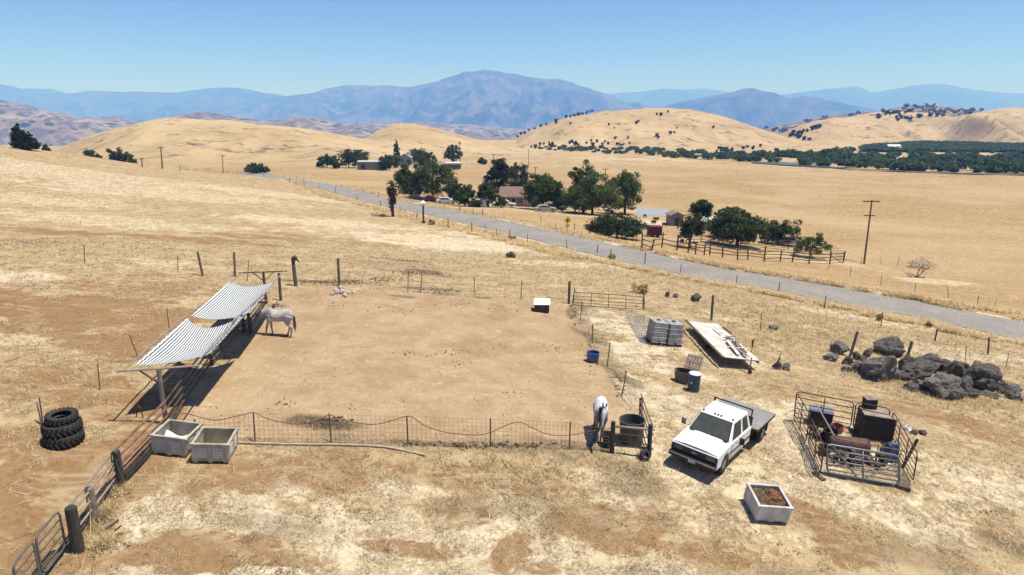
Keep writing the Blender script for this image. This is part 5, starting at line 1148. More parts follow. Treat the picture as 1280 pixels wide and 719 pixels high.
# wire panel lying left of the tanks
a = W(782,397); b = W(806,394); c = W(808,431); d_ = W(800,428)
mb = MB(); n_ = 16
for i in range(n_+1):
    f = i/n_; mb.rod(a.lerp(d_, f)+Vector((0,0,.06+.25*math.sin(f*3.1))), b.lerp(c, f)+Vector((0,0,.08+.3*math.sin(f*3.1))), .010, n=3); mb.rod(a.lerp(b, f)+Vector((0,0,.07)), d_.lerp(c, f)+Vector((0,0,.09)), .010, n=3)
tag(obj('wire_netting', mb, cageM), 'sheet of grey wire mesh lying on the ground left of the white tanks', 'wire mesh')
# ------------------------------------------------------------ plank trailer
A_ = W(860,402,.64); B_ = W(895,403,.64); C_ = W(947,449,.64); D_ = W(905,448,.64)
ex = ((B_-A_)+(C_-D_))/2; ey = ((A_-D_)+(B_-C_))/2; c = (A_+B_+C_+D_)/4; ang = math.atan2(ey.y, ey.x)-math.pi/2; wd = abs(ex.dot(Vector((math.cos(ang), math.sin(ang), 0)))); ln = ey.length
p = Vector((c.x, c.y, gz(c.x, c.y))); tr = thing('plank_trailer', 'low white decked trailer heaped with old planks beside the tanks', 'trailer', p, ang, tilt=1.5)
deckM = pmat('weathered_white_board', (.70,.67,.61), .8, var=.2, scale=2, col2=(.45,.40,.33), bump=.2)
obj('deck', MB().box((0,0,.64),(wd,ln,.05)), deckM, tr, bevel=.01)
mb = MB(); [mb.box((s*(wd/2-.08),0,.55),(.08,ln,.10)) for s in (-1,1)]; [mb.box((0,k*ln/2.2,.55),(wd-.25,.08,.08)) for k in (-1,-.5,0,.5,1)]; obj('chassis', mb, rust, tr)
for s in (-1, 1):
    w_ = obj('wheel', MB().lathe([(.12,-.09),(.27,-.1),(.3,0),(.27,.1),(.12,.09),(.12,-.09)], (s*(wd/2-.18),-.2,.3), 20, M=Matrix.Rotation(R(90),4,'Y')), rubber, tr, smooth=True)
    obj('hub', MB().lathe([(.12,-.04),(0,-.03)], (s*(wd/2-.16),-.2,.3), 12, M=Matrix.Rotation(R(90),4,'Y')), galv, w_)
mb = MB(); mb.rod((0,-ln/2,.55),(.25,-ln/2-.75,.38),.045,n=6); obj('drawbar', mb, rust, tr)
T = thing('jockey_wheel', 'x', 'x'); bpy.data.objects.remove(T)
obj('jockey_wheel', MB().rod((.3,-ln/2-.6,.05),(.28,-ln/2-.6,.95),.03,n=6).lathe([(0,-.05),(.15,-.06),(.17,0),(.15,.06),(0,.05)], (.32,-ln/2-.62,.17), 14, M=Matrix.Rotation(R(90),4,'Y')), darksteel, tr, smooth=True)
pk = random.Random(21)
for i in range(11):
    y0 = pk.uniform(-.48, .1)*ln; L = pk.uniform(1.4, 3.0); x0 = pk.uniform(-.2, .42)*wd*.9; a = pk.gauss(.06, .13)+(1.3 if i in (3, 9) else 0)
    mt = [wood, greywood, deckM, rust][pk.choice([0, 1, 1, 1, 2, 2])]; z = .69+.045*(i % 4)+.01*i/3
    y1 = min(y0+L*math.cos(a), ln*.49); x1 = max(-wd*.48, min(wd*.48, x0+L*math.sin(a)))
    o = obj('plank', MB().plank((x0, y0, z), (x1, y1, z+pk.uniform(-.02, .06)), pk.choice([.12,.16,.2]), .035), mt)
    o.rotation_mode = 'QUATERNION'; o.rotation_quaternion = tr.rotation_quaternion; o.location = tr.location
    tag(o, 'old weathered plank in the loose heap on the white trailer deck', 'plank', 'planks heaped on the trailer')
for i, (u0, v0, u1, v1, lab) in enumerate([(857,400,904,447,'long dark board along the left edge of the trailer deck'),(904,409,914,417,'short dark board at the right edge of the trailer deck')]):
    a, b = W(u0, v0, .70), W(u1, v1, .70); tag(obj('board', MB().plank(a, b, .14, .05), wood), lab, 'board')
a, b = W(936,450), W(943.5,424,0); p, h = lean_to(936,450,943.5,423,0)
fl = thing('flag_stick', 'thin leaning stick with a dull red rag at the trailer\'s near end', 'flag', p); obj('stick', MB().rod((0,0,-.1), h-p, .02, n=5), wood, fl)
mb = MB(); e_ = (h-p); mb.sheet(lambda u, v: tuple(e_*(1-.34*u)+Vector((-.16*v*(1-u*.6), -.03*math.sin(v*4), -.1*v))), 6, 4); o = obj('rag', mb, pmat('dull_red_rag', (.30,.08,.05), .9, var=.2), fl, smooth=True); o.modifiers.new('s', 'SOLIDIFY').thickness = .01
# ------------------------------------------------------------ trough, barrel, pallet
p = W(857.5,480); p = p+Vector((0,.2,0)); tub('stock_trough', p, .40, .41, .62, pmat('old_trough_steel', (.18,.165,.145), .7, .2, var=.3, col2=(.10,.08,.06)), 'oval grey metal trough standing beside the blue barrel', rz=-.75, sx=1.45, sy=.85, fill=(.1, feedM))
p = W(868,491)+Vector((0,.25,0)); t = tub('barrel', p, .29, .29, .88, pmat('dark_blue_plastic', (.025,.085,.13), .45, var=.2, scale=3), 'dark blue plastic barrel with a white lid by the grey trough', cat='barrel'); t.rotation_quaternion = Euler((0,.05,0)).to_quaternion()
obj('lid', MB().lathe([(0,.0),(.29,.0),(.31,-.03),(.31,.02),(.27,.05),(0,.05)], (0,0,.9), 24), whitemat, t, smooth=True)
obj('hoop', MB().lathe([(.29,.3),(.305,.32),(.29,.34)], (0,0,0), 24), _mats['dark_blue_plastic'], t); obj('hoop', MB().lathe([(.29,.58),(.305,.60),(.29,.62)], (0,0,0), 24), _mats['dark_blue_plastic'], t)
obj('handle_patch', MB().box((-.2,-.22,.5),(.07,.02,.09), rz=-.7), whitemat, t)
p = W(865,462); t = thing('pallet', 'small grey wooden pallet leaning behind the trough', 'pallet', p, .5); t.rotation_quaternion = Euler((R(52), 0, -.6)).to_quaternion()
mb = MB(); [mb.box((-.36+k*.18, .4, .05), (.13, .85, .02)) for k in range(5)]; obj('deck_boards', mb, greywood, t); mb = MB(); [mb.box((0, .06+k*.34, .0), (.86, .08, .075)) for k in range(3)]; obj('bearers', mb, greywood, t)
tag(obj('stick', MB().rod((0,0,-.05), (.05,0,.75), .015, n=4), wood), 'thin stick standing behind the grey trough', 'stick').location = W(860,466)
# ------------------------------------------------------------ truck
paint = pmat('white_truck_paint', (.80,.80,.79), .35, var=.05, scale=2, spec=.5, col2=(.72,.71,.68)); glassM = pmat('dusty_dark_glass', (.05,.06,.05), .12, var=.3, scale=1.5, col2=(.10,.10,.085), spec=.6)
trim = pmat('black_trim', (.018,.018,.02), .5, var=.2); chrome = pmat('dull_chrome', (.50,.50,.50), .25, .9, var=.15); bedM = pmat('worn_steel_deck', (.30,.295,.29), .65, .1, var=.25, scale=1.2, col2=(.22,.195,.18), amt=.9)
fr = W(866,585,.62); re = W(931,500.5,1.0); dv = Vector((fr.x-re.x, fr.y-re.y, 0)); TL = 6.3; hd = math.atan2(dv.y, dv.x)-math.pi/2-R(5); cen = (fr+re)/2; cen.z = gz(cen.x, cen.y)
tk = thing('flatbed_truck', 'white flatbed pickup with a rusty grey deck parked facing the camera', 'truck', cen, hd, tilt=2.2); tk.scale = (.955, .955, .955)
F0 = TL/2
def yy(f): return F0-f
arch = lambda c, r, z, n=9: [(yy(c+r*math.cos(math.pi*k/n)*-1), z+r*math.sin(math.pi*k/n)) for k in range(n+1)]
side = [(yy(.10), .45), (yy(.08), .70), (yy(.09), .93), (yy(.16), 1.0), (yy(.75), 1.06), (yy(1.36), 1.12), (yy(3.72), 1.12), (yy(3.74), .45)]
ar = arch(.98, .45, .42); side = side+ar[::-1][:0]
outline = side[:8] + [(yy(1.45), .42)] + [(yy(.98+.45*math.cos(math.pi*k/9)), .42+.45*math.sin(math.pi*k/9)) for k in range(10)] + [(yy(.50), .45)]
obj('body', MB().prism(outline, 'x', -.955, .955), paint, tk, bevel=.03)
obj('hood', MB().sheet(lambda u, v: ((u-.5)*1.72, yy(.14+v*1.22), 1.008+v*.115+.035*(1-(2*u-1)**2)+(.012 if abs(u-.5) < .33 else 0)), 18, 8), paint, tk, smooth=True)
gb_ = [(-.90, yy(1.34), 1.11), (.90, yy(1.34), 1.11), (.92, yy(3.70), 1.11), (-.92, yy(3.70), 1.11)]; gt2 = [(-.70, yy(2.02), 1.78), (.70, yy(2.02), 1.78), (.73, yy(3.50), 1.80), (-.73, yy(3.50), 1.80)]
obj('cab', MB().add(gb_+gt2, [(0,3,2,1),(4,5,6,7),(0,1,5,4),(1,2,6,5),(2,3,7,6),(3,0,4,7)]), paint, tk, bevel=.05)
obj('roof', MB().sheet(lambda u, v: ((u-.5)*1.36, yy(2.06+v*1.4), 1.787+.015*v+.035*(1-(2*u-1)**4)*(1-(2*v-1)**6)), 14, 14), paint, tk, smooth=True)
def face_patch(q, u0, u1, v0, v1, off, ul=None):
    """patch on quad q (bl, br, tr, tl)"""
    q = [Vector(x) for x in q]; n = (q[1]-q[0]).cross(q[3]-q[0]).normalized()*off
    f = lambda u, v: q[0].lerp(q[1], u).lerp(q[3].lerp(q[2], u), v)+n
    if ul is None: ul = (u0, u1)
    return [f(u0, v0), f(u1, v0), f(ul[1], v1), f(ul[0], v1)]
def pane(name, c, mat, th_=.006):
    n = (c[1]-c[0]).cross(c[3]-c[0]).normalized()*th_; return obj(name, MB().add(list(c)+[p-n*2 for p in c], [(0,1,2,3),(7,6,5,4),(0,4,5,1),(1,5,6,2),(2,6,7,3),(3,7,4,0)]), mat, tk)
fq = [gb_[1], gb_[0], gt2[0], gt2[1]]; fq = [gb_[0], gb_[1], gt2[1], gt2[0]]
n_ = (Vector(fq[1])-Vector(fq[0])).cross(Vector(fq[3])-Vector(fq[0])); sg_ = 1 if n_.y > 0 else -1
pane('windscreen_seal', face_patch(fq, .035, .965, .05, .93, sg_*.006), trim); pane('windscreen', face_patch(fq, .055, .945, .075, .90, sg_*.014), glassM)
for s in (-1, 1):
    a, b, c, d = (gb_[1], gb_[2], gt2[2], gt2[1]) if s > 0 else (gb_[0], gb_[3], gt2[3], gt2[0]); q_ = [a, b, c, d]
    n_ = (Vector(q_[1])-Vector(q_[0])).cross(Vector(q_[3])-Vector(q_[0])); sg_ = 1 if n_.x*s > 0 else -1
    pane('door_window', face_patch(q_, .10, .50, .08, .88, sg_*.012, ul=(.03, .47)), glassM); pane('rear_side_window', face_patch(q_, .60, .88, .10, .86, sg_*.012, ul=(.58, .87)), glassM)
    mb = MB()
    for f in (1.50, 2.62, 3.68): mb.box((s*.957, yy(f), .80), (.008, .014, .6))
    mb.box((s*.957, yy(2.06), .51), (.008, 1.12, .014)); obj('door_gap', mb, trim, tk)
    obj('door_handle', MB().box((s*.975, yy(2.45), .97), (.03, .16, .035)), trim, tk)
    obj('side_moulding', MB().box((s*.962, yy(2.55), .72), (.02, 2.3, .06)), trim, tk)
    mir = obj('mirror', MB().box((s*1.23, yy(1.72), 1.22), (.19, .09, .27)), trim if s < 0 else pmat('grey_mirror_shell', (.33,.32,.30), .6), tk, bevel=.02)
    obj('mirror_arm', MB().rod((s*.93, yy(1.72), 1.10), (s*1.2, yy(1.72), 1.12), .014, n=5).rod((s*.93, yy(1.75), 1.32), (s*1.2, yy(1.72), 1.33), .012, n=5), chrome, mir)
    obj('headlight', MB().box((s*.66, yy(.075), .83), (.36, .03, .17)), pmat('shaded_headlight_glass', (.12,.12,.12), .2, .2, var=.2, spec=.8), tk, bevel=.01)  # lens colour darkened for the shade on the truck's front
    obj('indicator', MB().box((s*.905, yy(.10), .83), (.07, .05, .16)), pmat('amber_lens', (.45,.16,.03), .3), tk)
    obj('tow_hook', MB().tube([(s*.35, yy(.05), .42), (s*.35, yy(-.03), .44), (s*.35, yy(-.03), .49)], .014, 5), darksteel, tk)
    def wheel(x, f, r=.39, w=.24, nm='wheel'):
        M = Matrix.Rotation(R(90), 4, 'Y'); o_ = obj(nm, MB().lathe([(r*.56,-w/2),(r*.86,-w/2-.01),(r,-w*.36),(r,w*.36),(r*.86,w/2+.01),(r*.56,w/2),(r*.5,0),(r*.56,-w/2)], (x, yy(f), r), 26, M=M), rubber, tk, smooth=True)
        k = 1 if x > 0 else -1; obj('rim', MB().lathe([(r*.56, k*(w/2-.01)), (r*.52, k*(w/2-.05)), (r*.3, k*(w/2-.07)), (r*.22, k*(w/2+.0)), (0, k*(w/2+.01))], (x, yy(f), r), 20, M=M), chrome, o_, smooth=True)
    wheel(s*.82, .98); wheel(s*.70, 5.15); wheel(s*.97, 5.15)
    obj('inner_arch', MB().lathe([(.46,-.18),(.46,.18)], (s*.76, yy(.98), .42), 18, M=Matrix.Rotation(R(90),4,'Y')), trim, tk)
obj('grille', MB().box((0, yy(.075), .83), (.94, .03, .19)), trim, tk)
mb = MB(); [mb.box((0, yy(.055), .765+k*.045), (.92, .012, .012)) for k in range(4)]; obj('grille_bars', mb, pmat('grille_grey', (.12,.12,.13), .4, .4), tk)
gold = pmat('dull_gold_emblem', (.50,.40,.20), .4, .4)
mb = MB(); mb.add([(-.11, yy(.042), .81), (-.04, yy(.042), .81), (-.035, yy(.042), .795), (.055, yy(.042), .795), (.05, yy(.042), .81), (.12, yy(.042), .81), (.105, yy(.042), .85), (.04, yy(.042), .85), (.035, yy(.042), .865), (-.055, yy(.042), .865), (-.05, yy(.042), .85), (-.125, yy(.042), .85)], [tuple(range(12))]); o = obj('emblem', mb, gold, tk); o.modifiers.new('s', 'SOLIDIFY').thickness = .012
obj('shaded_fascia', MB().box((0, yy(.082), .82), (1.84, .03, .25)), trim, tk)  # black grille surround, widened to paint the shade over the front
obj('front_valance', MB().box((0, yy(.09), .68), (1.86, .05, .10)), trim, tk)
obj('bumper', MB().box((0, yy(.0), .55), (1.94, .16, .19)), pmat('dark_bumper', (.03,.04,.06), .3, .6, spec=.6), tk, bevel=.03); obj('bumper_strip', MB().box((0, yy(-.088), .60), (1.9, .012, .045)), chrome, tk)
obj('number_plate', MB().box((-.02, yy(-.094), .52), (.30, .01, .13)), pmat('plate_white', (.45,.48,.55), .5), tk)
for k in (-.62, -.13, 0, .13, .62): obj('roof_light', MB().box((k, yy(2.10), 1.83), (.07, .09, .035)), pmat('dark_amber', (.15,.08,.04), .4), tk, bevel=.01)
for s in (-1, 1): obj('wiper', MB().rod((s*.12+.1, yy(1.33), 1.15), (s*.12-.42, yy(1.42), 1.22), .010, n=4), trim, tk)
mb = MB(); mb.box((0, yy(1.335), 1.128), (1.55, .12, .02)); obj('cowl', mb, trim, tk)
obj('chassis', MB().box((-.4, yy(3.4), .50), (.1, 5.4, .16)).box((.4, yy(3.4), .50), (.1, 5.4, .16)).box((0, yy(1.2), .5), (1.2, 1.2, .3)).rod((-.8, yy(5.15), .4), (.8, yy(5.15), .4), .08), trim, tk)
obj('flat_deck', MB().box((0, yy(5.1), .975), (2.36, 2.4, .05)), bedM, tk, bevel=.01)
mb = MB(); [mb.box((s*1.15, yy(5.1), .93), (.06, 2.4, .12)) for s in (-1, 1)]; [mb.box((0, yy(4.0+k*.52), .90), (2.2, .06, .10)) for k in range(5)]; mb.box((0, yy(6.29), .92), (2.3, .05, .14)); obj('deck_frame', mb, rust, tk)
obj('headboard', MB().box((0, yy(3.84), 1.80), (1.66, .05, .05)).box((-.82, yy(3.84), 1.4), (.05, .05, .78)).box((.82, yy(3.84), 1.4), (.07, .06, .85)).box((0, yy(3.84), 1.25), (1.8, .03, .5)), darksteel, tk)
for s in (-1, 1): obj('mud_flap', MB().box((s*.84, yy(5.72), .55), (.5, .015, .5)), rubber, tk); obj('tail_light', MB().box((s*.95, yy(6.32), .90), (.2, .02, .07)), pmat('red_lens', (.30,.02,.02), .3), tk)
# ------------------------------------------------------------ junk pen
pn = dict(BL=W(992,526), FL=W(1025,597), FR=W(1137,607), BR=W(1105,547))
def panel_thing(a, b, H, nr, mat, label, r=.022, lean=None, verts=(.5,), name='livestock_fence', group='steel panels round the junk', lift=.18):
    t = thing(name, label, 'panel', a, 0, group); pipe_panel(a, b, H, nr, r, mat, parent=t, origin=a, verts=verts, upa=lean, lift=lift); return t
midL = pn['BL'].lerp(pn['FL'], .5); midL.z = gz(midL.x, midL.y); BRx = W(1107,549)
m1_ = pn['BL'].lerp(BRx, .62)
panel_thing(pn['BL']+Vector((0,0,0)), m1_, 1.45, 6, rust, 'rusty pipe panel closing the far side of the junk pen', verts=(.5,))
panel_thing(m1_+Vector((.1,0,0)), BRx, 1.45, 6, rust, 'short rusty pipe panel behind the big brown box', verts=())
panel_thing(pn['BL']+Vector((-.05,-.1,0)), midL, 1.45, 6, rust, 'rusty pipe panel on the left side of the junk pen, the farther one', verts=(.5,))
panel_thing(midL+Vector((.05,-.1,0)), pn['FL'], 1.3, 6, rust, 'rusty pipe panel on the left side of the junk pen, the nearer one', verts=(.5,))
panel_thing(BRx+Vector((.1,-.1,0)), pn['FR'].lerp(BRx, .0)+Vector((.12,0.02,0)), 1.35, 6, rust, 'rusty pipe panel on the right side of the junk pen', verts=(.33,.66))
ga, gb3 = W(1034,596), W(1124,611); gm = pmat('blue_grey_gate', (.16,.19,.205), .5, .4, var=.2, col2=(.20,.20,.20))
t = panel_thing(ga, gb3, 1.25, 7, gm, 'blue grey gate with crossed braces standing across the near side of the junk pen', r=.036, verts=(.5,), name='pipe_gate', lean=Vector((.0,.28,1)).normalized(), lift=.15)
up = Vector((.0,.28,1)).normalized(); e_ = gb3-ga
obj('brace', MB().rod(up*1.22+e_*.08, e_*.42+up*.15, .035, n=6), gm, t); obj('brace', MB().rod(up*.85+e_*.93, e_*.50+up*.15, .035, n=6), pipeM, t)
tag(obj('pipe', MB().rod(W(1020,505,1.2), W(1043,545,1.15), .03, n=6), pipeM), 'pale pipe laid slanting over the left panels of the junk pen', 'pipe')
tag(obj('pipe', MB().rod(W(1045,548,1.15), W(1131,564,1.05), .028, n=6), railA), 'rusty pipe lying across the pen just behind the blue grey gate', 'pipe')
a, b, c, d = W(1080.6,519,1.15), W(1121,526,1.15), W(1105.5,510,1.15), W(1071,508,1.15)
cc = (a+b+c+d)/4; ang = math.atan2((b-a).y, (b-a).x); sx = (b-a).length; sy = ((d-a).length+(c-b).length)/2; sy = min(max(sy, .9), 1.5)
gp = Vector((cc.x, cc.y, gz(cc.x, cc.y))); t = thing('metal_crate', 'big open brown metal box with a paler top inside the junk pen', 'box', gp, ang, tilt=.5)
brownbox = pmat('shaded_rusty_sheet', (.042,.032,.027), .8, .0, var=.35, scale=2, col2=(.035,.027,.022)); paletop = pmat('pale_rust_top', (.36,.30,.24), .8, var=.25, scale=3, col2=(.20,.14,.10))  # sides coloured darker to stand for their shade; top a paler grey brown
obj('body', MB().box((0,0,.58),(sx,sy,1.12)), brownbox, t, bevel=.015); obj('top', MB().box((0,0,1.15),(sx+.03,sy+.03,.03)), paletop, t)
mb = MB(); [mb.box((k*(sx/2-.03), -sy/2-.015, .58), (.06, .03, 1.1)) for k in (-1, 1)]; mb.box((0,-sy/2-.015,.08),(sx-.12,.03,.08)); obj('corner_irons', mb, rust, t)
p2 = W(1088,498,1.62); t2 = thing('metal_box', 'smaller dark box standing on the big brown metal box', 'box', Vector((p2.x, p2.y, gp.z+1.175)), ang+.25)
obj('body', MB().box((0,0,.22),(.46,.46,.44)), brownbox, t2, bevel=.01); obj('lid', MB().box((0,0,.452),(.48,.48,.02)), paletop, t2)
p3 = W(1027,534); t3 = thing('tool_chest', 'blue grey metal chest at the left inside the junk pen', 'chest', p3+Vector((0,.3,0)), -.35, tilt=.5)
obj('body', MB().box((0,0,.36),(.95,.72,.66)), trim, t3, bevel=.01); obj('lid', MB().box((0,0,.71),(.99,.76,.05)), pmat('blue_grey_lid', (.25,.27,.31), .5, .2, var=.3), t3, bevel=.01); obj('lid_ridge', MB().box((0,0,.745),(.03,.74,.02)), trim, t3)
for i, (u, v, r, h, m, lab) in enumerate([(1046,540,.27,.30,pmat('pink_red_plastic',(.36,.09,.09),.6),'pinkish red basin beside the blue grey chest'),(1037,552,.30,.5,trim,'black drum left of the low rusty tank'),(1030,568,.24,.35,rust,'small rusty drum at the left panels')]):
    p = W(u, v); tub('basin' if i == 0 else 'drum', p, r*.85, r, h, m, lab, cat='basin' if i == 0 else 'drum', n=18)
p = W(1063,568); t = thing('fuel_tank', 'low rusty horizontal tank lying behind the gate of the junk pen', 'tank', p+Vector((0,.2,.34)), -.25)
obj('shell', MB().lathe([(0,-.8),(.22,-.78),(.32,-.68),(.33,0),(.32,.68),(.22,.78),(0,.8)], (0,0,0), 20, M=Matrix.Rotation(R(90),4,'Y')), pmat('old_red_paint', (.11,.06,.05), .7, var=.3, col2=(.10,.05,.04)), t, smooth=True); obj('legs', MB().box((-.5,0,-.3),(.06,.5,.25)).box((.5,0,-.3),(.06,.5,.25)), rust, t)
mb = MB(); jr = random.Random(4)
for k in range(9): 
    a_ = W(1107+jr.uniform(-8,14), 573+jr.uniform(-6,10), .1); mb.rod(a_, a_+Vector((jr.uniform(-.6,.6), jr.uniform(-.3,.5), jr.uniform(.2,.7))), .022, n=5)
tag(obj('scrap_pipes', mb, rust), 'tangle of rusty pipes in the right corner of the junk pen', 'scrap')
for u_, v_, lab_, sd_ in ((1052,578,'dark heap of scrap iron behind the left half of the blue grey gate',11),(1086,580,'dark heap of scrap iron behind the middle of the blue grey gate',12),(1030,548,'black scrap at the foot of the blue grey chest',13)):
    c_ = W(u_, v_); q_ = random.Random(sd_); mb = MB()
    for _ in range(14): mb.box(c_+Vector((q_.uniform(-.55,.55), q_.uniform(-.3,.35), q_.uniform(.05,.42))), (q_.uniform(.1,.45), q_.uniform(.08,.3), q_.uniform(.05,.25)), M=Euler((q_.uniform(-.5,.5), q_.uniform(-.5,.5), q_.uniform(0,3))).to_matrix().to_4x4())
    for _ in range(8): a_ = c_+Vector((q_.uniform(-.5,.5), q_.uniform(-.3,.3), .1)); mb.rod(a_, a_+Vector((q_.uniform(-.7,.7), q_.uniform(-.3,.3), q_.uniform(.2,.8))), .022, n=5)
    tag(obj('scrap_heap', mb, darksteel), lab_, 'scrap')
p = W(1112,574); t = thing('tarp_bundle', 'blue tarpaulin bundle heaped in the right part of the junk pen', 'tarpaulin', p); obj('tarpaulin', rock_mb(.9,.7,.9,77,3,.5).xf(Matrix.Translation((0,0,.3))), pmat('blue_tarp', (.05,.10,.20), .6, var=.3, col2=(.03,.05,.10)), t)
p = W(1133,548); t = thing('white_bucket', 'crumpled white bucket hung on the right hand panels of the junk pen', 'bucket', W(1131,536,1.15)); t.rotation_quaternion = Euler((.9,.3,.2)).to_quaternion(); obj('shell', MB().lathe([(0,0),(.10,0),(.13,.22),(.14,.22),(.11,.0)], (0,0,0), 14), whitemat, t, smooth=True); obj('bail', MB().tube([(-.13,0,.22),(-.1,0,.34),(0,0,.38),(.1,0,.34),(.13,0,.22)], .007, 4), wiremat, t)
for i, (u0, v0, u1, v1, l) in enumerate([(1001,545,1019,586,'long grey board on the ground outside the left panels of the junk pen'),(1017,590,1030,600,'short dark board at the near left corner of the junk pen'),(1120,607,1137,612,'dark block at the near right corner of the junk pen')]):
    tag(obj('board', MB().plank(W(u0,v0,.06), W(u1,v1,.06), .18 if i < 2 else .3, .06 if i < 2 else .2), [greywood, wood, wood][i]), l, 'board')
for s_, l in ((0,'stout wooden stake at the right corner of the junk pen, leaning'),):
    a_, b_ = W(1128,585), W(1146,548); tag(obj('stake', MB().rod(a_, lean_to(1122,590,1147,549,0)[1], .06, n=6), wood), l, 'stake')

# ------------------------------------------------------------ horses
def loft(mb, st, n=14):
    """st: (x, y, z, side radius, other radius)"""
    P = [Vector(s[:3]) for s in st]; vs = []
    for i, s in enumerate(st):
        d = (P[min(i+1, len(P)-1)]-P[max(i-1, 0)]).normalized(); a = Vector((0, 1, 0)); b = d.cross(a).normalized()
        a = b.cross(d).normalized()
        for k in range(n):
            t = 2*math.pi*k/n; vs.append(P[i]+a*math.cos(t)*s[3]+b*math.sin(t)*s[4])
    fs = [(i*n+k, i*n+(k+1) % n, (i+1)*n+(k+1) % n, (i+1)*n+k) for i in range(len(P)-1) for k in range(n)]+[tuple(range(n-1, -1, -1)), tuple(range((len(P)-1)*n, len(P)*n))]
    return mb.add(vs, fs)
HAIR = tint_mat('horse_coat', .75)
def horse(label, base, heading, neck, head, legs, colf, manecol, tailcol, maneside=1, tilt=None, turn=0):
    H = thing('horse', label, 'horse', base, heading, None, tilt)
    mb = MB()
    loft(mb, [(-.86,0,1.18,.05,.08),(-.80,0,1.20,.15,.19),(-.68,0,1.21,.235,.28),(-.5,0,1.20,.285,.315),(-.25,0,1.15,.30,.315),(0,0,1.10,.31,.325),(.22,0,1.10,.295,.33),(.40,0,1.15,.25,.34),(.54,0,1.18,.205,.31),(.66,0,1.19,.14,.22),(.72,0,1.19,.06,.10)])
    nk = [Vector(p) for p in neck]; st = []
    k = len(nk)-1
    for i, p in enumerate(nk):
        f = i/k; st.append((p.x, p.y, p.z, .16*(1-f)+.075*f, .27*(1-f)+.13*f))
    loft(mb, st)
    h0, h1 = Vector(head[0]), Vector(head[1])
    loft(mb, [tuple(h0.lerp(h1, f))+(a, b) for f, a, b in ((-.12,.05,.06),(0,.085,.115),(.2,.10,.145),(.45,.075,.12),(.7,.055,.085),(.88,.055,.075),(1.0,.05,.06),(1.05,.02,.03))])
    for (pts, rad) in legs:
        loft(mb, [tuple(p)+(r, r*(1.25 if i < 2 else 1.0)) for i, (p, r) in enumerate(zip(pts, rad))], 10)
    tmp = bpy.data.objects.new('tmp', mesh_of('tmp', mb, HAIR)); COL.objects.link(tmp)
    rm = tmp.modifiers.new('r', 'REMESH'); rm.mode = 'VOXEL'; rm.voxel_size = .024; sm = tmp.modifiers.new('s', 'SMOOTH'); sm.factor = .5; sm.iterations = 3
    dg_ = bpy.context.evaluated_depsgraph_get(); me = bpy.data.meshes.new_from_object(tmp.evaluated_get(dg_)); bpy.data.objects.remove(tmp)
    me.name = 'horse_body'; nv = len(me.vertices); co = np.empty(nv*3, np.float32); me.vertices.foreach_get('co', co); co = co.reshape(-1, 3)
    c = colf(co); at = me.attributes.new('tint', 'FLOAT_COLOR', 'POINT'); at.data.foreach_set('color', np.concatenate([c, np.ones((nv, 1))], 1).reshape(-1).astype(np.float32))
    me.polygons.foreach_set('use_smooth', [True]*len(me.polygons)); me.materials.clear(); me.materials.append(HAIR)
    bo = bpy.data.objects.new('body', me); COL.objects.link(bo); bo.parent = H
    hair_r = random.Random(3)
    def hairs(name, roots, drop, side, n, col, w=.03):
        V, C = [], []
        for _ in range(n):
            f = hair_r.random()*(len(roots)-1.001); i = int(f); p = roots[i].lerp(roots[i+1], f-i); L = drop*hair_r.uniform(.6, 1.15)
            q1 = p+Vector((hair_r.gauss(0,.02), side*.10*hair_r.uniform(.4,1.3), -L*.45)); q2 = p+Vector((hair_r.gauss(0,.04), side*.14*hair_r.uniform(.6,1.3), -L)); wv = Vector((w*.5, 0, 0)) if abs(side) > .2 else Vector((0, w*.5, 0))
            V += [p-wv, p+wv, q1+wv, q1-wv, q1-wv, q1+wv, q2+wv*.3, q2-wv*.3]; cc_ = np.array(col)*hair_r.uniform(.6, 1.3); C += [cc_]*8
        V = np.array([tuple(v) for v in V]); o = np_mesh(name, V, np.arange(len(V)).reshape(-1, 4), HAIR, np.array(C), 4); o.parent = H; return o
    top = [p+Vector((0,0,.0)) for p in nk]
    off = []
    for i, p in enumerate(nk):
        f = i/k; d = (nk[min(i+1,k)]-nk[max(i-1,0)]).normalized(); b = Vector((-d.z, 0, d.x)); b = b if b.z > 0 else -b; off.append(p+b*(.27*(1-f)+.13*f)*.96)
    hairs('mane', off, .30, maneside, 360, manecol, .05)
    fh = [off[-1], h0.lerp(h1, .05)+(off[-1]-nk[-1])*.6]; hairs('forelock', fh, .2, 0.1, 50, manecol, .03)
    tr_ = [Vector((-.84,0,1.28)), Vector((-.93,0,1.10)), Vector((-.96,0,.95))]; hairs('tail', tr_, .62, 0.0, 200, tailcol, .04)
    d = (h1-h0).normalized()
    up_ = (off[-1]-nk[-1]).normalized()
    for s in (-1, 1):
        e = h0+up_*.09-d*.02+Vector((0, s*.06, 0)); obj('ear', MB().tube([e, e+up_*.08-d*.03+Vector((0, s*.015, 0)), e+up_*.16-d*.02+Vector((0, s*.01, 0))], [.028,.032,.004], 6), HAIRD if colf is dark_face else HAIRL, H, smooth=True)
        ey_ = h0.lerp(h1, .30)+Vector((0, s*.092, 0))+up_*.05; obj('eye', MB().lathe([(0,-.024),(.017,-.015),(.022,0),(.017,.015),(0,.024)], ey_, 8), trim, H, smooth=True)
        n_ = h1-d*.02+Vector((0, s*.032, 0))+up_*.03; obj('nostril', MB().lathe([(0,-.014),(.014,0),(0,.014)], n_, 6), trim, H)
    for (pts, rad) in legs:
        p = Vector(pts[-1]); obj('hoof', MB().lathe([(.0,.0),(.068,.0),(.055,.085),(0,.085)], (p.x+.01, p.y, -.01), 10), pmat('hoof_horn', (.07,.06,.05), .7), H, smooth=True)
    return H
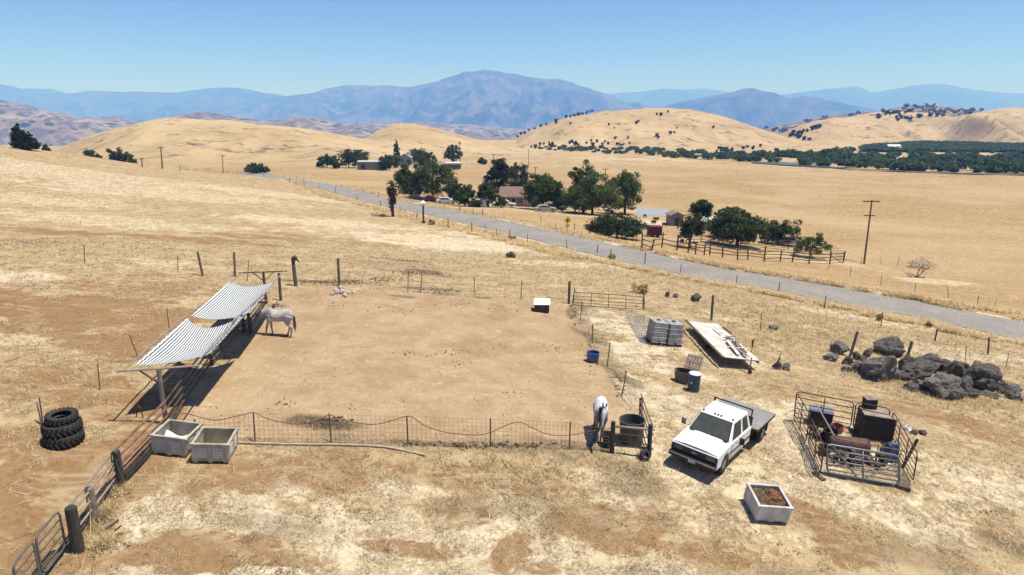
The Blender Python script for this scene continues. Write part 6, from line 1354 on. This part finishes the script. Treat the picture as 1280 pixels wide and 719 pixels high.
HAIRL = pmat('ear_light', (.50,.48,.45), .8, var=.2); HAIRD = pmat('ear_dark', (.05,.045,.045), .8, var=.2)
def leg_f(x, s, dx=0.):
    return ([(x-.02,s*.13,1.12),(x-.02,s*.15,.92),(x+dx*.3,s*.135,.72),(x+.02+dx*.6,s*.125,.48),(x+.01+dx*.8,s*.12,.28),(x+dx,s*.12,.12),(x+.03+dx,s*.12,.02)], [.15,.12,.078,.062,.045,.048,.055])
def leg_h(x, s, dx=0.):
    return ([(x+.02,s*.12,1.18),(x+.10,s*.15,.95),(x+.05+dx*.2,s*.145,.76),(x-.12+dx*.7,s*.13,.54),(x-.10+dx*.85,s*.125,.32),(x-.07+dx,s*.12,.13),(x-.03+dx,s*.12,.02)], [.22,.17,.115,.065,.048,.05,.056])
def mixc(a, b, t): return a*(1-t)[:, None]+np.array(b)*t[:, None]
def pale_coat(co):
    n = fbm(co[:, 0]*4+3, co[:, 2]*4+co[:, 1]*3, 3, 5); c = np.tile(np.array([.56,.54,.50]), (len(co), 1)); c = mixc(c, (.28,.27,.26), np.clip((n-.42)*4, 0, .6))
    c = mixc(c, (.22,.21,.20), np.clip((.80-co[:, 2])/.4, 0, 1)*.8*(co[:, 0] < .8)); c = mixc(c, (.19,.18,.18), sstep(.75, 1.05, co[:, 0])*.85)  # grey legs; the head is darkened to stand for shade
    withers_shade = sstep(.17, .0, abs(co[:, 0]-(.40+(co[:, 2]-1.2)*.35))-.05)*(co[:, 2] > 1.0)*(co[:, 0] > 0); return mixc(c, (.22,.22,.24), withers_shade*.75)  # band at the withers: a shadow painted into the coat
def dark_face(co):
    n = fbm(co[:, 0]*5+3, co[:, 2]*5+co[:, 1]*4, 3, 8); c = np.tile(np.array([.62,.61,.59]), (len(co), 1)); c = mixc(c, (.45,.45,.46), np.clip((n-.48)*3, 0, .5))
    c = mixc(c, (.08,.075,.07), sstep(.80, .50, co[:, 2])); c = mixc(c, (.15,.15,.15), sstep(1.5, 1.15, co[:, 2])*(co[:, 0] > .3)*.8)
    c = mixc(c, (.055,.05,.05), sstep(.56, .66, co[:, 0])*sstep(1.06, .98, co[:, 0])*(.55+.45*sstep(.04, -.04, co[:, 1]))*.92); poll = np.sqrt((co[:, 0]-1.0)**2+(co[:, 2]-1.68)**2); c = mixc(c, (.05,.045,.045), sstep(.16, .06, poll)); c = mixc(c, (.20,.19,.19), sstep(1.28, 1.36, co[:, 0])*.6); return c
p = W(346,420); horse('white grey horse with lowered head standing side on beside the far end of the shelter', p, math.pi+.03, [(.42,0,1.22),(.62,0,1.22),(.82,0,1.14),(.98,0,1.02),(1.06,0,.93)], [(1.08,0,.92),(1.18,0,.40)],
      [leg_f(.42,1,.12), leg_f(.42,-1,-.16), leg_h(-.62,1,-.10), leg_h(-.62,-1,.14)], pale_coat, (.24,.20,.17), (.55,.42,.28), maneside=-1, tilt=.6)
pp = W(747.5,552); p = pp+Vector((0,.42,0)); p.z = gz(p.x, p.y); horse('white horse with dark mane and legs facing the camera at the near pen fence', p, -math.pi/2-.10, [(.42,0,1.28),(.60,0,1.38),(.78,0,1.48),(.92,0,1.57),(1.0,0,1.62)], [(1.04,0,1.66),(1.42,0,1.10)],
      [leg_f(.42,1,.05), leg_f(.42,-1,-.05), leg_h(-.62,1,0), leg_h(-.62,-1,.05)], dark_face, (.04,.035,.035), (.30,.28,.26), maneside=-1, tilt=.6)
for _o in bpy.data.objects:
    if _o.name.startswith('horse') and 'facing the camera' in str(_o.get('label')): _o.scale = (1, .97, 1)
# ------------------------------------------------------------ buildings of the middle distance
def house(name, u, v, w, dp, h, ang, wallm, roofm, label, cat='building', rise=1.2, ridge='x', over=.4, wins=(), door=None, chimney=None, off=0, group=None, dpx=0):
    p = W(u, v)+Vector((0, dp/2, 0)); p.z = gz(p.x, p.y)-.1; t = thing(name, label, cat, p, ang, group)
    mb = MB(); mb.box((0,0,h/2),(w,dp,h))
    if ridge == 'y' and rise: mb.prism([(-w/2+.01,h),(w/2-.01,h),(0,h+rise-.05)], 'y', -dp/2+.005, dp/2-.005)
    if ridge == 'x' and rise: mb.prism([(-dp/2+.01,h),(dp/2-.01,h),(0,h+rise-.05)], 'x', -w/2+.005, w/2-.005)
    obj('wall', mb, wallm, t)
    mb = MB(); W2, D2 = w/2+over, dp/2+over; e = .12
    if rise:
        if ridge == 'x': mb.prism([(-D2,h-.12),(0,h+rise),(D2,h-.12),(D2,h-.12+e),(0,h+rise+e),(-D2,h-.12+e)], 'x', -W2, W2)
        else: mb.prism([(-W2,h-.12),(0,h+rise),(W2,h-.12),(W2,h-.12+e),(0,h+rise+e),(-W2,h-.12+e)], 'y', -D2, D2)
    else: mb.box((0,0,h+.1),(2*W2,2*D2,.2))
    rf = obj('roof', mb, roofm, t)
    if chimney: obj('chimney', MB().box((chimney[0],chimney[1],h+rise*.9),(.5,.5,1.2)), greywood, rf)
    for x, z, ww, hh in wins:
        wn_ = obj('window', MB().box((x,-dp/2-.02,z),(ww+.16,.06,hh+.16)), whitemat, t); obj('pane', MB().box((x,-dp/2-.055,z),(ww,.03,hh)), glassM, wn_)
    if door: obj('door', MB().box((door[0],-dp/2-.03,door[2]/2+.05),(door[1],.06,door[2])), pmat('dark_door', (.06,.05,.045), .7), t)
    return t
greybarn = pmat('grey_barn_wall', (.23,.215,.19), .85, var=.15, scale=1.0); tin = pmat('pale_tin_roof', (.55,.54,.52), .5, .2, var=.1, scale=1); bluewall = pmat('blue_grey_wall', (.21,.27,.28), .8, var=.12); blueroof = pmat('grey_roof', (.22,.25,.26), .8, var=.1)
brownroof = pmat('brown_shingle_roof', (.23,.155,.115), .9, var=.25, scale=2); creamwall = pmat('cream_wall', (.52,.44,.36), .8, var=.15); tanroof = pmat('tan_roof', (.46,.36,.26), .8, var=.15); whitewall = pmat('white_wall', (.65,.65,.63), .7, var=.1); redsteel = pmat('dark_red_paint', (.13,.022,.018), .6, var=.25)
GBF = 'buildings of the distant farm'
house('barn', 464, 212.5, 10.5, 6, 3.3, -.05, greybarn, tin, 'long low grey barn with a pale roof at the left of the distant farm', rise=.25, ridge='x', over=.2, door=(-3,1.6,2.2), group=GBF)
house('gabled_house', 506, 207, 5.2, 7, 3.4, 0, bluewall, blueroof, 'blue grey gabled house in the middle of the distant farm', rise=1.9, ridge='y', over=.25, chimney=(1.0,-1), wins=((-1.2,1.7,.8,1.1),(1.2,1.7,.8,1.1)), group=GBF)
house('shed', 519.5, 210, 1.5, 1.6, 2.1, 0, whitewall, tin, 'tiny white shed just right of the blue gabled house', rise=.4, ridge='y', over=.15, door=(0,.6,1.6), group=GBF)
house('shed', 540, 209, 5, 3, 2.0, 0, bluewall, tin, 'low pale blue shed behind the trees right of the gabled house', rise=.3, over=.1, wins=((-1,1.2,.8,.6),), group=GBF)
cp_ = W(566,212); ct = thing('carport', 'white roofed carport with dark open side under the round farm tree', 'carport', cp_, 0, GBF)
obj('roof', MB().box((0,1.5,2.6),(6.4,4.5,.15)), whitemat, ct); [obj('post', MB().rod((x_,y_,-.2),(x_,y_,2.6),.08,n=5), darksteel, ct) for x_ in (-2.9,2.9) for y_ in (-.4,3.4)]; obj('back_wall', MB().box((0,3.6,1.2),(6.0,.1,2.4)), greybarn, ct); obj('skirt', MB().box((0,-.55,2.35),(6.4,.06,.5)), whitewall, ct)
house('ranch_house', 650, 258, 7.6, 7, 2.5, -.06, creamwall, brownroof, 'brown roofed ranch house half hidden among the roadside trees', 'house', rise=1.7, ridge='x', over=.7, wins=((-2.4,1.5,.9,1.2),(.2,1.5,1.4,1.1),(2.4,1.5,1,1.1)), door=(-1.2,.9,2.0))
house('shed', 596, 259, 3.4, 3.2, 1.7, .25, whitewall, tanroof, 'small tan roofed shed left of the brown roofed house', rise=.7, ridge='x', over=.35, door=(0,.8,1.6))
house('shed', 887, 289, 3.2, 3.4, 2.0, .1, greybarn, tin, 'grey tin roofed shed behind the largest corral tree', rise=.5, ridge='x', over=.3, door=(0,1,1.7))
house('shed', 845, 283, 2.4, 2.6, 2.2, .1, greybarn, greywood, 'brown grey shed behind the round crowned tree by the red trailer', rise=.5, ridge='y', over=.2, door=(0,.8,1.7))
house('farmhouse', 1119, 190, 11, 9, 4.0, 0, whitewall, whitemat, 'white house far off among the riverside trees below the right hills', 'house', rise=2.5, ridge='x', over=.5, wins=((-3,2,1,1.2),(3,2,1,1.2)))
house('farmhouse', 1139, 190, 8, 6, 2.5, 0, whitewall, tin, 'low pale shed right of the white house below the right hills', 'shed', rise=.6, ridge='x', over=.3, door=(0,2,2))
# vehicles
def car(u, v, ang, col, label, kind='car', name='parked_car', L=4.4, group='vehicles parked by the roadside trees'):
    p = W(u, v); p.z = gz(p.x, p.y+.3); p.y += .3; m = pmat('paint_%d' % (abs(hash(tuple(col))) % 9999) if False else 'paint_'+label[:14].replace(' ', '_'), col, .4, var=.1); t = thing(name, label, kind, p, ang, group)
    h = L/2; arch_ = lambda c: [(c+.36*math.cos(math.pi*k/6), .32+.36*math.sin(math.pi*k/6)) for k in range(7)]
    out = [(-h,.3),(-h,.85),(-h*.9,.92),(h*.45,.92),(h*.95,.78),(h,.55),(h,.3)]+arch_(h*.62)+arch_(-h*.62)
    obj('body', MB().prism(out, 'y', -.86, .86), m, t, bevel=.02)
    if name == 'pickup': cab_ = [(-h*.02,.91),(h*.50,.91),(h*.26,1.5),(h*.02,1.52)]
    else: cab_ = [(-h*.78,.91),(h*.45,.91),(h*.16,1.42),(-h*.5,1.44)]
    obj('cabin', MB().prism(cab_, 'y', -.74, .74), m, t, bevel=.03)
    cx_ = sum(q[0] for q in cab_)/4; obj('windows', MB().prism([(cx_+(a-cx_)*.86, 1.18+(b-1.18)*.72) for a, b in cab_], 'y', -.75, .75), glassM, t)
    for x_ in (h*.62, -h*.62):
        for s in (-1, 1):
            w_ = obj('wheel', MB().lathe([(0,-.1),(.29,-.1),(.32,-.06),(.32,.06),(.29,.1),(0,.1)], (x_, s*.78, .32), 16, M=Matrix.Rotation(R(90),4,'X')), rubber, t); obj('rim', MB().lathe([(.18,s*-.105),(0,s*-.11)], (x_, s*.78, .32), 10, M=Matrix.Rotation(R(90),4,'X')), chrome, w_)
    return t
car(521, 252, .2, (.02,.035,.07), 'dark blue car in the shade under the left tree by the bend')
car(540, 253, -.1, (.20,.03,.03), 'red car in the shade under the widest tree by the bend')
car(552, 254, 0, (.03,.03,.035), 'black pickup at the right edge of the widest tree\'s shade', 'pickup', 'pickup', 4.8)
car(558, 255, .1, (.6,.6,.58), 'white car beside the small grey green tree by the bend')
car(630, 259, -.05, (.50,.54,.60), 'pale blue white pickup parked before the brown roofed house', 'pickup', 'pickup', 5.0)
car(682, 265, .15, (.36,.36,.36), 'pale car in the shade under the broad garden tree')
car(694, 264, .1, (.10,.09,.09), 'dark car right of the pale one under the broad garden tree')
car(986, 307, -.15, (.66,.66,.66), 'white car under the flat topped corral tree', 'pickup', 'pickup', 4.6)
p = W(819,297); t = thing('stock_trailer', 'dark red box trailer beside the roadside corral', 'trailer', p+Vector((0,.8,0)), -.08); obj('box', MB().box((0,0,1.0),(2.1,1.5,1.25)), redsteel, t, bevel=.03)
mb = MB(); [mb.box((k*.34,-.765,1.0),(.05,.03,1.2)) for k in (-3,-2,-1,0,1,2,3)]; obj('side_ribs', mb, redsteel, t); obj('base', MB().box((0,0,.33),(2.3,1.55,.1)), greywood, t); [obj('wheel', MB().lathe([(0,-.08),(.26,-.08),(.29,0),(.26,.08),(0,.08)], (x_,-.7,.29), 14, M=Matrix.Rotation(R(90),4,'X')), rubber, t) for x_ in (-.3,.4)]; obj('drawbar', MB().rod((1.0,0,.35),(1.9,0,.3),.05), rust, t)
for i, (u, v, lab) in enumerate([(820,276,'small rusty cart standing on the bare yard behind the red trailer'),(817,280,'dark crate left of the rusty cart behind the red trailer'),(830,283,'flat dark box in the yard above the red trailer'),(806,272,'short dark stump at the edge of the pale yard')]):
    p = W(u, v); t = thing(['hand_cart', 'wooden_crate', 'low_box', 'tree_stump'][i], lab, ['cart', 'crate', 'box', 'stump'][i], p); obj('body', MB().box((0,0,.45),(1.0-.2*i,.6,.4), taper=(1.1,1.1)), rust if i < 3 else wood, t); obj('legs', MB().box((-.25,0,.12),(.07,.5,.25)).box((.25,0,.12),(.07,.5,.25)), darksteel, t)
def yard_sheet(name, pts, mat, lift=.05):
    P = [W(u, v) for u, v in pts]; mb = MB(); mb.sheet(lambda a, b: (lambda q_: (q_.x, q_.y, gz(q_.x, q_.y)+lift))(P[0].lerp(P[1], a).lerp(P[3].lerp(P[2], a), b)), 16, 10); o = obj(name, mb, mat, smooth=True); o['kind'] = 'structure'; return o
yard_sheet('yard_pavement', [(797,270),(846,271),(835,262),(795,259)], pmat('pale_grey_hardstand', (.31,.32,.325), .8, var=.15, scale=.8))
# ------------------------------------------------------------ poles
def pole(u, v, ut, vt, label, arms=1, r=.14, xw=2.2):
    p, h = lean_to(u, v, ut, vt, 0); d = (h-p); t = thing('power_pole', label, 'power pole', p, 0, 'power poles across the valley'); obj('pole', MB().rod(-d.normalized()*.5, d, r, r*.7, 8), wood, t)
    for k in range(arms):
        z = d*(.975-.22*k); w_ = xw*(1 if k == 0 else .62); obj('crossarm', MB().plank(z+Vector((-w_/2,.1,0)), z+Vector((w_/2,.1,-.02)), .12, .14), wood, t)
        if xw > 2.1 and k == 0:
            for x_ in (-.95,-.5,.5,.95): obj('insulator', MB().lathe([(.03,0),(.05,.05),(.03,.14),(0,.15)], z+Vector((x_,.1,.07)), 6), greywood, t)
    return t
pole(1080,330,1090,250,'tall power pole with two crossarms leaning right in the golden field', 2, .15, 2.5)
pole(203,211,201,184,'power pole standing against the big left hill',1,.18,1.4); pole(279,217,278,195,'power pole between the left crest and the road',1,.16,1.2); pole(178,209,177,198,'short pole on the flat below the big left hill',1,.15,1.0)
pole(617,213,617,193,'power pole behind the tallest tree left of the brown roof',1,.15,1.6); pole(661,207,660.5,187,'farthest thin power pole in the gold field above the brown roof',1,.14,1.4); pole(669,236,669.3,209,'power pole just behind the brown roofed house',1,.13,1.5); pole(757,240,757,211,'power pole rising behind the big tree clump',2,.13,2.0)
# road signs
p, h = lean_to(709,292,709,271.5,0); t = thing('road_sign', 'yellow diamond road sign with a plate below beside the road', 'road sign', p, .25); hh = (h-p).length
yel = pmat('sign_yellow', (.62,.42,.03), .5, var=.1)
obj('pole', MB().rod((0,0,-.2),(0,0,hh),.04,n=6), pmat('yellow_brown_post', (.35,.24,.06), .7), t); s_ = .50
dm = obj('diamond', MB().prism([(0,-s_),(s_,0),(0,s_),(-s_,0)], 'y', -.02, .02).xf(Matrix.Translation((0,-.06,hh-.42))), yel, t)
obj('symbol', MB().prism([(-.05,-.24),(.05,-.24),(.05,.04),(.16,.04),(0,.24),(-.16,.04),(-.05,.04)], 'y', -.035, -.021).xf(Matrix.Translation((0,-.06,hh-.42))), trim, dm)
obj('plate', MB().box((0,-.06,hh-1.18),(.52,.03,.44)), yel, t)
p, h = lean_to(529.5,279,529.3,252,0); hh = (h-p).length; t = thing('marker_post', 'thick dark post with a white peaked cap by the road near the palm', 'post', p)
obj('post', MB().lathe([(.14,-.2),(.13,hh*.85),(0,hh*.85)], (0,0,0), 8), wood, t); obj('cap', MB().box((0,0,hh*.88),(.42,.42,.34)).add([(-.4,-.4,hh*.94),(.4,-.4,hh*.94),(.4,.4,hh*.94),(-.4,.4,hh*.94),(0,0,hh*1.06)], [(0,1,4),(1,2,4),(2,3,4),(3,0,4),(3,2,1,0)]), whitemat, t); obj('base_block', MB().box((0,0,.1),(.5,.5,.35)), rust, t)
for i, (u, v, h, l) in enumerate([(520,275,.9,'short leaning stake left of the white capped post'),(538,280,.8,'low stake right of the white capped post')]):
    tag(obj('stake', MB().rod((0,0,-.1),(.15*(1-2*i),0,h),.05,n=5), wood), l, 'stake').location = W(u, v)
# ------------------------------------------------------------ roadside fences
fr_ = random.Random(31)
def rf(pts, label, name='roadside_fence', H=1.25, r=.05, wires=(.5,.8), mat=wood, wr=.006, extra=True, group=None):
    P = [W(u, v) for u, v in pts]; t = thing(name, label, 'fence', P[0], 0, group); o0 = P[0]; prev = None; tops = []
    full = []
    for i in range(len(P)-1):
        L = (P[i+1]-P[i]).length; n = max(1, int(L/7)) if extra else 1
        for k in range(n): q_ = P[i].lerp(P[i+1], k/n); q_.z = gz(q_.x, q_.y); full.append((q_, k == 0))
    full.append((P[-1], True)); full = full[:95]
    mb2 = MB()
    for q_, main in full:
        hh = H*fr_.uniform(.8, 1.1)*(1 if main else .92); ln_ = Vector((fr_.gauss(0,.09), fr_.gauss(0,.09), 1)).normalized()*hh; rr_ = r*fr_.uniform(.7, 1.3)*(1 if main else .55)
        obj('post', MB().rod(q_-o0-Vector((0,0,.15)), q_-o0+ln_, rr_, rr_*.9, 5), mat, t)
        if prev:
            for f in wires: mb2.rod(prev[0]+prev[1]*f, q_-o0+ln_*f, wr, n=3, caps=False)
        prev = (q_-o0, ln_)
    if wires: obj('wire', mb2, wiremat, t, fix=False)
    return t
rf([(362,229),(380,233),(399,237),(420,242),(446,250),(476,258),(500,266),(522,274),(560,284),(590,290),(606,293),(621,296),(636,299),(659,305),(709,311),(746,317),(765,322),(806,331),(850,343),(920,357),(973,366),(1030,386),(1101,409),(1168,427),(1235,444),(1320,466)], 'straggling wire fence along the near side of the road')
rf([(355,222),(380,227),(420,236),(473,247),(486,249)], 'wire fence along the far side of the road left of the palm')
rf([(556,262),(575,265),(592,268),(604,270)], 'short wire fence in front of the small tan roofed shed',H=1.1)
rf([(676,279),(695,288),(718,289),(738,293),(795,301),(803,311)], 'wire fence along the far side of the road by the yellow sign')
rf([(1035,337),(1063,345),(1101,357),(1143,366),(1186,373),(1222,381),(1243,385),(1320,400)], 'wire fence of thin posts along the far side of the road at the right', r=.03)
rf([(1053,331),(1076,331),(1101,330),(1122,331),(1140,334)], 'thin wire fence running right from the leaning power pole', r=.03, H=1.2)
rf([(225,214),(245,214),(262,216),(285,217),(305,219),(330,222)], 'line of short fence stakes along the foot of the brown flat', r=.06, H=1.4)
rf([(322,215),(352,214),(380,212),(402,211)], 'old fence line running from the road to the distant farm', r=.05, H=1.2)
rf([(577,207),(590,207),(606,207)], 'dark board fence right of the white carport', r=.09, H=1.3)
# corral by the road
rc = [(802,311),(814,314),(827,310),(846,313),(860,316),(869,318),(880,319),(887,319),(903,322),(922,325),(935,325),(955,327),(975,327),(990,328),(1011,330),(1037,330),(1054,328)]
P = [W(u, v) for u, v in rc]; t = thing('roadside_corral', 'rough rail corral of uneven dark posts beside the road', 'corral', P[0]); o0 = P[0]; cr_ = random.Random(8)
hs = [1.9,1.5,2.1,2.0,2.5,1.5,1.5,1.6,2.2,1.5,1.4,2.1,1.5,2.0,2.4,1.8,1.7]
for q_, h in zip(P, hs): obj('post', MB().rod(q_-o0-Vector((0,0,.2)), q_-o0+Vector((cr_.gauss(0,.12),0,h)), .10, .085, 6), wood, t)
for i in range(len(P)-1):
    for f in ((.6, 1.15) if i < 4 else (.5, .95, 1.35)): obj('rail', MB().plank(P[i]-o0+Vector((0,0,f+cr_.gauss(0,.06))), P[i+1]-o0+Vector((0,0,f+cr_.gauss(0,.06))), .05, .10), wood if i < 14 else rust, t)
P2 = [W(u, v) for u, v in [(1054,328),(1038,318),(1012,314),(985,312),(950,316)]]
for i in range(len(P2)-1):
    obj('post', MB().rod(P2[i]-o0, P2[i]-o0+Vector((0,0,1.5)), .07, n=5), rust, t)
    for f in (.4, .75, 1.1, 1.45): obj('rail', MB().rod(P2[i]-o0+Vector((0,0,f)), P2[i+1]-o0+Vector((0,0,f)), .035, n=4), rust, t)
P3 = [W(u, v) for u, v in [(846,313),(858,305),(876,304),(898,308),(925,314),(950,316)]]
for i in range(len(P3)-1):
    obj('post', MB().rod(P3[i]-o0, P3[i]-o0+Vector((0,0,1.5)), .07, n=5), wood, t)
    for f in (.6, 1.1): obj('rail', MB().plank(P3[i]-o0+Vector((0,0,f)), P3[i+1]-o0+Vector((0,0,f)), .05, .09), wood, t)
def scrap(u, v, w, h, mat, label, cat='scrap', seed=1, name='scrap_heap'):
    p = W(u, v); d = depth_of(p); w = w*d/853; h = h*d/853; q_ = random.Random(seed); mb = MB()
    for _ in range(16): c = Vector((q_.uniform(-.45,.45)*w, q_.uniform(-.3,.3)*w, q_.uniform(.1,.6)*h)); mb.box(c, (q_.uniform(.12,.35)*w, q_.uniform(.1,.3)*w, q_.uniform(.15,.5)*h), M=Euler((q_.uniform(-.4,.4), q_.uniform(-.4,.4), q_.uniform(0,3))).to_matrix().to_4x4())
    for _ in range(10): c = Vector((q_.uniform(-.5,.5)*w, q_.uniform(-.3,.3)*w, .1*h)); mb.rod(c, c+Vector((q_.uniform(-.3,.3)*w, q_.uniform(-.2,.2)*w, q_.uniform(.4,1)*h)), .03, n=4)
    return tag(obj(name, mb, mat, kind=None), label, cat)
scrap(841,311,18,8,darksteel,'dark scrap heap behind the first corral rails by the red trailer',seed=2)
scrap(971,316,14,12,pmat('grey_blue_scrap',(.16,.17,.18),.6,.2),'grey heap of old machinery below the flat topped corral tree',seed=3)
scrap(908,318,22,6,wood,'low dark brush and timber heap under the largest corral tree',seed=4)
scrap(956,311,16,9,pmat('pale_blue_scrap',(.25,.28,.30),.6,.2),'pale bluish stack of panels between the corral trees',seed=5)
scrap(1024,324,8,10,darksteel,'dark drum and junk beside the small open crowned tree',seed=6)
scrap(934,318,20,5,pmat('hay_straw',(.45,.33,.16),.95),'low mound of golden straw inside the roadside corral',cat='straw heap',seed=7,name='straw_mound')
mb = MB(); q_ = random.Random(5)
def branch(mb, p, d, L, r, k, q_):
    e = p+d*L; m = (p+e)/2+Vector((q_.gauss(0,.06),q_.gauss(0,.06),q_.gauss(0,.06)))*L; mb.tube([p, m, e], [r, r*.85, r*.6], 5)
    if k:
        for _ in range(q_.choice([2,3])):
            nd_ = (d+Vector((q_.gauss(0,.6),q_.gauss(0,.6),q_.gauss(.05,.45)))).normalized(); branch(mb, e, nd_, L*q_.uniform(.55,.8), r*.55, k-1, q_)
p = W(1146,347)
for d in [(-.7,.2,.5),(.6,.1,.6),(.1,0,1),(.95,-.1,.15),(-.9,0,.1)]: branch(mb, Vector((0,0,0)), Vector(d).normalized(), .85, .09, 3, q_)
o = obj('dead_bush', mb, pmat('bleached_branches', (.20,.165,.13), .9, var=.3)); o.location = p; tag(o, 'fallen leafless bush with bleached branches in the gold field beyond the road', 'dead bush')
V, F, C = crown_mesh('b', [(0,0,.7,1.6,1.2,.7),(-1.2,0,.5,.9,.8,.5),(1.5,0,.4,1,.8,.4)], 1600, .05, (.62,.53,.42), 4, 60); V[:,2] = np.maximum(V[:,2], 0); o = np_mesh('dry_thistle_patch', V, F, STRAWM, C, 4); o.location = W(1150,335); tag(o, 'pale tangled thistle patch behind the fallen leafless bush', 'dry weeds', kind='stuff')
# dark weeds by the palm and a tumble of dry brush here and there
def brush(u, v, w, h, col, label, n=500, seed=1):
    p = W(u, v); d = depth_of(p); a = w*d/853/2; b = h*d/853; V, F, C = crown_mesh('b', [(0,0,b*.45,a,a*.6,b*.5),(a*.4,0,b*.4,a*.5,a*.4,b*.4)], n, .05, col, seed, 40); V[:,2] = np.maximum(V[:,2], 0); o = np_mesh('dry_brush', V, F, STRAWM, C, 4); o.location = p; return tag(o, label, 'dry bush')
brush(474,271,20,4,(.16,.12,.07),'low dark brush on the near verge left of the palm'); brush(539,281,9,7,(.22,.16,.10),'small dry bush at the foot of the white capped post',seed=2); brush(765,325,10,9,(.42,.31,.16),'golden bush on the near verge opposite the big roadside bush',seed=3)
brush(800,367,22,12,(.46,.35,.17),'pale gold tussock above the right end of the far pen gate',seed=4,n=900); brush(1160,409,9,7,(.40,.30,.15),'straw coloured tussock at the near verge under the dead bush',seed=5); brush(1098,401,8,9,(.40,.29,.14),'tall dry tussock on the near verge right of the boulders\' first post',seed=6)
brush(640,300,9,6,(.42,.32,.18),'dry tussock on the near verge below the brown roofed house',seed=7)
